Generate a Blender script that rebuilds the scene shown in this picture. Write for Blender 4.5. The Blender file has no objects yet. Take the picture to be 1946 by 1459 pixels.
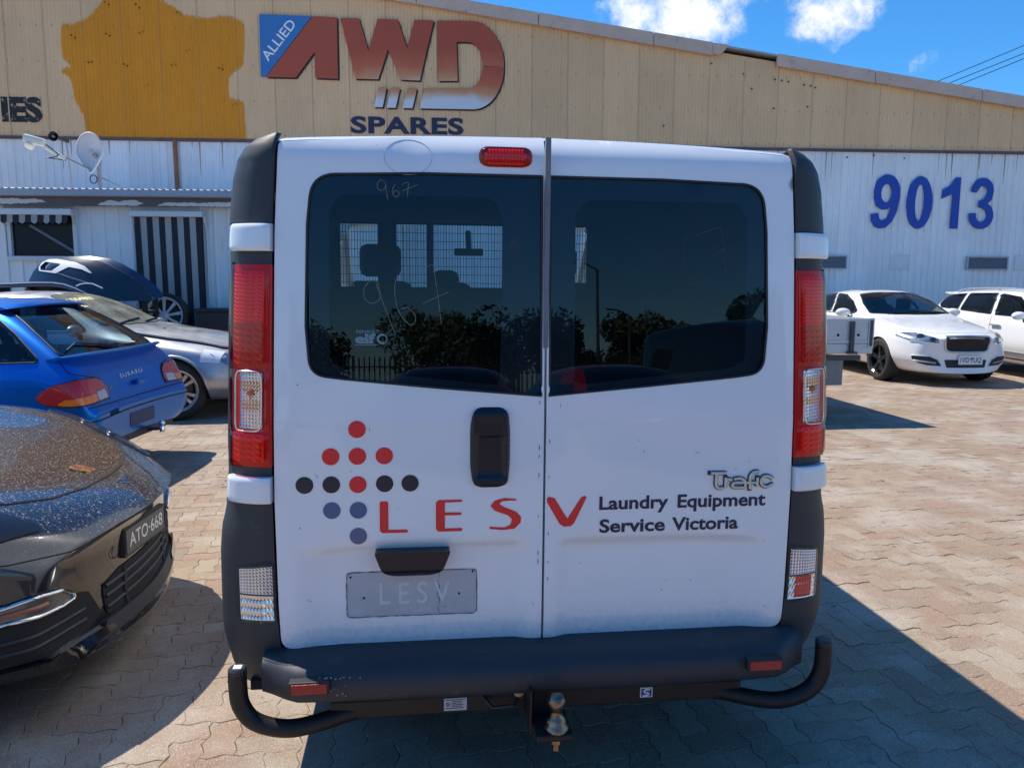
import bpy, bmesh, math, random
import numpy as np
from mathutils import Vector, Matrix
from mathutils.bvhtree import BVHTree
from mathutils.geometry import delaunay_2d_cdt, tessellate_polygon
R = math.radians
random.seed(7)
rng = np.random.default_rng(7)
scn = bpy.context.scene
COL = scn.collection

# ------------------------------------------------------------------ camera
cam_d = bpy.data.cameras.new('camera')
cam_d.sensor_fit = 'HORIZONTAL'
cam_d.sensor_width = 36.0
cam_d.lens = 1480.0 / 1946.0 * 36.0
cam_d.clip_start = 0.05
cam_d.clip_end = 3000
cam = bpy.data.objects.new('camera', cam_d)
COL.objects.link(cam)
def cam_matrix(loc, yaw, pitch, roll):
    cy, sy, cp, sp = math.cos(yaw), math.sin(yaw), math.cos(pitch), math.sin(pitch)
    f = Vector((sy*cp, cy*cp, -sp)); r = Vector((cy, -sy, 0)); u = r.cross(f)
    r2 = math.cos(roll)*r + math.sin(roll)*u
    u2 = -math.sin(roll)*r + math.cos(roll)*u
    m = Matrix((r2, u2, -f)).transposed().to_4x4()
    m.translation = loc
    return m
cam.matrix_world = cam_matrix(Vector((-0.356, -2.192, 1.545)), R(6.95), R(7.4), R(0.25))
scn.camera = cam

# ------------------------------------------------------------------ sun, sky, exposure
SUN = Vector((-0.49, 0.34, 1.0)).normalized()          # direction towards the sun
sd = bpy.data.lights.new('sun', 'SUN')
sd.energy = 5.0
sd.angle = R(0.53)
sd.color = (1.0, 0.925, 0.80)
sun = bpy.data.objects.new('sun', sd)
sun.rotation_euler = (-SUN).to_track_quat('-Z', 'Y').to_euler()
sun.location = SUN * 60
COL.objects.link(sun)

world = bpy.data.worlds.new('World')
scn.world = world
world.use_nodes = True
def build_world():
    nt = world.node_tree
    N, L = nt.nodes, nt.links
    N.clear()
    out = N.new('ShaderNodeOutputWorld')
    bg = N.new('ShaderNodeBackground')
    bg.inputs[1].default_value = 0.10
    sky = N.new('ShaderNodeTexSky')
    sky.sky_type = 'NISHITA'
    sky.sun_disc = False
    sky.sun_elevation = math.asin(SUN.z)
    sky.sun_rotation = math.atan2(SUN.x, SUN.y)
    sky.altitude = 100
    sky.air_density = 1.0
    sky.dust_density = 0.4
    sky.ozone_density = 3.0
    hsv = N.new('ShaderNodeHueSaturation')
    hsv.inputs['Saturation'].default_value = 1.13
    hsv.inputs['Value'].default_value = 1.0
    tint = N.new('ShaderNodeMix'); tint.data_type = 'RGBA'; tint.blend_type = 'MULTIPLY'; tint.inputs['Factor'].default_value = 1.0
    tint.inputs['B'].default_value = (0.80, 1.18, 1.5, 1)          # deep clean blue of the photograph's sky
    L.new(sky.outputs[0], tint.inputs['A']); L.new(tint.outputs['Result'], hsv.inputs['Color'])
    tc = N.new('ShaderNodeTexCoord')
    nrm = N.new('ShaderNodeVectorMath'); nrm.operation = 'NORMALIZE'
    L.new(tc.outputs['Generated'], nrm.inputs[0])
    D = nrm.outputs[0]
    def math_(op, a, b=None, c=None, clamp=False):
        n = N.new('ShaderNodeMath'); n.operation = op; n.use_clamp = clamp
        for i, v in enumerate((a, b, c)):
            if v is None: continue
            if isinstance(v, (int, float)): n.inputs[i].default_value = v
            else: L.new(v, n.inputs[i])
        return n.outputs[0]
    def dot(vec, k=1.0):
        n = N.new('ShaderNodeVectorMath'); n.operation = 'DOT_PRODUCT'
        L.new(D, n.inputs[0]); n.inputs[1].default_value = Vector(vec) * k
        return n.outputs['Value']
    no = N.new('ShaderNodeTexNoise'); no.inputs['Scale'].default_value = 16
    no.inputs['Detail'].default_value = 9; no.inputs['Roughness'].default_value = 0.62
    L.new(D, no.inputs['Vector'])
    big = N.new('ShaderNodeTexNoise'); big.inputs['Scale'].default_value = 3.0
    big.inputs['Detail'].default_value = 3; big.noise_dimensions = '3D'
    L.new(D, big.inputs['Vector'])
    cover = math_('SUBTRACT', math_('MULTIPLY', big.outputs[0], 2.2), 1.9)      # open sky with a few cumulus anywhere
    for (az, el, rx, ry, k) in CLOUDS:
        c = Vector((math.sin(az)*math.cos(el), math.cos(az)*math.cos(el), math.sin(el)))
        r = Vector((math.cos(az), -math.sin(az), 0)); u = r.cross(c)
        a = dot(r, 1/rx); b = math_('SUBTRACT', dot(u, 1/ry), 0.0)
        q = math_('ADD', math_('MULTIPLY', a, a), math_('MULTIPLY', b, b))
        w = math_('MULTIPLY', math_('SUBTRACT', 1.0, q), k)
        front = math_('GREATER_THAN', dot(c), 0.6)
        w = math_('SUBTRACT', math_('MULTIPLY', math_('ADD', w, 1.5), front), 1.5)
        cover = math_('MAXIMUM', cover, w)
    dens = math_('ADD', cover, math_('MULTIPLY', math_('SUBTRACT', no.outputs[0], 0.52), 5.2))
    ramp = N.new('ShaderNodeMapRange'); ramp.interpolation_type = 'SMOOTHSTEP'
    ramp.inputs['From Min'].default_value = 0.05; ramp.inputs['From Max'].default_value = 1.5
    L.new(dens, ramp.inputs['Value'])
    up = N.new('ShaderNodeSeparateXYZ'); L.new(D, up.inputs[0])
    hor = N.new('ShaderNodeMapRange'); hor.inputs['From Min'].default_value = 0.0; hor.inputs['From Max'].default_value = 0.06
    L.new(up.outputs['Z'], hor.inputs['Value'])
    m = math_('MULTIPLY', ramp.outputs[0], hor.outputs[0])
    shade = N.new('ShaderNodeMapRange'); L.new(dens, shade.inputs['Value'])
    shade.inputs['From Min'].default_value = 0.2; shade.inputs['From Max'].default_value = 2.0
    cc = N.new('ShaderNodeMix'); cc.data_type = 'RGBA'
    cc.inputs['A'].default_value = (7.0, 7.6, 8.6, 1); cc.inputs['B'].default_value = (9.6, 9.6, 9.6, 1)
    L.new(shade.outputs[0], cc.inputs['Factor'])
    mix = N.new('ShaderNodeMix'); mix.data_type = 'RGBA'
    L.new(m, mix.inputs['Factor'])
    L.new(hsv.outputs[0], mix.inputs['A']); L.new(cc.outputs['Result'], mix.inputs['B'])
    L.new(mix.outputs['Result'], bg.inputs[0])
    L.new(bg.outputs[0], out.inputs[0])
# clouds: azimuth from +Y, elevation, half sizes (radians), strength
CLOUDS = [(R(18.0), R(17.6), 0.110, 0.046, 1.1), (R(13.2), R(20.6), 0.045, 0.035, 0.7), (R(28.3), R(17.2), 0.066, 0.038, 1.0),
          (R(33.4), R(13.5), 0.022, 0.018, 0.9), (R(6.0), R(21.6), 0.05, 0.02, 0.6), (R(31.0), R(16.4), 0.02, 0.01, 0.35)]
build_world()

scn.view_settings.view_transform = 'Standard'
scn.view_settings.look = 'None'
scn.view_settings.exposure = 0.34
scn.view_settings.gamma = 1.0
scn.view_settings.use_curve_mapping = False
scn.cycles.max_bounces = 8
scn.cycles.transparent_max_bounces = 16

# ------------------------------------------------------------------ object helpers
def tag(o, label=None, cat=None, group=None, kind=None):
    if label: o['label'] = label
    if cat: o['category'] = cat
    if group: o['group'] = group
    if kind: o['kind'] = kind
    return o
def empty(name, loc=(0, 0, 0), rot=(0, 0, 0), label=None, cat=None, group=None, scale=1.0):
    o = bpy.data.objects.new(name, None)
    o.empty_display_size = 0.2
    o.location = loc; o.rotation_euler = rot; o.scale = (scale,)*3
    COL.objects.link(o)
    return tag(o, label, cat, group)
def obj(name, me, parent=None, **kw):
    o = bpy.data.objects.new(name, me)
    COL.objects.link(o)
    if parent is not None: o.parent = parent
    return tag(o, **kw)
def mesh(name, v, f, m=None, smooth=False, mi=None):
    me = bpy.data.meshes.new(name)
    me.from_pydata([tuple(p) for p in v], [], [tuple(q) for q in f])
    for k in (m if isinstance(m, (list, tuple)) else [m]):
        if k is not None: me.materials.append(k)
    if mi is not None: me.polygons.foreach_set('material_index', mi)
    if smooth: me.polygons.foreach_set('use_smooth', [True]*len(me.polygons))
    me.update()
    return me
def copy_tree(o, parent=None):
    c = o.copy(); COL.objects.link(c)
    if parent is not None: c.parent = parent
    for ch in [k for k in o.children]:
        copy_tree(ch, c)
    return c
class MB:
    """collects boxes, tubes, lathes and extrusions into one mesh"""
    def __init__(s): s.v = []; s.f = []; s.m = []
    def add(s, v, f, mi=0):
        n = len(s.v); s.v += [tuple(p) for p in v]; s.f += [tuple(i+n for i in q) for q in f]; s.m += [mi]*len(f)
        return s
    def box(s, a, b, mi=0, bev=0.0):
        x0, y0, z0 = a; x1, y1, z1 = b
        if bev <= 0:
            v = [(x, y, z) for z in (z0, z1) for x, y in ((x0, y0), (x1, y0), (x1, y1), (x0, y1))]
            f = [(3, 2, 1, 0), (4, 5, 6, 7), (0, 1, 5, 4), (1, 2, 6, 5), (2, 3, 7, 6), (3, 0, 4, 7)]
            return s.add(v, f, mi)
        bm = bmesh.new()
        bmesh.ops.create_cube(bm, size=1.0)
        for q in bm.verts:
            q.co = Vector(((x0+x1)/2 + q.co.x*(x1-x0), (y0+y1)/2 + q.co.y*(y1-y0), (z0+z1)/2 + q.co.z*(z1-z0)))
        bmesh.ops.bevel(bm, geom=bm.edges[:], offset=bev, segments=2, affect='EDGES', profile=0.5)
        bm.verts.index_update()
        s.add([q.co[:] for q in bm.verts], [[w.index for w in q.verts] for q in bm.faces], mi)
        bm.free()
        return s
    def tube(s, pts, r, n=10, mi=0, cap=True, closed=False):
        pts = [Vector(p) for p in pts]; k = len(pts); vs = []; prev = None
        for i, p in enumerate(pts):
            if closed: t = pts[(i+1) % k] - pts[i-1]
            else: t = pts[min(i+1, k-1)] - pts[max(i-1, 0)]
            if t.length < 1e-9: t = Vector((0, 0, 1))
            t.normalize()
            if prev is None:
                a = t.cross(Vector((0, 0, 1)));
                if a.length < 1e-3: a = t.cross(Vector((1, 0, 0)))
                a.normalize()
            else:
                a = prev - t*prev.dot(t)
                if a.length < 1e-6: a = t.orthogonal()
                a.normalize()
            prev = a; b = t.cross(a)
            rr = r[i] if isinstance(r, (list, tuple)) else r
            vs += [p + rr*(a*math.cos(2*math.pi*j/n) + b*math.sin(2*math.pi*j/n)) for j in range(n)]
        f = []
        for i in range(k if closed else k-1):
            for j in range(n):
                f.append((i*n+j, i*n+(j+1) % n, ((i+1) % k)*n+(j+1) % n, ((i+1) % k)*n+j))
        if cap and not closed:
            f.append(tuple(reversed(range(n)))); f.append(tuple((k-1)*n+j for j in range(n)))
        return s.add(vs, f, mi)
    def lathe(s, prof, o=(0, 0, 0), ax=(0, 0, 1), n=24, mi=0):
        """prof = [(radius, height along ax)]"""
        ax = Vector(ax).normalized(); a = ax.orthogonal().normalized(); b = ax.cross(a); o = Vector(o)
        vs = []
        for r, h in prof:
            vs += [o + ax*h + r*(a*math.cos(2*math.pi*j/n) + b*math.sin(2*math.pi*j/n)) for j in range(n)]
        f = [(i*n+j, i*n+(j+1) % n, (i+1)*n+(j+1) % n, (i+1)*n+j) for i in range(len(prof)-1) for j in range(n)]
        return s.add(vs, f, mi)
    def prism(s, poly, fn0, fn1, mi=0):
        """closed solid between two mappings of one 2-D outline"""
        n = len(poly)
        tri = [t for t in tessellate_polygon([[Vector((p[0], p[1], 0)) for p in poly]])]
        area = sum(poly[i][0]*poly[(i+1) % n][1]-poly[(i+1) % n][0]*poly[i][1] for i in range(n))
        v = [fn0(*p) for p in poly] + [fn1(*p) for p in poly]
        f = [tuple(t) for t in tri] + [tuple(n+i for i in reversed(t)) for t in tri]
        f += [(i, (i+1) % n, n+(i+1) % n, n+i) for i in range(n)]
        return s.add(v, f, mi)
    def build(s, name, m, parent=None, smooth=False, **kw):
        me = mesh(name, s.v, s.f, m, False, s.m)
        bm = bmesh.new(); bm.from_mesh(me)
        bmesh.ops.recalc_face_normals(bm, faces=bm.faces[:])
        bm.to_mesh(me); bm.free()
        if smooth: shade(me, smooth if not isinstance(smooth, bool) else 35)
        return obj(name, me, parent, **kw)
def shade(me, deg=35):
    me.polygons.foreach_set('use_smooth', [True]*len(me.polygons))
    me.set_sharp_from_angle(angle=R(deg))
def lerp_table(tab, x):
    if x <= tab[0][0]: return tab[0][1]
    for (a, b), (c, d) in zip(tab, tab[1:]):
        if x <= c:
            t = (x-a)/(c-a); t = t*t*(3-2*t)*0.5 + t*0.5
            return b + (d-b)*t
    return tab[-1][1]
def sstep(a, b, x):
    t = max(0.0, min(1.0, (x-a)/(b-a))); return t*t*(3-2*t)
def round_poly(pts, rad=0.02, n=5):
    """rounds the corners of a polygon; a point may carry its own radius"""
    out = []; k = len(pts)
    for i in range(k):
        p = Vector(pts[i][:2]); a = Vector(pts[i-1][:2])-p; b = Vector(pts[(i+1) % k][:2])-p
        r = pts[i][2] if len(pts[i]) > 2 else rad
        la, lb = a.length, b.length
        if r <= 0 or la < 1e-6 or lb < 1e-6: out.append((p.x, p.y)); continue
        a.normalize(); b.normalize()
        ang = a.angle(b); d = min(r/math.tan(ang/2) if ang > 0.02 else r, la*0.48, lb*0.48)
        p0 = p+a*d; p1 = p+b*d
        for j in range(n+1):
            t = j/n; q = p0*(1-t)**2 + p*2*t*(1-t) + p1*t*t
            out.append((q.x, q.y))
    return out
def resample(poly, h, closed=True):
    out = []; k = len(poly)
    for i in range(k if closed else k-1):
        a = Vector(poly[i]); b = Vector(poly[(i+1) % k]); n = max(1, int(math.ceil((b-a).length/h)))
        out += [tuple(a.lerp(b, j/n)) for j in range(n)]
    if not closed: out.append(tuple(poly[-1]))
    return out
def inside(poly, x, y):
    c = False; n = len(poly); j = n-1
    for i in range(n):
        xi, yi = poly[i][0], poly[i][1]; xj, yj = poly[j][0], poly[j][1]
        if (yi > y) != (yj > y) and x < (xj-xi)*(y-yi)/(yj-yi)+xi: c = not c
        j = i
    return c
def fill2d(outer, holes=(), h=0.02):
    """triangulated sheet: outline, holes, interior grid points -> (2-D verts, faces, boundary loops)"""
    loops = [resample(outer, h)] + [resample(q, h) for q in holes]
    pts = []; edges = []; ids = []
    for lp in loops:
        n = len(pts); pts += [Vector(p) for p in lp]
        edges += [(n+i, n+(i+1) % len(lp)) for i in range(len(lp))]
        ids.append(list(range(n, n+len(lp))))
    xs = [p[0] for p in outer]; ys = [p[1] for p in outer]
    nb = np.array([[p.x, p.y] for p in pts])
    y = min(ys)+h; row = 0
    while y < max(ys):
        x = min(xs)+h*(0.5 if row % 2 else 1.0)
        while x < max(xs):
            if inside(outer, x, y) and not any(inside(q, x, y) for q in holes):
                if ((nb[:, 0]-x)**2+(nb[:, 1]-y)**2).min() > (0.45*h)**2: pts.append(Vector((x, y)))
            x += h
        y += h*0.866; row += 1
    r = delaunay_2d_cdt(pts, edges, [], 0, 1e-6)
    V = [(p.x, p.y) for p in r[0]]
    mapb = {}
    for i, src in enumerate(r[3]):
        for q in src: mapb[q] = i
    F = []
    for t in r[2]:
        cx = sum(V[i][0] for i in t)/len(t); cy = sum(V[i][1] for i in t)/len(t)
        if inside(outer, cx, cy) and not any(inside(q, cx, cy) for q in holes): F.append(tuple(t))
    return V, F, [[mapb.get(i, i) for i in lp] for lp in ids]
def sheet(name, outer, holes, h, fn, m, parent=None, thick=0.0, inner=None, smooth=40, flip=False, **kw):
    """fill2d mapped through fn(u, v) -> xyz, with side walls to inner(u, v) when given"""
    V, F, loops = fill2d(outer, holes, h)
    v = [fn(*p) for p in V]; f = [tuple(reversed(t)) if flip else t for t in F]
    if inner is not None:
        for lp in loops:
            n = len(v); v += [inner(*V[i]) for i in lp]; k = len(lp)
            for i in range(k):
                q = (lp[i], n+i, n+(i+1) % k, lp[(i+1) % k])
                f.append(tuple(reversed(q)) if flip else q)
    me = mesh(name, v, f, m)
    if smooth: shade(me, smooth)
    return obj(name, me, parent, **kw)
def ring_tube(name, pts, r, m, parent, n=6, closed=True, **kw):
    return MB().tube(pts, r, n, closed=closed).build(name, m, parent, smooth=60, **kw)
def text_mesh(s, height, bold=0.0, spacing=1.0, width=None, extrude=0.0, res=4):
    """built-in font -> (verts 2-D or 3-D, faces), lower left at 0,0; height = cap height"""
    cu = bpy.data.curves.new('t', 'FONT'); cu.body = s; cu.size = 1.0; cu.offset = bold
    cu.space_character = spacing; cu.extrude = extrude; cu.resolution_u = res
    o = bpy.data.objects.new('t', cu); COL.objects.link(o)
    dg = bpy.context.evaluated_depsgraph_get(); dg.update()
    me = bpy.data.meshes.new_from_object(o.evaluated_get(dg))
    v = np.array([q.co[:] for q in me.vertices]); f = [tuple(p.vertices) for p in me.polygons]
    bpy.data.objects.remove(o); bpy.data.curves.remove(cu); bpy.data.meshes.remove(me)
    k = height/0.73
    x0 = v[:, 0].min(); v[:, 0] -= x0
    w = v[:, 0].max()*k
    kx = k if width is None else width/v[:, 0].max()
    v[:, 0] *= kx; v[:, 1] *= k
    return v, f
def stroke_poly(pts, w):
    """ribbon along a polyline -> quads (2-D verts, faces)"""
    v = []; f = []
    for i, p in enumerate(pts):
        a = Vector(pts[max(i-1, 0)]); b = Vector(pts[min(i+1, len(pts)-1)]); t = (b-a)
        if t.length < 1e-9: t = Vector((1, 0))
        t.normalize(); n = Vector((-t.y, t.x)); ww = w[i] if isinstance(w, (list, tuple)) else w
        v += [tuple(Vector(p)+n*ww/2), tuple(Vector(p)-n*ww/2)]
    for i in range(len(pts)-1): f.append((2*i, 2*i+1, 2*i+3, 2*i+2))
    return v, f
def arc(cx, cy, rx, ry, a0, a1, n=10):
    return [(cx+rx*math.cos(R(a0+(a1-a0)*i/n)), cy+ry*math.sin(R(a0+(a1-a0)*i/n))) for i in range(n+1)]

# ------------------------------------------------------------------ materials
MATS = {}
def srgb(r, g, b):
    f = lambda c: ((c/255+0.055)/1.055)**2.4 if c > 10 else c/255/12.92
    return (f(r), f(g), f(b), 1)
def nodes_of(m): return m.node_tree.nodes, m.node_tree.links
def mat(name, col, rough=0.5, metal=0.0, coat=0.0, coat_rough=0.05, col2=None, nscale=6.0, nfac=0.5, bump=0.0, bscale=60.0, spec=0.5,
        rough2=None, ndetail=6, dirt=None, dirt_scale=3.0, dirt_min=0.5, dirt_max=0.75, stretch=None, trans=0.0, alpha=1.0):
    if name in MATS: return MATS[name]
    m = bpy.data.materials.new(name); m.use_nodes = True
    N, L = nodes_of(m); b = N['Principled BSDF']
    b.inputs['Base Color'].default_value = (*col[:3], 1); b.inputs['Roughness'].default_value = rough
    b.inputs['Metallic'].default_value = metal; b.inputs['Coat Weight'].default_value = coat
    b.inputs['Coat Roughness'].default_value = coat_rough; b.inputs['Specular IOR Level'].default_value = spec
    if trans: b.inputs['Transmission Weight'].default_value = trans
    tc = N.new('ShaderNodeTexCoord'); src = tc.outputs['Object']
    if stretch:
        mp = N.new('ShaderNodeMapping'); mp.inputs['Scale'].default_value = stretch; L.new(src, mp.inputs[0]); src = mp.outputs[0]
    last = None
    if col2 is not None or rough2 is not None:
        n = N.new('ShaderNodeTexNoise'); n.inputs['Scale'].default_value = nscale; n.inputs['Detail'].default_value = ndetail
        n.inputs['Roughness'].default_value = 0.6
        L.new(src, n.inputs['Vector'])
        mr = N.new('ShaderNodeMapRange'); mr.inputs['From Min'].default_value = 0.5-nfac/2; mr.inputs['From Max'].default_value = 0.5+nfac/2
        L.new(n.outputs[0], mr.inputs[0])
        if col2 is not None:
            x = N.new('ShaderNodeMix'); x.data_type = 'RGBA'
            x.inputs['A'].default_value = (*col[:3], 1); x.inputs['B'].default_value = (*col2[:3], 1)
            L.new(mr.outputs[0], x.inputs['Factor']); last = x.outputs['Result']
        if rough2 is not None:
            x = N.new('ShaderNodeMapRange'); x.inputs['To Min'].default_value = rough; x.inputs['To Max'].default_value = rough2
            L.new(mr.outputs[0], x.inputs[0]); L.new(x.outputs[0], b.inputs['Roughness'])
    if dirt is not None:
        n = N.new('ShaderNodeTexNoise'); n.inputs['Scale'].default_value = dirt_scale; n.inputs['Detail'].default_value = 10
        n.inputs['Roughness'].default_value = 0.7
        L.new(src, n.inputs['Vector'])
        mr = N.new('ShaderNodeMapRange'); mr.inputs['From Min'].default_value = dirt_min; mr.inputs['From Max'].default_value = dirt_max
        L.new(n.outputs[0], mr.inputs[0])
        x = N.new('ShaderNodeMix'); x.data_type = 'RGBA'; x.inputs['B'].default_value = (*dirt[:3], 1)
        if last is None: x.inputs['A'].default_value = (*col[:3], 1)
        else: L.new(last, x.inputs['A'])
        L.new(mr.outputs[0], x.inputs['Factor']); last = x.outputs['Result']
    if last is not None: L.new(last, b.inputs['Base Color'])
    if bump > 0:
        n = N.new('ShaderNodeTexNoise'); n.inputs['Scale'].default_value = bscale; n.inputs['Detail'].default_value = 5
        L.new(src, n.inputs['Vector'])
        bp = N.new('ShaderNodeBump'); bp.inputs['Strength'].default_value = bump; bp.inputs['Distance'].default_value = 0.004
        L.new(n.outputs[0], bp.inputs['Height']); L.new(bp.outputs[0], b.inputs['Normal'])
    MATS[name] = m
    return m
def thin_fresnel(N, L, ior):
    """a single pane reflects alike from both sides"""
    geo = N.new('ShaderNodeNewGeometry'); k = N.new('ShaderNodeMath'); k.operation = 'MULTIPLY_ADD'; k.inputs[1].default_value = -2; k.inputs[2].default_value = 1
    L.new(geo.outputs['Backfacing'], k.inputs[0])
    p = N.new('ShaderNodeMath'); p.operation = 'POWER'; p.inputs[0].default_value = ior; L.new(k.outputs[0], p.inputs[1])
    fr = N.new('ShaderNodeFresnel'); L.new(p.outputs[0], fr.inputs[0]); return fr
def glass(name, tint, ior=1.5, rough=0.0):
    if name in MATS: return MATS[name]
    m = bpy.data.materials.new(name); m.use_nodes = True
    N, L = nodes_of(m); N.clear()
    out = N.new('ShaderNodeOutputMaterial'); t = N.new('ShaderNodeBsdfTransparent'); g = N.new('ShaderNodeBsdfGlossy')
    t.inputs[0].default_value = (*tint, 1); g.inputs['Roughness'].default_value = rough
    fr = thin_fresnel(N, L, ior)
    mx = N.new('ShaderNodeMixShader')
    L.new(fr.outputs[0], mx.inputs[0]); L.new(t.outputs[0], mx.inputs[1]); L.new(g.outputs[0], mx.inputs[2]); L.new(mx.outputs[0], out.inputs[0])
    MATS[name] = m
    return m
def lens_mat(name, col, clear=False):
    """lamp lens: coloured plastic that lets some light through and shines"""
    if name in MATS: return MATS[name]
    m = bpy.data.materials.new(name); m.use_nodes = True
    N, L = nodes_of(m); N.clear()
    out = N.new('ShaderNodeOutputMaterial'); g = N.new('ShaderNodeBsdfGlossy'); g.inputs['Roughness'].default_value = 0.03
    t = N.new('ShaderNodeBsdfTransparent'); t.inputs[0].default_value = (*col, 1)
    fr = thin_fresnel(N, L, 1.5)
    mx = N.new('ShaderNodeMixShader')
    L.new(fr.outputs[0], mx.inputs[0]); L.new(t.outputs[0], mx.inputs[1]); L.new(g.outputs[0], mx.inputs[2]); L.new(mx.outputs[0], out.inputs[0])
    MATS[name] = m
    return m
BLACK = mat('black_plastic', (0.018, 0.02, 0.024), 0.55, bump=0.15, bscale=400)
RUBBER = mat('rubber', (0.013, 0.013, 0.014), 0.75, bump=0.1, bscale=200)
TYRE = mat('tyre_rubber', (0.016, 0.016, 0.017), 0.8, col2=(0.035, 0.033, 0.03), nscale=9, nfac=0.5)
CHROME = mat('chrome', (0.85, 0.86, 0.88), 0.08, metal=1.0)
ALLOY = mat('alloy', (0.55, 0.56, 0.58), 0.28, metal=1.0, col2=(0.42, 0.43, 0.45), nscale=8)
DARKMETAL = mat('dark_metal', (0.05, 0.05, 0.055), 0.5, metal=0.6)
VOID = mat('interior_dark', (0.012, 0.012, 0.014), 0.9)
# ------------------------------------------------------------------ ground and pavers
def paver_mat(name, big=False):
    m = bpy.data.materials.new(name); m.use_nodes = True
    N, L = nodes_of(m); b = N['Principled BSDF']
    b.inputs['Roughness'].default_value = 0.85; b.inputs['Specular IOR Level'].default_value = 0.25
    geo = N.new('ShaderNodeNewGeometry'); P = geo.outputs['Position']
    def noise(scale, detail=4, rough=0.6, dist=0.0):
        n = N.new('ShaderNodeTexNoise'); n.inputs['Scale'].default_value = scale; n.inputs['Detail'].default_value = detail
        n.inputs['Roughness'].default_value = rough; n.inputs['Distortion'].default_value = dist
        L.new(P, n.inputs['Vector']); return n.outputs[0]
    def rng_(v, a, c, lo=0.0, hi=1.0):
        n = N.new('ShaderNodeMapRange'); n.inputs[1].default_value = a; n.inputs[2].default_value = c
        n.inputs[3].default_value = lo; n.inputs[4].default_value = hi; L.new(v, n.inputs[0]); return n.outputs[0]
    def mix(f, a, c, mode='MIX'):
        n = N.new('ShaderNodeMix'); n.data_type = 'RGBA'; n.blend_type = mode
        for s, v in (('Factor', f), ('A', a), ('B', c)):
            if isinstance(v, (int, float)): n.inputs[s].default_value = v
            elif isinstance(v, tuple): n.inputs[s].default_value = v
            else: L.new(v, n.inputs[s])
        return n.outputs['Result']
    if not big:
        oi = N.new('ShaderNodeObjectInfo'); at = N.new('ShaderNodeAttribute'); at.attribute_name = 'tone'
        ad = N.new('ShaderNodeMath'); ad.operation = 'ADD'; L.new(oi.outputs['Random'], ad.inputs[0]); L.new(at.outputs['Fac'], ad.inputs[1])
        fr = N.new('ShaderNodeMath'); fr.operation = 'FRACT'; L.new(ad.outputs[0], fr.inputs[0]); tone = fr.outputs[0]
    else:
        v = N.new('ShaderNodeTexVoronoi'); v.inputs['Scale'].default_value = 6.5; L.new(P, v.inputs['Vector'])
        sp = N.new('ShaderNodeSeparateColor'); L.new(v.outputs['Color'], sp.inputs[0]); tone = sp.outputs[0]
    cr = N.new('ShaderNodeValToRGB'); e = cr.color_ramp.elements
    pal = [(0.0, (0.261, 0.191, 0.127)), (0.16, (0.281, 0.206, 0.142)), (0.34, (0.254, 0.175, 0.120)), (0.52, (0.287, 0.215, 0.150)), (0.66, (0.235, 0.175, 0.124)),
           (0.80, (0.274, 0.178, 0.123)), (0.92, (0.307, 0.246, 0.180))]
    e[0].position, e[0].color = pal[0][0], (*pal[0][1], 1); e[1].position, e[1].color = pal[1][0], (*pal[1][1], 1)
    for p, c in pal[2:]:
        q = e.new(p); q.color = (*c, 1)
    cr.color_ramp.interpolation = 'CONSTANT'
    L.new(tone, cr.inputs[0])
    patch = rng_(noise(0.9, 3), 0.42, 0.62)
    col = mix(rng_(noise(0.55, 4), 0.45, 0.68, 0, 0.45), cr.outputs[0], (0.29, 0.20, 0.165, 1))      # redder areas
    col = mix(rng_(noise(1.3, 5, 0.7), 0.47, 0.62, 0, 0.65), col, (0.40, 0.355, 0.30, 1))            # paler worn areas
    col = mix(rng_(noise(2.1, 6, 0.7), 0.58, 0.74, 0, 0.5), col, (0.17, 0.13, 0.105, 1))               # grime
    col = mix(rng_(noise(5.0, 3, 0.6, 0.6), 0.70, 0.76, 0, 0.7), col, (0.09, 0.07, 0.06, 1))           # oil drips
    col = mix(rng_(noise(150, 3), 0.55, 0.64, 0, 0.55), col, (0.13, 0.09, 0.07, 1))
    col = mix(rng_(noise(210, 2), 0.56, 0.66, 0, 0.5), col, (0.66, 0.60, 0.52, 1))
    L.new(col, b.inputs['Base Color'])
    bp = N.new('ShaderNodeBump'); bp.inputs['Strength'].default_value = 0.55; bp.inputs['Distance'].default_value = 0.004
    L.new(noise(170, 5, 0.7), bp.inputs['Height']); L.new(bp.outputs[0], b.inputs['Normal'])
    return m
PAVER = paver_mat('paver_concrete')
FARPAVE = paver_mat('paver_far', True)
SAND = mat('joint_sand', (0.17, 0.145, 0.115), 0.95, col2=(0.33, 0.28, 0.22), nscale=8, nfac=0.5, bump=0.5, bscale=300)

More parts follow.
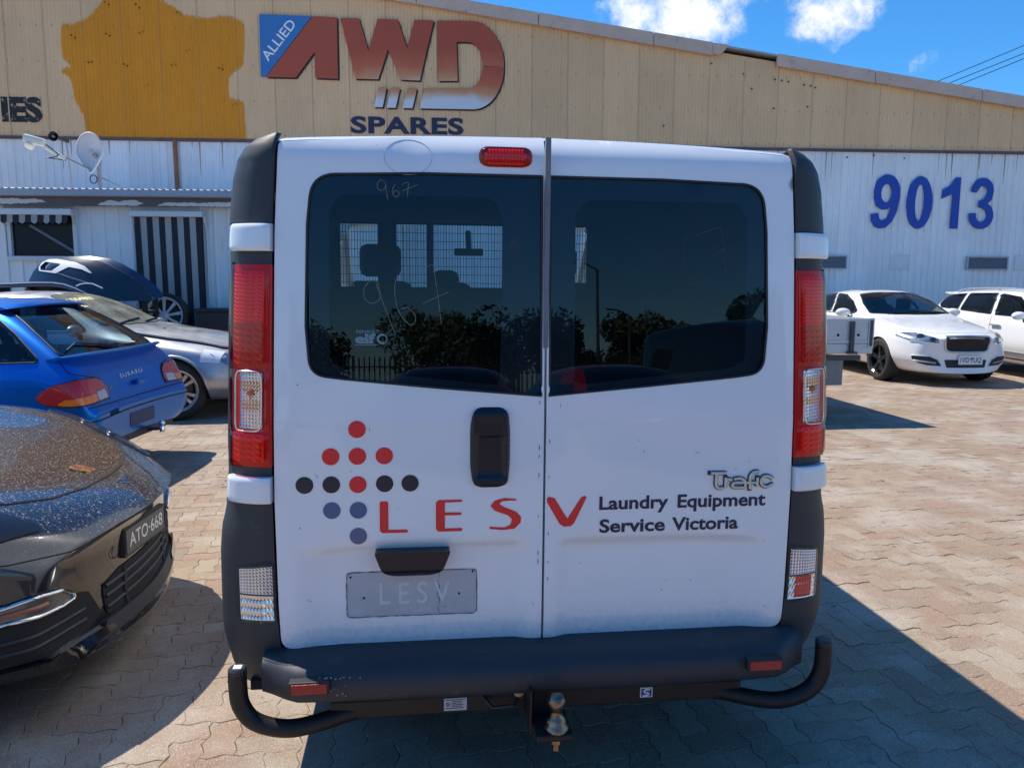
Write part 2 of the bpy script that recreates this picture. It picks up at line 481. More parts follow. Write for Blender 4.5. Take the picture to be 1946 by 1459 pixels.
def build_ground():
    v = [(-120, -90, -0.009), (120, -90, -0.009), (120, 160, -0.009), (-120, 160, -0.009)]
    x0, x1, y0, y1 = -9.0, 13.5, -3.4, 15.2
    v += [(x0, y0, -0.009), (x1, y0, -0.009), (x1, y1, -0.009), (x0, y1, -0.009)]
    f = [(0, 1, 5, 4), (1, 2, 6, 5), (2, 3, 7, 6), (3, 0, 4, 7), (4, 5, 6, 7)]
    me = mesh('ground', v, f, [FARPAVE, SAND], mi=[0, 0, 0, 0, 1])
    g = obj('ground', me, kind='structure')
    w = 0.107
    def outline(ns, horiz, shrink):
        c = [(0, 0), (1, 0), (2, 0), (2, 1), (1, 1), (0, 1)] if horiz else [(0, 0), (1, 0), (1, 1), (1, 2), (0, 2), (0, 1)]
        p = []
        for i in range(6):
            a = Vector(c[i])*w; b = Vector(c[(i+1) % 6])*w; t = (b-a).normalized(); nrm = Vector((t.y, -t.x))
            for j in range(ns):
                s = j/ns
                p.append(a.lerp(b, s)+nrm*(0.009*math.sin(2*math.pi*s)))
        ctr = Vector((sum(q.x for q in p)/len(p), sum(q.y for q in p)/len(p)))
        q = []
        n = len(p)
        for i in range(n):
            t = (p[(i+1) % n]-p[i-1]).normalized(); q.append((p[i]-Vector((t.y, -t.x))*shrink)-ctr)
        return q, ctr
    shapes = {}
    for hz in (0, 1):
        o8, ctr = outline(4, hz, 0.0008); i8, _ = outline(4, hz, 0.0032)
        o2, _ = outline(2, hz, 0.0016)
        shapes[hz] = (o8, i8, o2, ctr)
    rot = R(2.0); cr, sr = math.cos(rot), math.sin(rot)
    cells = []
    M = cam.matrix_world.inverted()
    for i in range(-100, 150):
        for j in range(-60, 150):
            k = (i-j) % 4
            if k == 0: hz = 1
            elif k == 3: hz = 0
            else: continue
            ctr = shapes[hz][3]
            x = i*w+ctr.x; y = j*w+ctr.y
            X = x*cr-y*sr; Y = x*sr+y*cr
            if not (x0+0.15 < X < x1-0.15 and y0+0.15 < Y < y1-0.15): continue
            q = M @ Vector((X, Y, 0))
            d = -q.z
            if d < -1.5: continue
            u = 1480*q.x/max(d, 0.6); vv = 1480*-q.y/max(d, 0.6)
            if abs(q.x) > 0.80*max(d, 0)+1.6: continue
            cells.append((X, Y, hz, d, u+973, vv+729.5))
    # the 300 largest in the photo (clear of the vehicles that hide them)
    def vis(c):
        X, Y, hz, d, u, v = c
        if d < 0.4 or not (0 < u < 1946 and 0 < v < 1459): return 0
        if 432 < u < 1575 and v < 1390 and not (u < 640 and v > 1330): return 0
        if u < 330 and v < 1040: return 0
        if u < 320-(v-1040)*0.45+60 and v < 1300 and u < 250: return 0
        return 1/d**3
    order = sorted(range(len(cells)), key=lambda i: -vis(cells[i]))
    single = set(order[:300])
    protos = {}
    def full(hz, jz):
        o8, i8, _, _ = shapes[hz]; n = len(o8)
        v = [(p.x, p.y, jz) for p in i8]+[(p.x, p.y, jz-0.0017) for p in o8]+[(p.x, p.y, jz-0.012) for p in o8]
        f = [tuple(range(n))]
        for r in (0, 1):
            f += [(r*n+(a+1) % n, r*n+a, (r+1)*n+a, (r+1)*n+(a+1) % n) for a in range(n)]
        return v, f
    for hz in (0, 1):
        for k in range(6):
            v, f = full(hz, 0)
            if True:
                v = [(x+random.gauss(0, 0.0007), y+random.gauss(0, 0.0007), z) for x, y, z in v]
            me = mesh('paver', v, f, PAVER); protos[hz, k] = me
    sv = []; sf = []; tone = []
    for idx, (X, Y, hz, d, u, vv) in enumerate(cells):
        tx, ty, dz = random.gauss(0, 0.0055), random.gauss(0, 0.0055), random.gauss(0, 0.0010)
        if idx in single:
            o = bpy.data.objects.new('paver', protos[hz, random.randrange(6)])
            COL.objects.link(o); o.parent = g
            o.location = (X, Y, dz); o.rotation_euler = (tx, ty, rot)
            continue
        o8, i8, o2, _ = shapes[hz]
        n0 = len(sv)
        if 0 < d < 5.5:
            v, f = full(hz, 0)
        else:
            n = len(o2)
            v = [(p.x, p.y, 0) for p in o2]+[(p.x*1.02, p.y*1.02, -0.008) for p in o2]
            f = [tuple(range(n))]+[((a+1) % n, a, n+a, n+(a+1) % n) for a in range(n)]
        for x, y, z in v:
            sv.append((X+x*cr-y*sr, Y+x*sr+y*cr, z+dz+ty*-x+tx*y))
        sf += [tuple(a+n0 for a in q) for q in f]
        tone += [random.random()]*len(v)
    me = mesh('paving', sv, sf, PAVER)
    at = me.attributes.new('tone', 'FLOAT', 'POINT'); at.data.foreach_set('value', tone)
    obj('paving', me, g, kind='stuff')
build_ground()
# litter on the paving
def build_litter():
    lm = mat('dry_leaf', (0.10, 0.06, 0.03), 0.8, col2=(0.2, 0.13, 0.06), nscale=40)
    v = []; f = []
    for k in range(240):
        x = random.uniform(-2.5, 8); y = random.uniform(-0.8, 9)
        if -1.2 < x < 1.2 and -0.3 < y < 5: continue
        s = random.uniform(0.006, 0.022); a = random.uniform(0, 6.28); n = len(v)
        for p, q in ((-s, 0), (0, -s*0.4), (s, 0), (0, s*0.4)):
            v.append((x+p*math.cos(a)-q*math.sin(a), y+p*math.sin(a)+q*math.cos(a), 0.004+random.uniform(0, 0.006)))
        f.append((n, n+1, n+2, n+3))
    obj('leaf_litter', mesh('leaf_litter', v, f, lm), kind='stuff')
build_litter()

# ------------------------------------------------------------------ warehouse
def wall_mat(name, col, streak, rust=None, rough=0.6, amount=0.6):
    m = bpy.data.materials.new(name); m.use_nodes = True
    N, L = nodes_of(m); b = N['Principled BSDF']; b.inputs['Roughness'].default_value = rough; b.inputs['Specular IOR Level'].default_value = 0.3
    tc = N.new('ShaderNodeNewGeometry'); oi = N.new('ShaderNodeObjectInfo')
    def noise(scale, stretch, detail=6):
        mp = N.new('ShaderNodeMapping'); mp.inputs['Scale'].default_value = stretch; L.new(tc.outputs['Position'], mp.inputs[0])
        n = N.new('ShaderNodeTexNoise'); n.inputs['Scale'].default_value = scale; n.inputs['Detail'].default_value = detail; n.inputs['Roughness'].default_value = 0.65
        L.new(mp.outputs[0], n.inputs['Vector']); return n.outputs[0]
    def mixc(f, a, c):
        n = N.new('ShaderNodeMix'); n.data_type = 'RGBA'
        L.new(f, n.inputs['Factor'])
        for s, v in (('A', a), ('B', c)):
            if isinstance(v, tuple): n.inputs[s].default_value = (*v[:3], 1)
            else: L.new(v, n.inputs[s])
        return n.outputs['Result']
    def rg(v, a, c, hi=1.0):
        n = N.new('ShaderNodeMapRange'); n.inputs[1].default_value = a; n.inputs[2].default_value = c; n.inputs[4].default_value = hi; L.new(v, n.inputs[0]); return n.outputs[0]
    d = tuple(c*0.86 for c in col[:3])
    c = mixc(oi.outputs['Random'], tuple(col[:3]), d)
    c = mixc(rg(noise(2.0, (3, 3, 0.25)), 0.42, 0.72, amount), c, tuple(streak[:3]))
    c = mixc(rg(noise(0.7, (1, 1, 1)), 0.45, 0.7, 0.35), c, tuple(min(1, k*1.18) for k in col[:3]))
    if rust: c = mixc(rg(noise(7.0, (1, 1, 0.06)), 0.66, 0.74, 0.7), c, tuple(rust[:3]))
    L.new(c, b.inputs['Base Color'])
    return m
BEIGE = wall_mat('beige_cladding', (0.80, 0.53, 0.30), (0.66, 0.43, 0.235))
WHITEWALL = wall_mat('white_cladding', (0.83, 0.84, 0.86), (0.62, 0.64, 0.67), rust=(0.28, 0.17, 0.08))
OCHRE = wall_mat('ochre_paint', (0.72, 0.285, 0.02), (0.62, 0.225, 0.015), amount=0.5)
MAROON = mat('maroon_flashing', (0.09, 0.045, 0.06), 0.6, col2=(0.16, 0.09, 0.1), nscale=5)
FASCIA = mat('fascia_paint', (0.62, 0.47, 0.37), 0.6, col2=(0.52, 0.38, 0.31), nscale=3, dirt=(0.24, 0.16, 0.14), dirt_scale=6, dirt_min=0.58, dirt_max=0.8)

WH = empty('warehouse', (3.751, 14.68, 0), (0, 0, R(-3.25)), 'long corrugated warehouse, beige above and white below, behind all the cars', 'warehouse')
def roof_z(s):
    return 8.10-0.1375*(s+9.0) if s > -9 else 8.10-0.1375*(-9.0-s)
PB = 0.762/10
def prof_b(s): return -0.010*math.cos(2*math.pi*s/PB)
def sheet_mesh(name, s0, s1, zlo, zhi, prof, steps, m, nz=1, off=0.0):
    v = []; f = []
    n = steps
    for i in range(n+1):
        s = s0+(s1-s0)*i/n
        a, b = zlo(s), zhi(s)
        y = prof(s)-off
        for j in range(nz+1): v.append((s, y, a+(b-a)*j/nz))
    for i in range(n):
        for j in range(nz):
            q = i*(nz+1)+j
            f.append((q, q+nz+1, q+nz+2, q+1))
    return mesh(name, v, f, m, smooth=False)
def build_warehouse():
    SX0, SX1 = -16.76, 13.0
    k0 = math.floor((SX0+0.13)/0.762); k1 = math.ceil((SX1+0.13)/0.762)
    for k in range(k0, k1):
        s0 = -0.13+k*0.762; s1 = s0+0.762
        me = sheet_mesh('corrugated_sheet', s0, s1+0.012, lambda s: 4.47, lambda s: roof_z(s)-0.10, lambda s: prof_b(s)-(0.003 if s > s1-0.02 else 0), 60, BEIGE)
        shade(me, 60); obj('corrugated_sheet', me, WH)
    # lower white ribbed sheets, one mesh shared by all of them
    def rib(s):
        t = (s/0.1524) % 1.0
        return -0.022 if t < 0.18 else (-0.022+0.022*(t-0.18)/0.1 if t < 0.28 else (0.0 if t < 0.9 else -0.022*(t-0.9)/0.1))
    xs = []
    for r in range(5):
        xs += [r+0.0001, r+0.18, r+0.28, r+0.55, r+0.9]
    xs = [x*0.1524 for x in xs]+[0.7619]
    v = []; f = []
    for x in xs: v += [(x, rib(x), 0.0), (x, rib(x), 4.44)]
    f = [(2*i, 2*i+2, 2*i+3, 2*i+1) for i in range(len(xs)-1)]
    wm = mesh('ribbed_sheet', v, f, WHITEWALL)
    for k in range(k0, k1):
        o = obj('ribbed_sheet', wm, WH); o.location = (-0.13+k*0.762, 0.012, 0)
    # flashing, roof, returns
    MB().box((SX0, -0.045, 4.415), (SX1, -0.008, 4.475)).build('flashing', MAROON, WH)
    rm = mat('roof_iron', (0.45, 0.44, 0.42), 0.5, metal=0.3, col2=(0.33, 0.3, 0.28), nscale=2)
    b = MB()
    for a, c in ((SX0, -9.0), (-9.0, SX1)):
        za, zc = roof_z(a), roof_z(c)
        b.add([(a, -0.12, za-0.02), (c, -0.12, zc-0.02), (c, 25, zc-0.02), (a, 25, za-0.02), (a, -0.12, za+0.02), (c, -0.12, zc+0.02), (c, 25, zc+0.02), (a, 25, za+0.02)],
              [(3, 2, 1, 0), (4, 5, 6, 7), (0, 1, 5, 4), (1, 2, 6, 5), (2, 3, 7, 6), (3, 0, 4, 7)])
    b.build('roof', rm, WH)
    b = MB()
    for s in (SX0+0.05, SX1-0.03): b.add([(s, 0.05, 0), (s, 25, 0), (s, 25, roof_z(s)-0.03), (s, 0.05, roof_z(s)-0.03)], [(0, 1, 2, 3)])
    b.add([(SX0+.05, 24.9, 0), (SX1-.03, 24.9, 0), (SX1-.03, 24.9, roof_z(SX1)-.05), (-9, 24.9, 8.05), (SX0+.05, 24.9, roof_z(SX0)-.05)], [(0, 1, 2, 3, 4)])
    b.build('back_wall', WHITEWALL, WH)
    # barge boards along the roof line, one stretch missing
    ends = [(-16.7, -14.3), (-14.3, -11.7), (-11.7, -9.0), (-9.0, -6.5), (-6.5, -4.05), (-4.05, -1.53), (-1.53, 0.91), (0.91, 2.18), (3.58, 5.77), (5.77, 8.2), (8.2, 10.6), (10.6, 12.95)]
    for a, c in ends:
        a += 0.008; c -= 0.008
        za, zc = roof_z(a), roof_z(c); d = random.uniform(-0.012, 0.012)
        b = MB(); y0, y1 = -0.115-0.01+d*0.3, -0.135
        hb = 0.21
        b.add([(a, -0.13, za-hb), (c, -0.13, zc-hb+d), (c, -0.07, zc-hb+d), (a, -0.07, za-hb), (a, -0.13, za+0.035), (c, -0.13, zc+0.035), (c, -0.07, zc+0.035), (a, -0.07, za+0.035)],
              [(3, 2, 1, 0), (4, 5, 6, 7), (0, 1, 5, 4), (1, 2, 6, 5), (2, 3, 7, 6), (3, 0, 4, 7)])
        b.build('barge_board', FASCIA, WH)
    # broken end of the board
    b = MB(); a = 2.18; z = roof_z(a)
    b.prism([(a, z-0.19), (a+0.12, z-0.21), (a+0.22, z-0.17), (a+0.30, z-0.06), (a+0.38, z-0.03), (a+0.3, z+0.0), (a, z+0.03)], lambda x, y: (x, -0.125, y), lambda x, y: (x, -0.115, y))
    b.build('broken_board_end', FASCIA, WH)
    # ochre patch: paint skin on the ribs
    poly = [(-11.18, 6.66), (-10.95, 6.68), (-10.84, 6.72), (-10.70, 6.78), (-10.58, 6.88), (-10.42, 7.05), (-10.3, 7.18), (-10.0, 7.30), (-9.6, 7.34), (-9.26, 7.22), (-9.01, 7.08), (-8.76, 6.92), (-8.45, 6.86), (-8.13, 6.87), (-8.05, 6.92), (-7.8, 6.88), (-7.56, 6.78), (-7.58, 6.3), (-7.62, 5.95),
            (-7.78, 5.84), (-7.92, 5.71), (-7.93, 5.32), (-7.8, 5.27), (-7.63, 5.22), (-7.61, 4.48), (-10.84, 4.48), (-10.86, 4.88), (-10.93, 5.02), (-11.02, 5.21), (-11.05, 5.5), (-11.10, 5.66), (-11.24, 5.74), (-11.24, 5.82), (-11.06, 5.84), (-11.08, 5.92), (-11.19, 6.0), (-11.22, 6.3)]
    v = []; f = []
    ds = PB/8; s = -11.3
    while s < -7.5:
        sm = s+ds/2
        ys = []
        n = len(poly)
        for i in range(n):
            a, c = poly[i], poly[(i+1) % n]
            if (a[0] > sm) != (c[0] > sm): ys.append(a[1]+(c[1]-a[1])*(sm-a[0])/(c[0]-a[0]))
        ys.sort()
        for a, c in zip(ys[::2], ys[1::2]):
            j = 0.03*math.sin(sm*9)*random.random()
            c += random.uniform(-0.035, 0.035); a += random.uniform(-0.03, 0.03) if a > 4.6 else 0
            if c-a < 0.03: continue
            k = len(v)
            for x in (s, s+ds): v += [(x, prof_b(x)-0.0045, a), (x, prof_b(x)-0.0045, c)]
            f.append((k, k+2, k+3, k+1))
        s += ds
    me = mesh('ochre_paint_patch', v, f, OCHRE); shade(me, 60)
    obj('ochre_paint_patch', me, WH, label='large ochre repainted patch with ragged edges on the beige sheets')
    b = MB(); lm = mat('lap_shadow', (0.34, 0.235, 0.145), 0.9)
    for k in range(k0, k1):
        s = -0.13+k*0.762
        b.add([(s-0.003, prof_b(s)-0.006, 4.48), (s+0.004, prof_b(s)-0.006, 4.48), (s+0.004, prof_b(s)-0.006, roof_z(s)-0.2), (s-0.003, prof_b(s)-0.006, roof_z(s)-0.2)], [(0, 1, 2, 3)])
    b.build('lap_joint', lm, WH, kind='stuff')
    b = MB()
    for z in (4.56, 5.25, 5.95, 6.65, 7.3):
        s = SX0+0.2
        while s < SX1-0.2:
            if z < roof_z(s)-0.25: b.lathe([(0.0, 0.004), (0.011, 0.002), (0.011, -0.004)], (s, -0.011, z+random.uniform(-0.006, 0.006)), (0, -1, 0), 6)
            s += 0.3048
    b.build('screw_head', mat('screw_rust', (0.30, 0.20, 0.12), 0.8), WH, kind='stuff')
    # rust runs below the flashing
    b = MB()
    for k in range(46):
        s = random.uniform(-12.5, 10); l = random.uniform(0.12, 0.7)
        if -7.4 < s < 1.5: continue
        w_ = random.uniform(0.008, 0.02); x = math.floor(s/0.1524)*0.1524+0.1524*random.choice((0.42, 0.6, 0.75))-0.13+0.13
        b.add([(x-w_, 0.0098, 4.43), (x+w_, 0.0098, 4.43), (x+w_*0.25, 0.0098, 4.43-l), (x-w_*0.25, 0.0098, 4.43-l)], [(0, 3, 2, 1)])
    b.build('rust_run', mat('rust_stain', (0.30, 0.20, 0.11), 0.9, col2=(0.5, 0.44, 0.36), nscale=14), WH, kind='stuff')
    # bolt holes in the old sign patch
    b = MB()
    for x, z in ((-11.0, 6.45), (-10.32, 6.5), (-9.66, 6.55), (-9.7, 7.05), (-10.3, 7.1), (-8.75, 6.2), (-9.05, 5.93), (-10.0, 5.93), (-10.7, 5.95), (-8.1, 5.9), (-7.85, 5.15), (-8.9, 6.93), (-9.6, 5.5)):
        for dx in (0, 0.07): b.lathe([(0.0, 0), (0.016, 0.004), (0.016, 0.012)], (x+dx, -0.008, z+random.uniform(-0.04, 0.04)), (0, -1, 0), 6)
    b.build('bolt_holes', VOID, WH, kind='stuff')
    # dark marks and peeled bits
    b = MB()
    for x, z in ((2.2, 6.2), (2.9, 6.0), (3.1, 5.7), (3.6, 5.9), (3.75, 5.88), (3.9, 5.86), (4.25, 5.8), (4.4, 5.78), (4.5, 5.75), (3.6, 5.3), (4.35, 5.35), (5.9, 4.35), (5.3, 4.3), (6.6, 4.3), (1.2, 4.9)):
        b.lathe([(0.0, 0), (0.02, 0.004), (0.02, 0.012)], (x, -0.008, z), (0, -1, 0), 6)
    b.build('fixing_screws', VOID, WH, kind='stuff')
    # rusty pipe, painted over squares
    MB().tube([(-9.05, -0.06, 4.44), (-9.04, -0.06, 2.9)], 0.045, 10).build('downpipe', mat('rusty_pipe', (0.24, 0.10, 0.05), 0.8, col2=(0.35, 0.17, 0.09), nscale=7), WH, smooth=True)
    pale = mat('pale_patch', (0.70, 0.74, 0.76), 0.6, col2=(0.6, 0.66, 0.69), nscale=4, bump=0.3, bscale=8)
    for a, c in ((6.44, 6.86), (9.34, 9.8)):
        MB().box((a, -0.028, 1.88), (c, -0.016, 2.2), bev=0.003).build('patch_panel', pale, WH)
    vm = mat('vent_mesh', (0.20, 0.22, 0.26), 0.6, col2=(0.26, 0.28, 0.32), nscale=90)
    fm = mat('vent_frame', (0.42, 0.45, 0.5), 0.5)
    for a, c in ((4.55, 5.42), (8.20, 9.17), (10.9, 11.8)):
        b = MB(); z0, z1 = 1.87, 2.18; t = 0.03
        b.box((a, -0.06, z0), (c, -0.02, z0+t)); b.box((a, -0.06, z1-t), (c, -0.02, z1)); b.box((a, -0.06, z0+t), (a+t, -0.02, z1-t)); b.box((c-t, -0.06, z0+t), (c, -0.02, z1-t))
        fr = b.build('vent', fm, WH)
        b = MB()
        for q in range(9):
            z = z0+t+0.008+q*0.028
            b.add([(a+t, -0.05, z), (c-t, -0.05, z), (c-t, -0.025, z+0.024), (a+t, -0.025, z+0.024)], [(0, 1, 2, 3)])
        b.add([(a+t, -0.024, z0+t), (c-t, -0.024, z0+t), (c-t, -0.024, z1-t), (a+t, -0.024, z1-t)], [(0, 1, 2, 3)])
        b.build('louvre', vm, fr)
build_warehouse()

# ------------------------------------------------------------------ signs on the warehouse
def awd_mat():
    m = bpy.data.materials.new('airbrushed_red'); m.use_nodes = True
    N, L = nodes_of(m); b = N['Principled BSDF']; b.inputs['Roughness'].default_value = 0.5
    tc = N.new('ShaderNodeTexCoord'); sp = N.new('ShaderNodeSeparateXYZ'); L.new(tc.outputs['Object'], sp.inputs[0])
    no = N.new('ShaderNodeTexNoise'); no.inputs['Scale'].default_value = 1.6; no.inputs['Detail'].default_value = 3; L.new(tc.outputs['Object'], no.inputs[0])
    at = N.new('ShaderNodeAttribute'); at.attribute_name = 'fade'
    ad = N.new('ShaderNodeMath'); ad.operation = 'MULTIPLY_ADD'; ad.inputs[1].default_value = 0.35; L.new(no.outputs[0], ad.inputs[0]); L.new(at.outputs['Fac'], ad.inputs[2])
    cr = N.new('ShaderNodeValToRGB'); e = cr.color_ramp.elements
    e[0].position = 0.22; e[0].color = (0.62, 0.64, 0.68, 1); e[1].position = 1.0; e[1].color = (0.42, 0.075, 0.032, 1)
    q = e.new(0.42); q.color = (0.60, 0.28, 0.13, 1); q = e.new(0.62); q.color = (0.52, 0.13, 0.055, 1); q = e.new(0.33); q.color = (0.60, 0.45, 0.36, 1)
    L.new(ad.outputs[0], cr.inputs[0]); L.new(cr.outputs[0], b.inputs['Base Color'])
    return m
def board(name, poly, m, y0, y1, parent, holes=(), fade=None, h=0.12, **kw):
    """flat cut-out board in wall coordinates; fade(x, z) -> painted blend"""
    V, F, loops = fill2d(poly, holes, h)
    v = [(x, y0, z) for x, z in V]; f = [tuple(reversed(t)) for t in F]
    for lp in loops:
        n = len(v); k = len(lp); v += [(V[i][0], y1, V[i][1]) for i in lp]
        f += [(lp[i], lp[(i+1) % k], n+(i+1) % k, n+i) for i in range(k)]
    me = mesh(name, v, f, m)
    bm = bmesh.new(); bm.from_mesh(me); bmesh.ops.recalc_face_normals(bm, faces=bm.faces[:])
    if sum(q.normal.y*q.calc_area() for q in bm.faces if abs(q.normal.y) > 0.9) > 0: bmesh.ops.reverse_faces(bm, faces=bm.faces[:])
    bm.to_mesh(me); bm.free()
    if fade:
        at = me.attributes.new('fade', 'FLOAT', 'POINT'); at.data.foreach_set('value', [fade(p[0], p[2]) for p in v])
    return obj(name, me, parent, **kw)
def build_signs():
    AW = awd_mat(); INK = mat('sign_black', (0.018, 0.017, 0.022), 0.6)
    sg = empty('shop_sign', (3.751, 14.68, 0), (0, 0, R(-3.25)), 'large red and white AWD SPARES lettering with a blue ALLIED triangle on the beige wall', 'sign')
    def up(x, z): return (z-5.72)/0.75*0.75+0.16+(0.5 if x < -5.62 else 0)+0.10*(x+4.0)*-0.5
    def low(x, z): return (z-5.30)/0.36*0.42+0.02
    polys = [('letter_a', [(-6.17, 6.94), (-5.68, 6.93), (-5.69, 5.72), (-6.15, 5.73), (-6.15, 6.25), (-6.55, 5.73), (-7.15, 5.73)], up),
             ('letter_w', [(-5.61, 6.92), (-5.23, 6.92), (-5.055, 6.29), (-4.85, 6.92), (-4.44, 6.92), (-4.255, 6.35), (-4.10, 6.92), (-3.70, 6.92), (-4.0, 5.72), (-4.40, 5.73), (-4.65, 6.33), (-4.86, 5.73), (-5.33, 5.73)], up)]
    bow = arc(-2.90, 6.06, 0.66, 0.87, 90, -2, 16)
    bow_in = arc(-2.99, 6.06, 0.30, 0.45, -2, 90, 10)
    polys.append(('letter_d', [(-3.63, 6.92), (-2.95, 6.93)]+bow+bow_in+[(-3.23, 6.51), (-3.21, 5.73), (-3.62, 5.72)], lambda x, z: up(x, z)+0.05))
    sw_out = arc(-2.90, 6.03, 0.66, 0.87, 0, -90, 14); sw_in = arc(-2.99, 6.03, 0.30, 0.45, -90, 0, 10)
    polys.append(('letter_tail', sw_out+[(-4.01, 5.16), (-3.91, 5.56), (-2.95, 5.58)]+sw_in, low))
    for q in ([(-4.86, 5.56), (-4.69, 5.56), (-4.78, 5.17), (-4.96, 5.17)], [(-4.59, 5.56), (-4.41, 5.56), (-4.51, 5.16), (-4.70, 5.16)], [(-4.26, 5.56), (-4.06, 5.56), (-4.16, 5.16), (-4.37, 5.16)]):
        polys.append(('slash', q, low))
    for nm, poly, fd in polys:
        p = board(nm, poly, AW, -0.045, -0.03, sg, fade=fd, h=0.09)
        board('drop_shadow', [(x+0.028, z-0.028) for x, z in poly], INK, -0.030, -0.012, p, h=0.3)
    blue = mat('sign_blue', (0.035, 0.16, 0.42), 0.5, col2=(0.045, 0.19, 0.48), nscale=3, dirt=(0.35, 0.42, 0.5), dirt_scale=2.5, dirt_min=0.66, dirt_max=0.7)
    tri = board('triangle_panel', [(-7.25, 6.95), (-6.19, 6.94), (-7.165, 5.73), (-7.255, 5.73)], blue, -0.045, -0.012, sg)
    v, f = text_mesh('ALLIED', 0.20, 0.012, 1.02, width=0.95)
    a = math.atan2(6.94-5.73, -6.19+7.165); ca, sa = math.cos(a), math.sin(a)
    wt = mat('sign_white', (0.78, 0.79, 0.8), 0.5)
    obj('lettering', mesh('lettering', [(-7.10+x*ca-y*sa, -0.0475, 6.03+x*sa+y*ca) for x, y, _ in v], f, wt), tri)
    navy = mat('sign_navy', (0.022, 0.026, 0.07), 0.6)
    v, f = text_mesh('SPARES', 0.335, 0.035, 1.05, width=2.36)
    obj('lettering', mesh('lettering', [(-5.45+x, -0.0125, 4.655+y) for x, y, _ in v], f, navy), sg)
    # remains of an older word
    o = empty('painted_word', (3.751, 14.68, 0), (0, 0, R(-3.25)), 'worn black painted letters IES at the left end of the beige wall', 'sign')
    worn = mat('worn_black', (0.02, 0.02, 0.022), 0.7, dirt=(0.40, 0.31, 0.2), dirt_scale=9, dirt_min=0.56, dirt_max=0.62)
    v, f = text_mesh('IES', 0.455, 0.055, 1.0, width=0.80)
    obj('lettering', mesh('lettering', [(-12.48+x, -0.0125, 4.785+y) for x, y, _ in v], f, worn), o)
    # house number
    nb = empty('number_sign', (3.751, 14.68, 0), (0, 0, R(-3.25)), 'big blue digits 9013 on the white ribbed wall', 'sign')
    bl = mat('digit_blue', (0.004, 0.055, 0.36), 0.55, col2=(0.005, 0.06, 0.40), nscale=3)
    t = 0.17
    def ell(cx, cz, rx, rz, a0, a1, n): return arc(cx, cz, rx, rz, a0, a1, n)
    # 9
    out = ell(6.245, 3.555, 0.305, 0.39, 200, -10, 13)
    nine = [(6.535, 3.40), (6.50, 3.15), (6.40, 2.93), (6.27, 2.80), (6.12, 2.77), (6.0, 2.82), (5.92, 2.93), (5.905, 3.09), (6.07, 3.11), (6.10, 2.99), (6.17, 2.945), (6.26, 2.99), (6.33, 3.12), (6.36, 3.27), (6.27, 3.19), (6.14, 3.185), (6.02, 3.26), (5.95, 3.42)]
    poly9 = ell(6.245, 3.56, 0.30, 0.385, 175, 0, 12)+[(6.545, 3.45)]+nine
    board('digit', poly9, bl, -0.042, -0.024, nb, holes=[ell(6.235, 3.54, 0.125, 0.205, 0, 330, 11)], h=0.15)
    board('digit', ell(7.0, 3.345, 0.30, 0.575, 0, 345, 20), bl, -0.042, -0.024, nb, holes=[ell(7.005, 3.345, 0.105, 0.40, 0, 345, 16)], h=0.15)
    board('digit', [(7.92, 3.90), (7.80, 3.90), (7.70, 3.74), (7.51, 3.62), (7.50, 3.43), (7.70, 3.52), (7.755, 3.56), (7.745, 2.785), (7.925, 2.785)], bl, -0.042, -0.024, nb, h=0.15)
    three = [(8.17, 3.60)]+arc(8.44, 3.61, 0.26, 0.29, 150, -20, 9)+[(8.66, 3.42), (8.58, 3.34), (8.68, 3.26)]+arc(8.45, 3.07, 0.285, 0.29, 30, -175, 12)+[(8.165, 3.12), (8.32, 3.135)]+arc(8.45, 3.07, 0.12, 0.135, 190, 370, 8)+[(8.52, 3.22), (8.37, 3.26), (8.37, 3.40), (8.50, 3.44)]+arc(8.44, 3.60, 0.105, 0.125, -30, 160, 7)+[(8.30, 3.57)]
    board('digit', three, bl, -0.042, -0.024, nb, h=0.15)
build_signs()

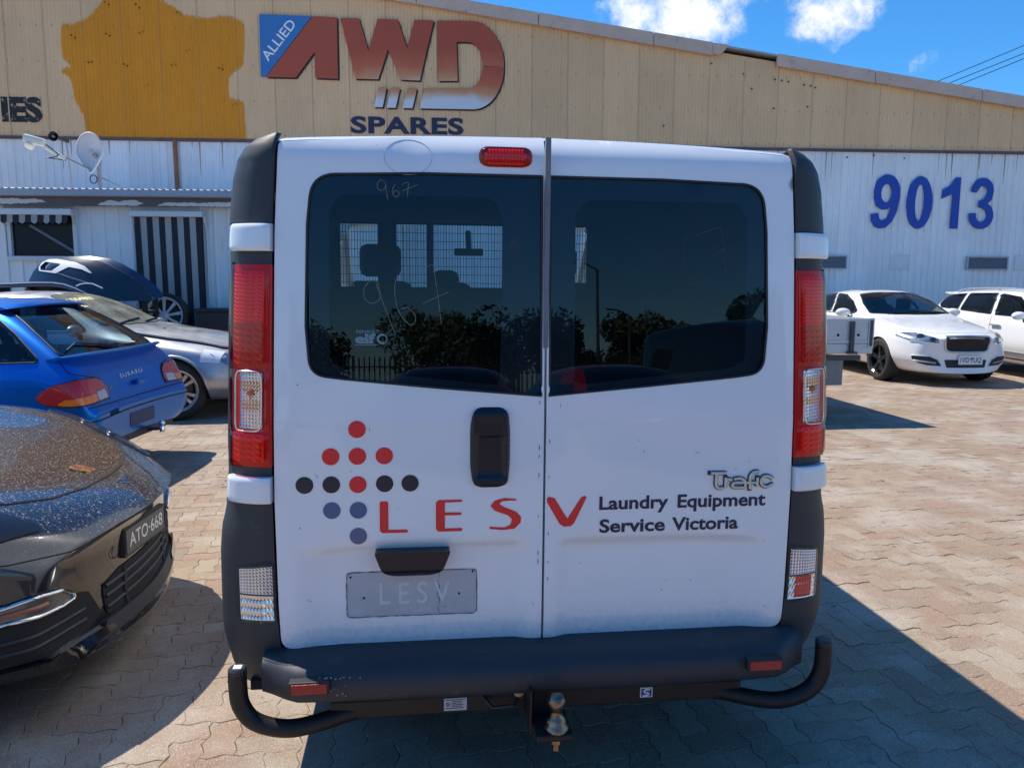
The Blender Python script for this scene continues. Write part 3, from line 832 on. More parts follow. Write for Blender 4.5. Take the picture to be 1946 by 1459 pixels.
# ------------------------------------------------------------------ site office (low annex) in front of the warehouse
AN = empty('site_office', (-4.637, 10.404, 0), (0, 0, R(-3.25)), 'low white ribbed site office with grey gutter and striped awnings, left of the van', 'building')
def build_annex():
    # in this frame local x = s of the wall, shifted so that s = x - 8.13 keeps the numbers of the survey
    S = lambda s: s+8.13
    x0, x1 = S(-11.4), S(-4.4)
    wallm = wall_mat('office_cladding', (0.82, 0.83, 0.85), (0.66, 0.68, 0.71), rust=(0.4, 0.36, 0.3), amount=0.45)
    # ribbed wall sheets round the window and the door
    def rib(x):
        t = (x/0.205) % 1.0
        return -0.02 if t < 0.12 else (-0.02+0.02*(t-0.12)/0.08 if t < 0.2 else (0.0 if t < 0.92 else -0.02*(t-0.92)/0.08))
    def sheet_piece(a, b, z0, z1):
        xs = {a, b}
        k = math.floor(a/0.205)
        while k*0.205 < b+0.3:
            for t in (0, 0.12, 0.2, 0.92):
                x = (k+t)*0.205+1e-5
                if a < x < b: xs.add(x)
            k += 1
        xs = sorted(xs); v = []; f = []
        for x in xs: v += [(x, rib(x), z0), (x, rib(x), z1)]
        f = [(2*i, 2*i+2, 2*i+3, 2*i+1) for i in range(len(xs)-1)]
        obj('wall_sheet', mesh('wall_sheet', v, f, wallm), AN)
    wa, wb, wz0, wz1 = S(-9.92), S(-8.92), 1.86, 2.62
    da, db = S(-8.06), S(-7.02)
    for k in range(-4, 9):
        a = x0+0.0; 
    edges = [x0, S(-10.74), wa]
    sheet_piece(edges[0], edges[1], 0, 2.70); sheet_piece(edges[1], edges[2], 0, 2.70)
    sheet_piece(wa, wb, 0, wz0); sheet_piece(wa, wb, wz1, 2.70)
    sheet_piece(wb, da, 0, 2.70); sheet_piece(da, db, 2.60, 2.70)
    sheet_piece(db, S(-6.2), 0, 2.70); sheet_piece(S(-6.2), S(-5.4), 0, 2.70); sheet_piece(S(-5.4), x1, 0, 2.70)
    b = MB(); b.box((x0, 0.03, 0), (x0+0.06, 4.6, 2.7)); b.box((x1-0.06, 0.03, 0), (x1, 4.6, 2.7)); b.build('side_wall', wallm, AN)
    # window
    fm = mat('office_frame', (0.62, 0.64, 0.66), 0.5)
    b = MB(); t = 0.05
    b.box((wa, -0.04, wz0), (wa+t, 0.06, wz1)); b.box((wb-t, -0.04, wz0), (wb, 0.06, wz1)); b.box((wa+t, -0.04, wz1-t), (wb-t, 0.06, wz1)); b.box((wa-0.02, -0.07, wz0-0.02), (wb+0.02, 0.06, wz0+0.05))
    w = b.build('window', fm, AN)
    MB().box((wa+t, 0.02, wz0+t), (wb-t, 0.028, wz1-t)).build('pane', mat('office_pane', (0.010, 0.012, 0.018), 0.25, spec=0.2), w)
    b = MB(); b.tube([(S(-9.6), 0.0, 2.37), (S(-8.98), 0.0, 1.98)], 0.022, 4); b.build('brace', mat('brace_grey', (0.2, 0.22, 0.26), 0.6), w)
    # cassette, bracket arms and scalloped valance
    dark = mat('awning_dark', (0.022, 0.024, 0.035), 0.85, bump=0.2, bscale=500); pale = mat('awning_pale', (0.40, 0.40, 0.39), 0.85, col2=(0.34, 0.34, 0.33), nscale=8)
    def stripes(name, xa, xb, n, zt, zb, y, yb, parent, scallop=0.0, first_dark=True):
        for i in range(n):
            a = xa+(xb-xa)*i/n; c = xa+(xb-xa)*(i+1)/n
            v = []; f = []; q = 6
            for j in range(q+1):
                x = a+(c-a)*j/q; d = scallop*math.sin(math.pi*j/q)
                bow = 0.012*math.sin(i*2.1+j*0.5)
                v += [(x, y, zt), (x, (y+yb)/2+bow, (zt+zb)/2), (x, yb, zb-d)]
            for j in range(q): f += [(3*j, 3*j+1, 3*j+4, 3*j+3), (3*j+1, 3*j+2, 3*j+5, 3*j+4)]
            me = mesh(name, v, f, dark if (i % 2 == 0) == first_dark else pale); shade(me)
            obj(name, me, parent)
    cas = MB().box((wa-0.09, -0.20, 2.51), (wb+0.02, -0.05, 2.60), bev=0.012).build('awning_cassette', fm, AN)
    stripes('stripe', wa+0.0, wb-0.04, 11, 2.52, 2.41, -0.17, -0.19, cas, 0.03)
    for x in (wa-0.03, wb+0.0): MB().tube([(x, -0.03, 1.9), (x, -0.03, 2.35), (x, -0.16, 2.54)], 0.014, 6).build('awning_arm', fm, cas)
    # doorway with the blind drawn down
    b = MB(); b.box((da-0.03, -0.02, 0), (da+0.04, 0.05, 2.6)); b.box((db-0.04, -0.02, 0), (db+0.05, 0.05, 2.6)); b.box((da+0.04, -0.02, 2.52), (db-0.04, 0.05, 2.6)); d = b.build('door_frame', fm, AN)
    MB().box((da+0.04, 0.03, 0), (db-0.04, 0.045, 2.52)).build('door', mat('office_door', (0.05, 0.055, 0.07), 0.5), d)
    cas = MB().box((da-0.02, -0.17, 2.50), (db+0.0, -0.04, 2.585), bev=0.012).build('blind_cassette', fm, AN)
    stripes('stripe', da+0.02, db-0.03, 11, 2.51, 0.55, -0.10, -0.07, cas, 0.0)
    for x in (da-0.015, db+0.015): MB().tube([(x, -0.03, 1.2), (x, -0.03, 2.3), (x, -0.13, 2.52)], 0.013, 6).build('blind_arm', fm, cas)
    # roof, fascia, gutter
    gm = mat('gutter_grey', (0.34, 0.38, 0.44), 0.4, col2=(0.28, 0.32, 0.38), nscale=4)
    b = MB(); pts = [(-0.30, 2.875), (-0.30, 2.79), (-0.285, 2.775), (-0.19, 2.775), (-0.185, 2.80), (-0.185, 2.855), (-0.285, 2.855)]
    b.add([(x0-0.1, y, z) for y, z in pts]+[(x1+0.1, y, z) for y, z in pts], [(i, (i+1) % 7, 7+(i+1) % 7, 7+i) for i in range(7)]); b.build('gutter', gm, AN)
    fas = mat('peeling_fascia', (0.10, 0.085, 0.09), 0.8, col2=(0.15, 0.12, 0.12), nscale=4)
    MB().box((x0-0.1, -0.18, 2.645), (x1+0.1, -0.15, 2.80)).build('fascia_board', fas, AN)
    flake = mat('flaking_paint', (0.60, 0.61, 0.62), 0.7)
    for poly in ([(-10.3, 2.70), (-10.1, 2.735), (-9.7, 2.745), (-9.6, 2.735), (-9.4, 2.745), (-9.25, 2.70), (-9.5, 2.675), (-9.9, 2.66), (-10.3, 2.65)],
                 [(-8.52, 2.66), (-8.4, 2.72), (-8.32, 2.73), (-8.2, 2.70), (-8.12, 2.735), (-7.98, 2.73), (-7.85, 2.69), (-7.95, 2.655), (-8.1, 2.66), (-8.2, 2.65)],
                 [(-7.66, 2.66), (-7.55, 2.70), (-7.3, 2.71), (-7.0, 2.70), (-6.8, 2.72), (-6.5, 2.71), (-6.2, 2.715), (-6.0, 2.66), (-6.6, 2.65), (-7.2, 2.655)]):
        pr = [(S(a), c) for a, c in resample(poly, 0.04)]
        pr = [(a+random.uniform(-0.008, 0.008), c+random.uniform(-0.008, 0.008)) for a, c in pr]
        MB().prism(pr, lambda x, z: (x, -0.1835, z), lambda x, z: (x, -0.1805, z)).build('flaking_paint', flake, AN)
    b = MB(); v = []; f = []
    n = int((x1-x0+0.2)/0.025)
    for i in range(n+1):
        x = x0-0.1+i*0.025; dz = 0.012*math.cos(2*math.pi*x/0.1)
        v += [(x, -0.24, 2.885+dz), (x, 4.66, 3.16+dz)]
    f = [(2*i, 2*i+2, 2*i+3, 2*i+1) for i in range(n)]
    me = mesh('roof_sheet', v, f, mat('pink_white_roof', (0.72, 0.66, 0.66), 0.5)); shade(me, 60); obj('roof_sheet', me, AN)
build_annex()

# ------------------------------------------------------------------ dish, horn, wires
def build_dish():
    grey = mat('galv_grey', (0.30, 0.32, 0.35), 0.5, metal=0.4)
    white = mat('dish_white', (0.72, 0.71, 0.70), 0.5, col2=(0.5, 0.52, 0.57), nscale=5, nfac=0.4, stretch=(1, 1, 0.4))
    plastic = mat('lnb_cream', (0.74, 0.71, 0.62), 0.5)
    ca, sa = math.cos(R(-3.25)), math.sin(R(-3.25))
    base = Vector((-4.637, 10.404, 0))
    def W(s, z, off):    # survey coordinates of the office wall; off = metres behind the wall
        x = s+8.13; return Vector((base.x+x*ca-off*sa, base.y+x*sa+off*ca, z))
    o = empty('satellite_dish', W(-8.81, 2.93, 0.6), (0, 0, R(-3.25)), 'white egg shaped satellite dish on the site office roof', 'satellite dish')
    B = lambda s, z, y=0.0: (s+8.81, y, z-2.93)
    MB().tube([B(-8.81, 2.90), B(-8.81, 3.45), B(-8.86, 3.5, -0.06)], 0.033, 10).build('mast', grey, o, smooth=True)
    MB().tube([B(-8.8, 3.16), B(-8.40, 2.93, 0.25)], 0.012, 6).build('stay', grey, o)
    # reflector: egg outline, shallow bowl turned to the left
    cx, cz = -8.93, 3.54
    n = 36; rings = 7; v = [B(cx, cz, -0.02)]; f = []
    ax = Vector((-0.55, -0.8, 0.2)).normalized()
    for r in range(1, rings+1):
        t = r/rings
        for i in range(n):
            a = 2*math.pi*i/n; ex = 0.215*math.cos(a); ez = 0.30*math.sin(a)
            if ez < 0: ex *= 1-0.62*(-ez/0.30)**1.3
            ex *= 1.0; ez *= 1.08 if ez < 0 else 0.95
            dd = 0.09*(1-t*t)
            v.append(B(cx+ex*t+0.02*t, cz+ez*t, -0.06+dd-0.16*(ex*t)))
    for i in range(n): f.append((0, 1+i, 1+(i+1) % n))
    for r in range(rings-1):
        for i in range(n): f.append((1+r*n+i, 1+(r+1)*n+i, 1+(r+1)*n+(i+1) % n, 1+r*n+(i+1) % n))
    me = mesh('reflector', v, f, white, smooth=True); p = obj('reflector', me, o)
    md = p.modifiers.new('s', 'SOLIDIFY'); md.thickness = 0.014
    ring_tube('rim', v[-n:], 0.010, white, p, 6)
    MB().tube([B(-8.92, 3.26, -0.05), B(-9.12, 3.37, -0.14), B(-9.36, 3.50, -0.25)], 0.018, 8).build('feed_arm', grey, o, smooth=True)
    b = MB(); b.box((-0.17, -0.08, -0.055), (0.14, 0.06, 0.06), bev=0.03)
    l = b.build('feed_horn', plastic, o, smooth=True); l.location = B(-9.58, 3.645, -0.30); l.rotation_euler = (0, R(14), 0)
    b = MB(); b.lathe([(0.001, -0.06), (0.06, -0.06), (0.065, 0.05), (0.04, 0.06), (0.001, 0.06)], (-0.06, -0.02, -0.07), (0, -0.5, -0.6), 14); b.build('feed_cap', plastic, l, smooth=True)
    MB().tube([B(-9.45, 3.56, -0.28), B(-9.22, 3.40, -0.2)], 0.03, 8).build('amplifier', plastic, o, smooth=True)
    cab = [B(-9.44, 3.6, -0.3)]+[B(-9.40+0.12*math.sin(t*0.55), 3.55-0.045*t+0.0035*t*t, -0.27) for t in range(1, 8)]+[B(-9.2, 3.38, -0.2)]
    MB().tube(cab, 0.008, 6).build('cable', BLACK, o, smooth=True)
    MB().tube([B(-8.88+0.055*math.cos(R(a)), 3.12+0.065*math.sin(R(a)), -0.05) for a in range(0, 700, 30)], 0.008, 6).build('cable', BLACK, o, smooth=True)
    h = empty('siren_horn', W(-9.47, 3.77, 0.6), (0, 0, R(-3.25)), 'small round black horn on the white wall beside the dish feed', 'horn')
    MB().lathe([(0.075, 0.0), (0.07, 0.02), (0.045, 0.04), (0.03, 0.10), (0.03, 0.45)], (0, 0, 0), (0, 1, 0), 20).build('flare', BLACK, h, smooth=True)
    MB().lathe([(0.001, -0.005), (0.018, 0.0), (0.02, 0.05)], (0, 0, 0), (0, 1, 0), 12).build('driver', grey, h, smooth=True)
    MB().tube([(0, 0.40, 0), (0, 0.44, -0.25), (0, 0.5, -0.72)], 0.012, 6).build('bracket', grey, h)
build_dish()
# ------------------------------------------------------------------ the van
def paint_white():
    m = mat('van_white', (0.84, 0.85, 0.86), 0.28, coat=1.0, coat_rough=0.05, col2=(0.80, 0.81, 0.825), nscale=2.2, nfac=0.6, rough2=0.42,
            dirt=(0.42, 0.40, 0.38), dirt_scale=14, dirt_min=0.70, dirt_max=0.86)
    N, L = nodes_of(m); b = N['Principled BSDF']
    # fine black specks and chips
    tc = N.new('ShaderNodeTexCoord'); vo = N.new('ShaderNodeTexVoronoi'); vo.inputs['Scale'].default_value = 13
    L.new(tc.outputs['Object'], vo.inputs['Vector'])
    lt = N.new('ShaderNodeMath'); lt.operation = 'LESS_THAN'; lt.inputs[1].default_value = 0.028; L.new(vo.outputs['Distance'], lt.inputs[0])
    x = N.new('ShaderNodeMix'); x.data_type = 'RGBA'; x.inputs['B'].default_value = (0.04, 0.045, 0.06, 1)
    src = b.inputs['Base Color'].links[0].from_socket
    sp = N.new('ShaderNodeSeparateColor'); L.new(vo.outputs['Color'], sp.inputs[0])
    gt = N.new('ShaderNodeMath'); gt.operation = 'GREATER_THAN'; gt.inputs[1].default_value = 0.72; L.new(sp.outputs[0], gt.inputs[0])
    mu = N.new('ShaderNodeMath'); mu.operation = 'MULTIPLY'; L.new(lt.outputs[0], mu.inputs[0]); L.new(gt.outputs[0], mu.inputs[1])
    L.new(mu.outputs[0], x.inputs['Factor']); L.new(src, x.inputs['A'])
    # grime that settles along the bottom rail and round the plate
    sx = N.new('ShaderNodeSeparateXYZ'); L.new(tc.outputs['Object'], sx.inputs[0])
    mr = N.new('ShaderNodeMapRange'); mr.inputs[1].default_value = 0.62; mr.inputs[2].default_value = 0.47; mr.inputs[4].default_value = 0.28; L.new(sx.outputs['Z'], mr.inputs[0])
    n2 = N.new('ShaderNodeTexNoise'); n2.inputs['Scale'].default_value = 75; n2.inputs['Detail'].default_value = 8; L.new(tc.outputs['Object'], n2.inputs['Vector'])
    r2 = N.new('ShaderNodeMapRange'); r2.inputs[1].default_value = 0.42; r2.inputs[2].default_value = 0.7; L.new(n2.outputs[0], r2.inputs[0])
    m2 = N.new('ShaderNodeMath'); m2.operation = 'MULTIPLY'; L.new(mr.outputs[0], m2.inputs[0]); L.new(r2.outputs[0], m2.inputs[1])
    y = N.new('ShaderNodeMix'); y.data_type = 'RGBA'; y.inputs['B'].default_value = (0.34, 0.32, 0.30, 1)
    L.new(m2.outputs[0], y.inputs['Factor']); L.new(x.outputs['Result'], y.inputs['A']); L.new(y.outputs['Result'], b.inputs['Base Color'])
    return m
VANW = paint_white()
PLASTIC = mat('charcoal_plastic', (0.026, 0.028, 0.034), 0.5, col2=(0.036, 0.038, 0.045), nscale=5, rough2=0.62, bump=0.12, bscale=500,
              dirt=(0.10, 0.10, 0.105), dirt_scale=11, dirt_min=0.60, dirt_max=0.82)
VAN = empty('delivery_van', (0, 0, 0), (0, 0.0049, 0), 'white delivery van seen from behind, with red LESV lettering and dark rear windows', 'van')
def build_van():
    def yD(x, z):
        d = max(0, z-1.15)*0.062
        if z > 1.875: d += ((z-1.875)/0.085)**2*0.042
        if z < 0.55: d += ((0.55-z)/0.06)**2*0.006
        return d
    def yR(x, z):            # with the pressed relief of the door skins
        d = yD(x, z)
        ax = abs(x)
        d += 0.018*sstep(0.790, 0.757, z+0.012*sstep(0.45, 0.70, ax)-0.012)*sstep(0.725, 0.62, ax)*sstep(0.03, 0.085, ax)
        if ax > 0.715: d += ((ax-0.715)/0.05)**2*0.006
        q = ((x+0.385)/0.055)**2+((z-1.905)/0.035)**2
        if q < 9: d += 0.0055*math.exp(-q)
        d += 0.0012*math.sin(x*7+z*3)*math.sin(z*5+1)
        return d
    dx = [(0.47, 0.752), (0.53, 0.757), (0.62, 0.762), (0.93, 0.765), (1.30, 0.757), (1.68, 0.748), (1.90, 0.737), (1.96, 0.728)]
    DX = lambda z: lerp_table(dx, z)
    WT = [(0.34, 0.915), (0.40, 0.932), (0.53, 0.950), (0.75, 0.948), (0.82, 0.942), (0.89, 0.926), (1.0, 0.916), (1.3, 0.906), (1.65, 0.893), (1.72, 0.887), (1.82, 0.876), (1.875, 0.863), (1.91, 0.845), (1.93, 0.822), (1.942, 0.79), (1.947, 0.765)]
    WZ = lambda z: lerp_table(WT, z)
    # ---- rear doors
    sideprof = [0.53, 0.62, 0.93, 1.3, 1.68, 1.90]
    win = [(-0.5, 1.269), (-0.585, 1.2745), (-0.645, 1.2995), (-0.6645, 1.345), (-0.6685, 1.45), (-0.6565, 1.74), (-0.640, 1.782), (-0.6, 1.822), (-0.56, 1.8345), (-0.34, 1.843), (-0.004, 1.843), (-0.004, 1.2215), (-0.20, 1.238), (-0.347, 1.252)]
    see = [(-0.130, 1.250), (-0.120, 1.702, 0.08), (-0.151, 1.779, 0.05), (-0.56, 1.779, 0.05), (-0.6, 1.73, 0.05), (-0.606, 1.50), (-0.606, 1.315), (-0.35, 1.285)]
    winL = round_poly([(-0.004, 1.2215, 0.004), (-0.30, 1.247), (-0.568, 1.273, 0.06), (-0.66, 1.285, 0.07), (-0.6695, 1.42, 0.1), (-0.661, 1.70, 0.1), (-0.647, 1.834, 0.085), (-0.34, 1.8435, 0.3), (-0.004, 1.8435, 0.004)], 0.03, 8)
    seeL = round_poly([(-0.128, 1.252, 0.02), (-0.119, 1.70, 0.05), (-0.138, 1.782, 0.075), (-0.575, 1.782, 0.05), (-0.603, 1.735, 0.06), (-0.606, 1.32, 0.04), (-0.56, 1.298, 0.05)], 0.02, 6)
    GL = glass('privacy_glass', (0.50, 0.60, 0.70), 1.52)
    FRIT = mat('window_frit', (0.004, 0.005, 0.007), 0.35)
    doors = []
    for sd in (-1, 1):
        xg = 0.0035
        off = 0.003 if sd < 0 else 0.004
        outer = [(sd*(DX(z)), z) for z in sideprof]
        poly = [(sd*xg+0.003, 0.4855, 0.006), (sd*0.757, 0.489, 0.035)]+[(a, c) for a, c in outer[1:-1]]+[(sd*0.7345, 1.921, 0.015), (sd*0.40, 1.946, 0.2), (sd*xg+0.003, 1.9575, 0.010)]
        poly = round_poly(poly, 0.05, 6)
        hole = [(sd*-x+(0.003 if abs(x) < 0.01 else 0), z) if sd > 0 else (x+(0.0 if abs(x) > 0.01 else 0.0), z) for x, z in winL]
        # the window runs almost to the meeting edge of the doors
        hole = [((sd*0.012+0.003) if abs(x) < 0.02 else x, z) for x, z in hole]
        fn = lambda x, z: (x, yR(x, z), z)
        d = sheet('rear_door', poly, [hole], 0.019, fn, VANW, VAN, inner=lambda x, z: (x, yR(x, z)+0.03, z), flip=(False))
        me = d.data; bm = bmesh.new(); bm.from_mesh(me)
        if sum(f.normal.y*f.calc_area() for f in bm.faces) > 0: bmesh.ops.reverse_faces(bm, faces=bm.faces[:])
        bm.to_mesh(me); bm.free(); shade(me, 45)
        doors.append(d)
        hb = resample(hole, 0.03)
        MB().tube([(x, yD(x, z)+0.001, z) for x, z in hb], 0.0038, 6, closed=True).build('window_seal', BLACK, d, smooth=70)
        holein = [(x, z) for x, z in hole]
        sheet('window_frame', holein, [[((0.090 if -x < 0.10 else -x), z) for x, z in ((x+(0.031 if x > -0.2 else 0), z) for x, z in seeL)] if sd > 0 else seeL], 0.05, lambda x, z: (x, yD(x, z)+0.0085, z), FRIT, d, smooth=0)
        sheet('window_glass', holein, [], 0.05, lambda x, z: (x, yD(x, z)+0.0045, z), GL, d, smooth=60)
    dl, dr = doors
    MB().box((-0.0045, 0.012, 0.49), (0.0105, 0.03, 1.945)).build('door_seal', mat('seal_grey', (0.20, 0.22, 0.26), 0.6, col2=(0.12, 0.13, 0.15), nscale=12), VAN)
    MB().box((-0.77, 0.05, 0.455), (0.77, 0.075, 0.50)).build('door_sill', BLACK, VAN)
    # chalk circle round the dent
    CHALK = mat('chalk', (0.20, 0.20, 0.145), 0.9)
    PENC = mat('pencil_mark', (0.40, 0.40, 0.42), 0.9)
    MB().tube([(-0.385+0.066*math.cos(R(a)), yR(-0.385+0.066*math.cos(R(a)), 1.888+0.05*math.sin(R(a)))-0.0004, 1.888+0.05*math.sin(R(a))) for a in range(0, 360, 12)], 0.0006, 4, closed=True).build('chalk_ring', PENC, dl)
    # ---- yard number written on the glass
    SC = {'n9': [(-0.447, 1.812), (-0.453, 1.821), (-0.463, 1.822), (-0.47, 1.811), (-0.468, 1.799), (-0.459, 1.794), (-0.449, 1.802), (-0.447, 1.812), (-0.445, 1.79), (-0.442, 1.77)],
          'n6': [(-0.421, 1.813), (-0.428, 1.799), (-0.427, 1.784), (-0.419, 1.777), (-0.411, 1.783), (-0.413, 1.793), (-0.422, 1.794), (-0.427, 1.786)],
          'n7': [(-0.404, 1.81), (-0.386, 1.818), (-0.386, 1.8), (-0.388, 1.777)], 'n7s': [(-0.401, 1.794), (-0.358, 1.813)],
          'b9': [(-0.468, 1.524), (-0.47, 1.541), (-0.483, 1.548), (-0.5, 1.539), (-0.51, 1.519), (-0.507, 1.495), (-0.49, 1.484), (-0.473, 1.489), (-0.465, 1.5), (-0.466, 1.515), (-0.478, 1.545)],
          'b9t': [(-0.478, 1.545), (-0.457, 1.484), (-0.426, 1.403)],
          'b6': [(-0.421, 1.553), (-0.425, 1.52), (-0.42, 1.48), (-0.407, 1.449), (-0.392, 1.431), (-0.38, 1.424), (-0.369, 1.433), (-0.369, 1.452), (-0.385, 1.469), (-0.4, 1.472), (-0.409, 1.468)],
          'b7': [(-0.395, 1.555), (-0.355, 1.575), (-0.32, 1.593), (-0.315, 1.578), (-0.305, 1.507), (-0.295, 1.427)], 'b7s': [(-0.347, 1.485), (-0.274, 1.517)],
          'r7': [(0.44, 1.683), (0.48, 1.699), (0.516, 1.71), (0.524, 1.698), (0.532, 1.634), (0.539, 1.575)], 'r7s': [(0.491, 1.624), (0.551, 1.658)],
          'r6': [(0.418, 1.689), (0.409, 1.641), (0.414, 1.586), (0.43, 1.552), (0.446, 1.544), (0.459, 1.559)]}
    faint = mat('faint_chalk', (0.07, 0.085, 0.11), 0.9)
    def smoothed(p, k=5):
        out = []; n = len(p)
        for i in range(n-1):
            a, b, c, d = (Vector(p[max(i-1, 0)]), Vector(p[i]), Vector(p[i+1]), Vector(p[min(i+2, n-1)]))
            for j in range(k):
                t = j/k
                q = 0.5*((2*b)+(c-a)*t+(2*a-5*b+4*c-d)*t*t+(3*b-a-3*c+d)*t**3); out.append((q.x, q.y))
        out.append(tuple(p[-1])); return out
    for grp, keys, par, mm, w in (('chalk_number', ('n9', 'n6', 'n7', 'n7s'), dl, CHALK, 0.0017), ('chalk_number', ('b9', 'b9t', 'b6', 'b7', 'b7s'), dl, CHALK, 0.0018), ('chalk_number', ('r7', 'r7s', 'r6'), dr, faint, 0.0016)):
        b = MB()
        for k in keys:
            p = smoothed(SC[k])
            v, f = stroke_poly(p, [w*random.uniform(0.6, 1.2) for _ in p])
            b.add([(x, yD(x, z)+0.0035, z) for x, z in v], f)
        b.build(grp, mm, par)
    # window sticker
    stk = mat('sticker_white', (0.16, 0.26, 0.30), 0.6)
    b = MB()
    v, f = text_mesh('RENAULT', 0.0088, 0.012, 1.0, width=0.063); b.add([(-0.532+x, yD(0, 1.40)+0.0034, 1.4015+y) for x, y, _ in v], f)
    v, f = text_mesh('elf', 0.026, 0.045, 0.95, width=0.057); b.add([(-0.536+x, yD(0, 1.38)+0.0034, 1.3735+y) for x, y, _ in v], f)
    for pts, w in ((arc(-0.461, 1.385, 0.012, 0.012, 60, 300, 12), 0.006), (arc(-0.461, 1.385, 0.013, 0.013, -70, 60, 8), 0.003), ([(-0.536, 1.3685), (-0.47, 1.3685)], 0.0016)):
        v, f = stroke_poly(pts, w); b.add([(x, yD(x, z)+0.0034, z) for x, z in v], f)
    b.build('window_sticker', stk, dl)
    # ---- vinyl logo
    RED = mat('vinyl_red', (0.80, 0.030, 0.032), 0.4); NAVY = mat('vinyl_navy', (0.014, 0.018, 0.055), 0.4); INKD = mat('vinyl_black', (0.022, 0.022, 0.035), 0.4)
    BL1 = mat('vinyl_blue', (0.085, 0.13, 0.26), 0.4); BL2 = mat('vinyl_violet', (0.125, 0.135, 0.25), 0.4)
    P = lambda x, z, o=0.0012: (x, yR(x, z)-o, z)
    for x, z, m in ((-0.533, 1.132, RED), (-0.607, 1.055, RED), (-0.533, 1.055, RED), (-0.458, 1.055, RED), (-0.681, 0.974, INKD), (-0.607, 0.974, INKD), (-0.533, 0.973, RED), (-0.458, 0.974, INKD), (-0.386, 0.974, INKD),
                    (-0.607, 0.899, BL1), (-0.533, 0.898, BL1), (-0.534, 0.822, BL2)):
        r = 0.0245; n = 32
        v = [P(x, z)]+[P(x+r*math.cos(2*math.pi*i/n), z+r*math.sin(2*math.pi*i/n)) for i in range(n)]
        obj('logo_dot', mesh('logo_dot', v, [(0, 1+i, 1+(i+1) % n) for i in range(n)], m), dl)
    LET = {'letter_l': [(-0.473, 0.918), (-0.469, 0.9225), (-0.452, 0.9225), (-0.4485, 0.918), (-0.4485, 0.838), (-0.396, 0.8375), (-0.3925, 0.833), (-0.395, 0.8285), (-0.466, 0.8285), (-0.473, 0.835)],
           'letter_e': [(-0.313, 0.915), (-0.306, 0.9225), (-0.239, 0.9225), (-0.236, 0.9195), (-0.239, 0.9155), (-0.287, 0.9145), (-0.287, 0.8855), (-0.241, 0.8845), (-0.238, 0.8805), (-0.241, 0.8765), (-0.287, 0.8765), (-0.287, 0.838), (-0.239, 0.838), (-0.236, 0.833), (-0.239, 0.8285), (-0.306, 0.8285), (-0.313, 0.836)],
           'letter_s': [(-0.077, 0.9155), (-0.082, 0.921), (-0.114, 0.924), (-0.143, 0.917), (-0.155, 0.901), (-0.143, 0.887), (-0.104, 0.872), (-0.092, 0.86), (-0.096, 0.844), (-0.113, 0.836), (-0.143, 0.838), (-0.156, 0.840), (-0.158, 0.8325), (-0.118, 0.828), (-0.084, 0.831), (-0.066, 0.849), (-0.065, 0.867), (-0.079, 0.882), (-0.118, 0.899), (-0.129, 0.907), (-0.121, 0.914), (-0.099, 0.916)],
           'letter_v': [(0.0115, 0.921), (0.021, 0.9235), (0.034, 0.920), (0.073, 0.857), (0.113, 0.920), (0.124, 0.925), (0.130, 0.920), (0.094, 0.843), (0.084, 0.8335), (0.063, 0.8325), (0.050, 0.841), (0.0115, 0.908)]}
    for nm, pl in LET.items():
        b = MB(); tri = tessellate_polygon([[Vector((x, z, 0)) for x, z in pl]])
        b.add([P(x, z) for x, z in pl], [tuple(t) for t in tri]); b.build(nm, RED, dr if nm == 'letter_v' else dl)
    for tx, x0, z0, h, w in (('Laundry', 0.1685, 0.8815, 0.0405, 0.2110), ('Equipment', 0.4080, 0.8820, 0.0405, 0.2755), ('Service', 0.1705, 0.8115, 0.0405, 0.2010), ('Victoria', 0.3930, 0.8120, 0.0405, 0.2070)):
        v, f = text_mesh(tx, h, 0.027, 1.0, width=w)
        obj('lettering', mesh('lettering', [P(x0+x, z0+y+0.003*x) for x, y, _ in v], f, NAVY), dr)
    # ---- model badge, raised strokes
    TRF = {'T': [(0.507, 0.986), (0.555, 0.985)], 'Ts': [(0.524, 0.985), (0.523, 0.957), (0.526, 0.944), (0.535, 0.939), (0.547, 0.94)], 'r': [(0.553, 0.972), (0.553, 0.939)], 'ra': [(0.553, 0.957), (0.558, 0.964), (0.565, 0.966), (0.572, 0.963)],
           'a': [(0.579, 0.966), (0.59, 0.968), (0.603, 0.967), (0.613, 0.96), (0.615, 0.949), (0.614, 0.941), (0.604, 0.94), (0.582, 0.941), (0.574, 0.946), (0.576, 0.952), (0.584, 0.956), (0.614, 0.955), (0.653, 0.954)],
           'f': [(0.63, 0.935), (0.629, 0.969), (0.634, 0.981), (0.643, 0.987), (0.657, 0.987)], 'i': [(0.653, 0.97), (0.652, 0.941)], 'c': [(0.7, 0.965), (0.69, 0.972), (0.677, 0.974), (0.667, 0.967), (0.664, 0.956), (0.67, 0.945), (0.683, 0.941), (0.704, 0.95)]}
    b = MB(); b2 = MB()
    for p in TRF.values():
        q = smoothed(p, 4)
        b.tube([(x, yR(x, z)-0.006, z) for x, z in q], 0.0042, 8)
        v, f = stroke_poly([(q[0][0]*2-q[1][0], q[0][1]*2-q[1][1])]+q, 0.0132); b2.add([(x, yR(x, z)-0.0024, z) for x, z in v], f)
    bp = b2.build('badge', mat('badge_backing', (0.02, 0.025, 0.06), 0.4), dr)
    b.build('badge_lettering', mat('badge_reflected_tan', (0.74, 0.64, 0.50), 0.4, metal=0.2), bp, smooth=True)  # chrome strokes with the ground's tan reflection put into their base colour
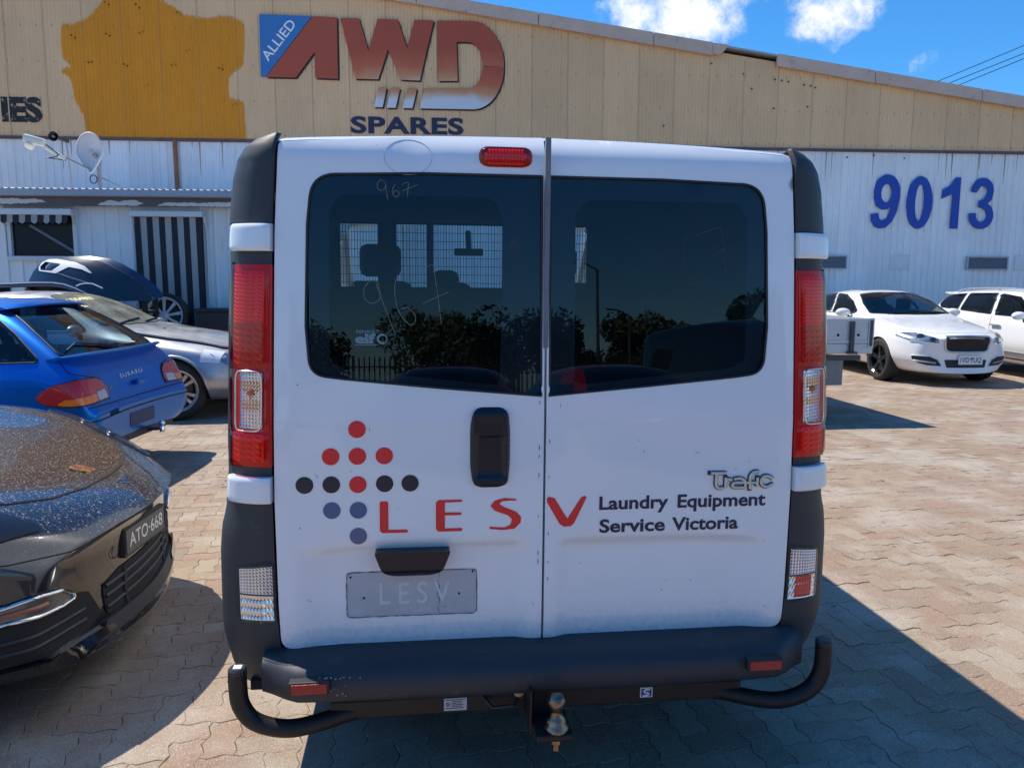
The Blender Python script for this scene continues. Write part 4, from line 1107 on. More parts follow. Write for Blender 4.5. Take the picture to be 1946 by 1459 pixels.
    for par, k0_, xr in ((dl, 9, (-0.74, -0.02)), (dr, 12, (0.02, 0.72))):
        b = MB()
        for k in range(k0_):
            x = random.uniform(*xr); z = random.choice((random.uniform(0.52, 0.78), random.uniform(0.95, 1.2), random.uniform(0.52, 1.2))); l = random.uniform(0.004, 0.016); a = random.uniform(0.9, 2.4)
            v, f = stroke_poly([(x, z), (x+l*0.5*math.cos(a), z+l*0.5*math.sin(a)), (x+l*math.cos(a+0.3), z+l*math.sin(a+0.3))], [0.0004, 0.0013, 0.0003]); b.add([P(p, q) for p, q in v], f)
        for k in range(7):                                          # chipped edge by the door gap
            z = random.uniform(0.5, 1.2); x = xr[1]+0.006 if par is dl else xr[0]-0.004; l = random.uniform(0.006, 0.02)
            v, f = stroke_poly([(x, z), (x+0.001, z+l*0.5), (x, z+l)], [0.0008, 0.0026, 0.0008]); b.add([P(p, q) for p, q in v], f)
        b.build('paint_chip', mat('chip_dark', (0.05, 0.055, 0.07), 0.8), par, kind='stuff')
    # ---- handle, grip, plate mark, stop lamp
    HB = mat('handle_black', (0.006, 0.008, 0.014), 0.35, bump=0.1, bscale=400)
    hp = round_poly([(-0.2145, 1.02, 0.2), (-0.205, 0.957, 0.05), (-0.109, 0.957, 0.05), (-0.0995, 1.02, 0.2), (-0.0995, 1.13, 0.2), (-0.108, 1.191, 0.05), (-0.206, 1.191, 0.05), (-0.2145, 1.13, 0.2)], 0.05, 8)
    cx, cz = -0.157, 1.074
    def hpf(x, z):
        q = max(abs(x-cx)/0.057, abs(z-cz)/0.117)
        return (x, yR(x, z)-0.014+0.013*sstep(0.86, 1.0, q)+0.009*sstep(0.80, 0.62, q)*(1 if z < cz+0.03 else 0.3), z)
    h = sheet('door_handle', hp, [], 0.008, hpf, HB, dl)
    gp = round_poly([(-0.489, 0.7795, 0.006), (-0.462, 0.7025, 0.055), (-0.300, 0.7025, 0.055), (-0.271, 0.7795, 0.006)], 0.01, 5)
    b = MB(); b.prism(gp, lambda x, z: (x, yD(x, z)-0.030+0.02*sstep(0.725, 0.70, z), z), lambda x, z: (x, yD(x, z)+0.02, z)); b.build('number_lamp_housing', HB, dl, smooth=30)
    pp = round_poly([(-0.571, 0.5705), (-0.193, 0.5705), (-0.193, 0.7065), (-0.571, 0.7065)], 0.014, 4)
    ghost = mat('plate_ghost', (0.44, 0.43, 0.45), 0.6, col2=(0.54, 0.54, 0.57), nscale=16, nfac=0.6, dirt=(0.13, 0.11, 0.11), dirt_scale=12, dirt_min=0.62, dirt_max=0.74)
    pg = sheet('plate_outline', pp, [], 0.02, lambda x, z: P(x, z, 0.0010), ghost, dl)
    grime = mat('plate_grime', (0.09, 0.08, 0.085), 0.9, col2=(0.3, 0.29, 0.3), nscale=35, nfac=0.4)
    b = MB()
    q = resample(pp, 0.012)+[pp[0]]
    v, f = stroke_poly([(x+random.uniform(-0.0008, 0.0008), z+random.uniform(-0.0008, 0.0008)) for x, z in q], [random.uniform(0.0012, 0.0048) for _ in q]); b.add([P(x, z, 0.0016) for x, z in v], f)
    z = 0.706; pts = [(-0.305+0.004*math.sin(k*1.7)-0.0012*k*0, 0.70-0.0107*k) for k in range(13)]
    v, f = stroke_poly(pts, [random.uniform(0.0008, 0.004) for _ in pts]); b.add([P(x, z, 0.0016) for x, z in v], f)
    b.build('grime_line', grime, pg)
    pale = mat('plate_pale', (0.68, 0.69, 0.73), 0.6, col2=(0.56, 0.56, 0.60), nscale=18)
    b = MB()
    v, f = text_mesh('LESV', 0.068, 0.004, 1.5, width=0.205); b.add([P(-0.477+x, 0.608+y, 0.0016) for x, y, _ in v], f)
    v, f = text_mesh('VICTORIA', 0.0145, 0.0, 1.15, width=0.105); b.add([P(-0.432+x, 0.581+y, 0.0016) for x, y, _ in v], f)
    b.build('ghost_lettering', pale, pg)
    b = MB()
    for x, z in ((-0.522, 0.629), (-0.245, 0.633), (-0.560, 0.693), (-0.205, 0.700)): b.lathe([(0.0, -0.0022), (0.0034, -0.0022), (0.0034, 0.003)], (x, yR(x, z), z), (0, 1, 0), 8)
    b.build('screw_hole', VOID, pg)
    REDB = mat('lamp_red_base', (0.92, 0.045, 0.04), 0.22, metal=0.15, coat=0.4)
    REDL = lens_mat('red_lens', (1.0, 0.40, 0.34)); CLEAR = lens_mat('clear_lens', (0.97, 0.97, 0.97))
    oval = round_poly([(-0.186, 1.8665, 0.027), (-0.0395, 1.8665, 0.027), (-0.0395, 1.921, 0.027), (-0.186, 1.921, 0.027)], 0.027, 8)
    cx, cz = -0.1128, 1.8937
    def ov(o, k=1.0, bulge=0.010):
        def fn(x, z):
            q = max(0, abs(x-cx)-0.046)/0.0275; r = min(1, math.hypot(q, (z-cz)/0.0275))
            return (cx+(x-cx)*k, yD(0, 1.89)-0.001-o-bulge*math.sqrt(max(0, 1-r**4)), cz+(z-cz)*k)
        return fn
    s = sheet('stop_lamp', oval, [], 0.006, ov(0.0, 1.03, 0.004), mat('lamp_red_dark', (0.30, 0.004, 0.006), 0.3, coat=0.5), dl)
    b = MB()
    for i in range(13):
        for j in range(4):
            x = cx-0.055+0.0092*i; z = cz-0.0165+0.011*j
            if abs(x-cx) > 0.05 and abs(z-cz) > 0.012: continue
            b.add([(x-0.004, yD(0, 1.89)-0.0055, z-0.005), (x+0.004, yD(0, 1.89)-0.0055, z-0.005), (x+0.004, yD(0, 1.89)-0.0055, z+0.005), (x-0.004, yD(0, 1.89)-0.0055, z+0.005), (x, yD(0, 1.89)-0.011, z)], [(0, 1, 4), (1, 2, 4), (2, 3, 4), (3, 0, 4)])
    b.build('lamp_prism', REDB, s)
    sheet('lamp_lens', oval, [], 0.006, ov(0.004, 1.0, 0.012), REDL, s)
    # ---- corners: charcoal trims, white blocks, lamps
    def C(sd, t, z, push=0.0):
        th = t*math.pi/2; xi = DX(z)+0.007; W = WZ(z)
        x = xi+(W-xi)*math.sin(th); y = yD(0, z)*0.8+0.010+0.135*(1-math.cos(th))
        n = Vector((0.135*math.sin(th)+0.02, -(W-xi)*math.cos(th)-0.0, 0)).normalized()
        return (sd*(x+n.x*push), y+n.y*push, z)
    def corner(name, sd, z0, z1, t0, t1, push, m, par, pillow=0.0, nz=12, nt=12, slant=0.0, wall=0.035, cells=None, smooth=40):
        """patch on the rounded corner; slant raises the outer end; cells=(nz, nt, depth) makes a faceted reflector"""
        v = []; f = []
        if cells: nz, nt = cells[0]*2, cells[1]*2
        for i in range(nz+1):
            for j in range(nt+1):
                a = i/nz; c = j/nt
                pu = push
                if pillow:
                    ea = 1-min(a, 1-a)*2; ec = 1-min(c, 1-c)*2
                    pu = push-pillow*(max(0, ea-0.72)/0.28)**2-pillow*(max(0, ec-0.72)/0.28)**2
                if cells and i % 2 and j % 2: pu -= cells[2]
                z = z0+(z1-z0)*a+slant*(c-0.5)*(a if slant else 0)
                v.append(C(sd, t0+(t1-t0)*c, z, pu))
        for i in range(nz):
            for j in range(nt):
                q = i*(nt+1)+j; f.append((q, q+1, q+nt+2, q+nt+1))
        if wall:
            loop = [j for j in range(nt+1)]+[i*(nt+1)+nt for i in range(1, nz+1)]+[nz*(nt+1)+j for j in range(nt-1, -1, -1)]+[i*(nt+1) for i in range(nz-1, 0, -1)]
            n = len(v)
            for k in loop:
                i, j = divmod(k, nt+1); x, y, z = v[k]
                q = C(sd, t0+(t1-t0)*j/nt, z, push-wall); v.append(q)
            L_ = len(loop)
            f += [(loop[k], loop[(k+1) % L_], n+(k+1) % L_, n+k) for k in range(L_)]
        me = mesh(name, v, f, m)
        bm = bmesh.new(); bm.from_mesh(me); bmesh.ops.recalc_face_normals(bm, faces=bm.faces[:])
        if sum(q.normal.y*q.calc_area() for q in bm.faces if len(q.verts) == 4) > 0: bmesh.ops.reverse_faces(bm, faces=bm.faces[:])
        bm.to_mesh(me); bm.free()
        if smooth: shade(me, smooth)
        return obj(name, me, par)
    CH = mat('reflector_chrome', (0.80, 0.81, 0.84), 0.12, metal=1.0); AMB = mat('amber_bulb', (0.55, 0.13, 0.01), 0.2, coat=0.6)
    REDD = mat('lamp_red_mid', (0.55, 0.025, 0.035), 0.3, coat=0.3)
    for sd in (-1, 1):
        corner('corner_trim', sd, 0.345, 1.706, 0, 1.0, 0.0, PLASTIC, VAN, nz=50, nt=24, wall=0, smooth=85)
        # cap that closes the trim above
        top = corner('corner_cap', sd, 1.702, 1.9455, 0.0, 1.0, 0.006, PLASTIC, VAN, pillow=0.0, nz=36, nt=30, smooth=85, wall=0.02)
        corner('corner_block', sd, 1.624, 1.698, 0.0, 0.56, 0.024, VANW, VAN, pillow=0.005)
        corner('corner_block', sd, 0.924, 0.998, 0.0, 0.58, 0.024, VANW, VAN, pillow=0.005)
        lamp = corner('tail_lamp', sd, 1.026, 1.588, 0.0, 0.60, 0.002, REDD, VAN, nz=20)
        for z0, z1, mm, cc in ((1.430, 1.570, REDB, (13, 5, 0.005)), (1.315, 1.420, REDD, (6, 4, 0.005)), (1.040, 1.120, REDB, (5, 4, 0.004))):
            corner('lamp_reflector', sd, z0, z1, 0.09, 0.54, 0.0065, mm, lamp, cells=cc, wall=0.01, smooth=0)
        corner('indicator_reflector', sd, 1.136, 1.290, 0.10, 0.40, 0.0085, CH, lamp, cells=(15, 7, 0.006), wall=0.01, smooth=0)
        bz = 1.236; p = C(sd, 0.25, bz, 0.006)
        MB().lathe([(0.0, 0.014), (0.007, 0.011), (0.011, 0.004), (0.011, 0.0)], p, (sd*0.25, -0.95, 0), 14).build('bulb', AMB, lamp, smooth=True)
        for z in (1.20, 1.255):
            corner('amber_glow', sd, z-0.012, z+0.012, 0.13, 0.37, 0.0092, mat('amber_reflector', (0.75, 0.42, 0.22), 0.2, metal=0.8), lamp, cells=(2, 6, 0.004), wall=0, smooth=0)
        corner('red_lens', sd, 1.300, 1.588, 0.015, 0.62, 0.016, REDL, lamp, pillow=0.006, nz=16, nt=14, wall=0.012)
        corner('red_lens', sd, 1.026, 1.124, 0.015, 0.62, 0.016, REDL, lamp, pillow=0.006, nz=8, nt=14, wall=0.012)
        corner('red_lens', sd, 1.1245, 1.2995, 0.435, 0.62, 0.015, REDL, lamp, pillow=0.004, nz=8, nt=5, wall=0.011)
        corner('red_lens', sd, 1.1245, 1.2995, 0.015, 0.080, 0.015, REDL, lamp, pillow=0.003, nz=8, nt=4, wall=0.011)
        corner('lamp_bezel', sd, 1.02, 1.594, 0.60, 0.66, 0.010, mat('bezel_dark', (0.05, 0.008, 0.01), 0.3), lamp, pillow=0.003, nz=20, nt=4)
        corner('clear_lens', sd, 1.128, 1.298, 0.085, 0.43, 0.019, CLEAR, lamp, pillow=0.003, nz=12, nt=8, wall=0.012)
        q = []
        for a in range(0, 360, 8):
            ca, sa = math.cos(R(a)), math.sin(R(a)); k = 0.30
            cz_ = 1.213+0.083*math.copysign(abs(sa)**k, sa); ct = 0.257+0.168*math.copysign(abs(ca)**k, ca)
            q.append(C(sd, ct, cz_, 0.0185))
        ring_tube('lens_rim', q, 0.0026, mat('rim_satin', (0.7, 0.68, 0.66), 0.25, metal=0.8), lamp, 6)
        # fog and reversing lamp in the lower corner
        fog = corner('fog_lamp', sd, 0.564, 0.744, 0.0, 0.42, 0.003, BLACK, VAN, slant=-0.02, nz=12, pillow=0.002)
        lower = CH
        if sd > 0: corner('fog_reflector', sd, 0.582, 0.648, 0.09, 0.31, 0.0085, mat('lamp_red_fog', (0.75, 0.06, 0.05), 0.2, metal=0.4), fog, cells=(4, 6, 0.004), wall=0, smooth=0)
        corner('lamp_reflector', sd, 0.577, 0.650, 0.025, 0.38, 0.006, lower, fog, cells=(3, 10, 0.004), wall=0.006, smooth=0)
        corner('lamp_reflector', sd, 0.655, 0.732, 0.025, 0.38, 0.006, CH, fog, cells=(8, 10, 0.006), slant=-0.012, wall=0.006, smooth=0)
        corner('clear_lens', sd, 0.570, 0.738, 0.010, 0.40, 0.013, CLEAR, fog, pillow=0.004, slant=-0.018, wall=0.01)
    # ---- bumper
    prof = [(0.06, 0.487), (-0.02, 0.4885), (-0.075, 0.484), (-0.108, 0.474), (-0.126, 0.458), (-0.132, 0.43), (-0.130, 0.40), (-0.120, 0.384), (-0.09, 0.377), (0.06, 0.377)]
    xs = [-0.806, -0.80, -0.785, -0.765, -0.735, -0.70, -0.6]+[i*0.1 for i in range(-5, 6)]+[0.6, 0.70, 0.735, 0.765, 0.785, 0.80, 0.806]
    b = MB(); v = []; n = len(prof)
    for x in xs:
        e = sstep(0.66, 0.806, abs(x)); bow = 0.012*(x/0.8)**2
        for (y, z) in prof:
            yy = y+bow
            if y < 0: yy = y*(1-0.55*e**1.5)+bow
            zz = 0.43+(z-0.43)*(1-0.10*max(0, (abs(x)-0.765)/0.04)**2)
            v.append((x, yy, zz+0.008*(x/0.8)**2*0))
    f = [(i*n+j, i*n+(j+1) % n, (i+1)*n+(j+1) % n, (i+1)*n+j) for i in range(len(xs)-1) for j in range(n)]
    f += [tuple(range(n)), tuple((len(xs)-1)*n+j for j in reversed(range(n)))]
    b.add(v, f); bump = b.build('rear_bumper', PLASTIC, VAN, smooth=50)
    REFR = mat('reflector_red', (0.38, 0.025, 0.022), 0.3, bump=0.3, bscale=260)
    for x in (-0.662, 0.643):
        fr = MB().box((x-0.054, -0.145, 0.424), (x+0.054, -0.115, 0.462), bev=0.003).build('reflector', BLACK, bump)
        MB().box((x-0.048, -0.148, 0.428), (x+0.048, -0.13, 0.457), bev=0.002).build('reflector_lens', REFR, fr)
    # scuffs on the bumper
    b = MB()
    for k in range(26):
        x = random.gauss(-0.6, 0.04); z = random.uniform(0.462, 0.468) if k < 14 else random.uniform(0.405, 0.47); s = random.uniform(0.001, 0.003)
        b.add([(x-s, -0.134, z), (x+s, -0.134, z-s*0.4), (x+s*0.6, -0.1335, z+s)], [(0, 1, 2)])
    b.build('scuff_mark', mat('scuff_pale', (0.4, 0.4, 0.4), 0.8), bump, kind='stuff')
    # ---- tow bar
    TB = mat('towbar_black', (0.006, 0.006, 0.007), 0.5, col2=(0.014, 0.011, 0.009), nscale=12)
    tow = MB().box((-0.62, -0.035, 0.285), (0.62, 0.03, 0.338), bev=0.004).build('tow_bar', TB, VAN)
    for sd in (-1, 1):
        pts = [(0.40, 0.005, 0.312), (0.55, -0.012, 0.298), (0.64, -0.038, 0.286), (0.72, -0.055, 0.280), (0.785, -0.06, 0.292), (0.835, -0.06, 0.318), (0.862, -0.06, 0.362), (0.868, -0.06, 0.41), (0.868, -0.06, 0.468)]
        q = [Vector((sd*x, y, z)) for x, y, z in pts]
        sm = []
        for i in range(len(q)-1):
            a, b_, c, d = q[max(i-1, 0)], q[i], q[i+1], q[min(i+2, len(q)-1)]
            for j in range(4):
                t = j/4; sm.append(0.5*((2*b_)+(c-a)*t+(2*a-5*b_+4*c-d)*t*t+(3*b_-a-3*c+d)*t**3))
        sm.append(q[-1])
        tb = MB().tube(sm, 0.0255, 14).build('bumper_tube', TB, tow, smooth=50)
        MB().lathe([(0.0, 0.006), (0.021, 0.006), (0.0255, 0.0), (0.0255, -0.01)], (sd*0.868, -0.06, 0.468), (0, 0, 1), 16).build('tube_cap', mat('cap_black', (0.03, 0.03, 0.032), 0.4), tow, smooth=30)
    lab = mat('label_silver', (0.55, 0.56, 0.58), 0.4); ink = mat('label_ink', (0.03, 0.03, 0.035), 0.6)
    MB().box((0.868*-1-0.010, -0.072, 0.4745), (0.868*-1+0.012, -0.05, 0.4755)).build('cap_label', mat('label_white', (0.8, 0.8, 0.8), 0.5), tow)
    b = MB().box((-0.292, -0.0385, 0.296), (-0.225, -0.0353, 0.334))
    lb = b.build('maker_label', lab, tow)
    b = MB()
    for i in range(6):
        b.box((-0.288+(0.018 if 0 < i < 5 else 0), -0.0392, 0.3285-i*0.0052), (-0.229-random.uniform(0, 0.015), -0.0386, 0.3305-i*0.0052))
    b.lathe([(0.003, 0), (0.006, 0), (0.006, 0.0003), (0.003, 0.0003)], (-0.2805, -0.0388, 0.316), (0, -1, 0), 12)
    b.build('label_print', ink, lb)
    sq = MB().box((0.300, -0.0385, 0.3035), (0.338, -0.0353, 0.3345)).build('emblem_label', mat('label_white', (0.8, 0.8, 0.8), 0.5), tow)
    b = MB(); bl = mat('emblem_blue', (0.02, 0.04, 0.25), 0.5)
    b.box((0.303, -0.0391, 0.3065), (0.335, -0.0387, 0.3315)); b.build('emblem_field', bl, sq)
    b = MB(); v, f = stroke_poly([(0.330, 0.3285), (0.318, 0.3285), (0.311, 0.3235), (0.314, 0.3185), (0.324, 0.3185), (0.327, 0.3145), (0.320, 0.3095), (0.307, 0.3095)], [0.004, 0.006, 0.006, 0.005, 0.005, 0.006, 0.006, 0.004]); b.add([(x, -0.0396, z) for x, z in v], f); b.build('emblem_mark', mat('label_white', (0.8, 0.8, 0.8), 0.5), sq)
    # ball, bracket and wiring
    br = MB().box((-0.055, -0.16, 0.275), (-0.047, -0.03, 0.41), bev=0.003).box((-0.047, -0.235, 0.300), (0.055, -0.10, 0.318), bev=0.004).box((-0.04, -0.11, 0.28), (0.05, -0.03, 0.405), bev=0.004).build('tow_bracket', TB, tow)
    brass = mat('worn_steel', (0.32, 0.28, 0.24), 0.3, metal=1.0, col2=(0.16, 0.09, 0.05), nscale=30, nfac=0.5)
    MB().lathe([(0.0, 0.424), (0.012, 0.424), (0.020, 0.419), (0.026, 0.405), (0.0255, 0.392), (0.018, 0.376), (0.0155, 0.366), (0.024, 0.354), (0.028, 0.345), (0.028, 0.335), (0.034, 0.330), (0.034, 0.319)], (0.014, -0.20, 0), (0, 0, 1), 24).build('tow_ball', brass, tow, smooth=60)
    MB().lathe([(0.0, 0.302), (0.022, 0.302), (0.022, 0.282), (0.013, 0.282), (0.013, 0.258), (0.0, 0.258)], (0.014, -0.20, 0), (0, 0, 1), 6).build('ball_nut', brass, tow)
    MB().lathe([(0.0, -0.024), (0.012, -0.024), (0.012, 0.0)], (0.014, -0.20, 0.4245), (0, 0, -1), 12)
    MB().tube([(-0.06, -0.05, 0.36), (-0.09, -0.08, 0.325), (-0.15, -0.07, 0.315), (-0.19, -0.02, 0.34)], 0.006, 6).build('wiring_loom', BLACK, tow, smooth=True)
    MB().tube([(-0.075, -0.08, 0.365), (-0.075, -0.02, 0.365)], 0.016, 10).build('trailer_plug', brass, tow, smooth=True)
    # ---- body shell
    def side(sd, name, y0, y1, za, zb, m, ny=8):
        zs = [z for z in np.linspace(za, zb, max(2, int((zb-za)/0.06)))]
        ys = np.linspace(y0, y1, ny)
        v = [(sd*(WZ(z)-0.02*max(0, (y-3.2)/1.5)**2), y+(yD(0, z)*0.8 if y < 0.3 else 0), z) for z in zs for y in ys]
        f = [(i*ny+j, i*ny+j+1, (i+1)*ny+j+1, (i+1)*ny+j) for i in range(len(zs)-1) for j in range(ny-1)]
        me = mesh(name, v, f, m); shade(me, 50); return obj(name, me, VAN)
    for sd in (-1, 1):
        side(sd, 'side_panel', 0.145, 2.60, 0.34, 1.945, VANW); side(sd, 'front_door', 2.605, 3.75, 0.34, 1.20, VANW); side(sd, 'front_wing', 3.755, 4.55, 0.34, 1.12, VANW)
        side(sd, 'roof_rail', 2.605, 3.25, 1.80, 1.945, VANW, 5)
        side(sd, 'side_window', 2.65, 3.62, 1.205, 1.795, glass('side_glass', (0.6, 0.66, 0.68), 1.5), 5)
        MB().tube([(sd*0.86, 3.3, 1.90), (sd*0.875, 4.05, 1.15)], 0.045, 8).build('windscreen_pillar', VANW, VAN, smooth=True)
    def roofz(x): return 1.966-0.022*(x/0.75)**2-(0.012*((abs(x)-0.70)/0.09)**2 if abs(x) > 0.70 else 0)
    xs = np.linspace(-0.79, 0.79, 25); ys = [0.086, 0.11, 0.15, 0.3, 0.8, 1.6, 2.4, 3.1, 3.3]
    v = [(x, y+(0.0 if j else 0.004), roofz(x)-(0.016 if j == 0 else 0.006 if j == 1 else 0.0 if y < 3.2 else 0.03)) for j, y in enumerate(ys) for x in xs]
    f = [(j*25+i, j*25+i+1, (j+1)*25+i+1, (j+1)*25+i) for j in range(len(ys)-1) for i in range(24)]
    me = mesh('roof', v, f, VANW); shade(me, 50); obj('roof', me, VAN)
    v = [(-0.80, 3.28, 1.94), (0.80, 3.28, 1.94), (0.85, 4.05, 1.14), (-0.85, 4.05, 1.14)]
    obj('windscreen', mesh('windscreen', v, [(0, 1, 2, 3)], glass('windscreen_glass', (0.74, 0.92, 0.89), 1.5)), VAN)
    b = MB(); b.add([(-0.86, 4.05, 1.13), (0.86, 4.05, 1.13), (0.82, 4.6, 0.97), (-0.82, 4.6, 0.97), (0.80, 4.75, 0.75), (-0.80, 4.75, 0.75), (0.80, 4.72, 0.30), (-0.80, 4.72, 0.30)], [(0, 1, 2, 3), (3, 2, 4, 5), (5, 4, 6, 7)])
    b.build('bonnet', VANW, VAN)
    MB().box((-0.86, 0.16, 0.30), (0.86, 4.7, 0.345)).box((-0.86, 0.06, 0.34), (0.86, 0.16, 0.37)).build('floor_pan', VOID, VAN)
    # cargo lining, bulkhead with wire mesh, cab
    LIN = mat('lining_grey', (0.10, 0.105, 0.115), 0.8, col2=(0.07, 0.075, 0.085), nscale=2)
    v = []; f = []
    zs = [0.40, 0.55, 0.9, 1.3, 1.65, 1.82, 1.885]
    for y, e in ((0.055, 0.155), (0.20, 0.05), (2.45, 0.05)):
        v += [(-(WZ(z)-e), y+(yD(0, z) if y < 1 else 0), z) for z in zs]+[(WZ(z)-e, y+(yD(0, z) if y < 1 else 0), z) for z in reversed(zs)]
    n = 2*len(zs); f = [(k*n+i, k*n+(i+1) % n, k*n+n+(i+1) % n, k*n+n+i) for k in (0, 1) for i in range(n)]
    obj('cargo_lining', mesh('cargo_lining', v, f, LIN), VAN)
    # solid bulkhead panel, top rail and upright posts
    b = MB(); b.box((-0.875, 2.445, 0.42), (0.875, 2.46, 1.515)); b.box((-0.80, 2.445, 1.875), (0.80, 2.46, 1.93))
    for a, c in ((-0.585, -0.478), (-0.305, -0.264), (0.14, 0.18), (0.50, 0.565), (0.648, 0.80)): b.box((a, 2.444, 1.515), (c, 2.461, 1.875))
    for a, c in ((-0.885, -0.80), (0.80, 0.885)): b.box((a, 2.445, 1.50), (c, 2.46, 1.90))
    bh = b.build('bulkhead', mat('bulkhead_grey', (0.05, 0.052, 0.058), 0.7), VAN)
    b = MB()
    x = -0.80
    while x < 0.80: b.box((x-0.0012, 2.436, 1.515), (x+0.0012, 2.440, 1.88)); x += 0.0165
    z = 1.54
    while z < 1.88: b.box((-0.80, 2.4405, z-0.0014), (0.80, 2.4435, z+0.0014)); z += 0.048
    b.build('wire_mesh', mat('mesh_wire', (0.03, 0.032, 0.036), 0.6), bh, kind='stuff')
    seatm = mat('seat_cloth', (0.022, 0.024, 0.03), 0.9, bump=0.2, bscale=300)
    for a, c, top, hs in ((-0.79, -0.385, 1.55, ((-0.713, -0.458),)), (-0.30, -0.02, 1.545, ((-0.27, -0.10),)), (0.30, 0.75, 1.55, ((0.40, 0.65),))):
        st = MB().box((a, 2.62, 0.85), (c, 2.82, top), bev=0.06).box((a, 2.7, 0.72), (c, 3.2, 0.90), bev=0.05).build('seat', seatm, VAN, smooth=50)
        for p, q in hs:
            zz = 1.775 if p < -0.4 or p > 0.3 else 1.62
            MB().box((p, 2.70, zz-0.20 if zz > 1.7 else 1.50), (q, 2.80, zz), bev=0.045).build('headrest', seatm, st, smooth=50)
    MB().box((-0.84, 3.5, 0.7), (0.84, 4.05, 1.16), bev=0.05).build('dashboard', seatm, VAN, smooth=50)
    MB().box((-0.11, 3.18, 1.725), (0.09, 3.2, 1.775), bev=0.01).tube([(-0.01, 3.2, 1.77), (-0.01, 3.27, 1.89)], 0.02, 8).build('rear_view_mirror', BLACK, VAN, smooth=50)
    ring_tube('steering_wheel', [(0.42+0.19*math.cos(R(a)), 3.28+0.08*math.sin(R(a)), 1.10+0.17*math.sin(R(a))) for a in range(0, 360, 15)], 0.014, BLACK, VAN, 6)
    for sd in (-1, 1):
        for y in (1.05, 4.05): make_wheel(VAN, (sd*0.79, y, 0.315), 0.315, 0.20, 0.205, sd, 'steel')
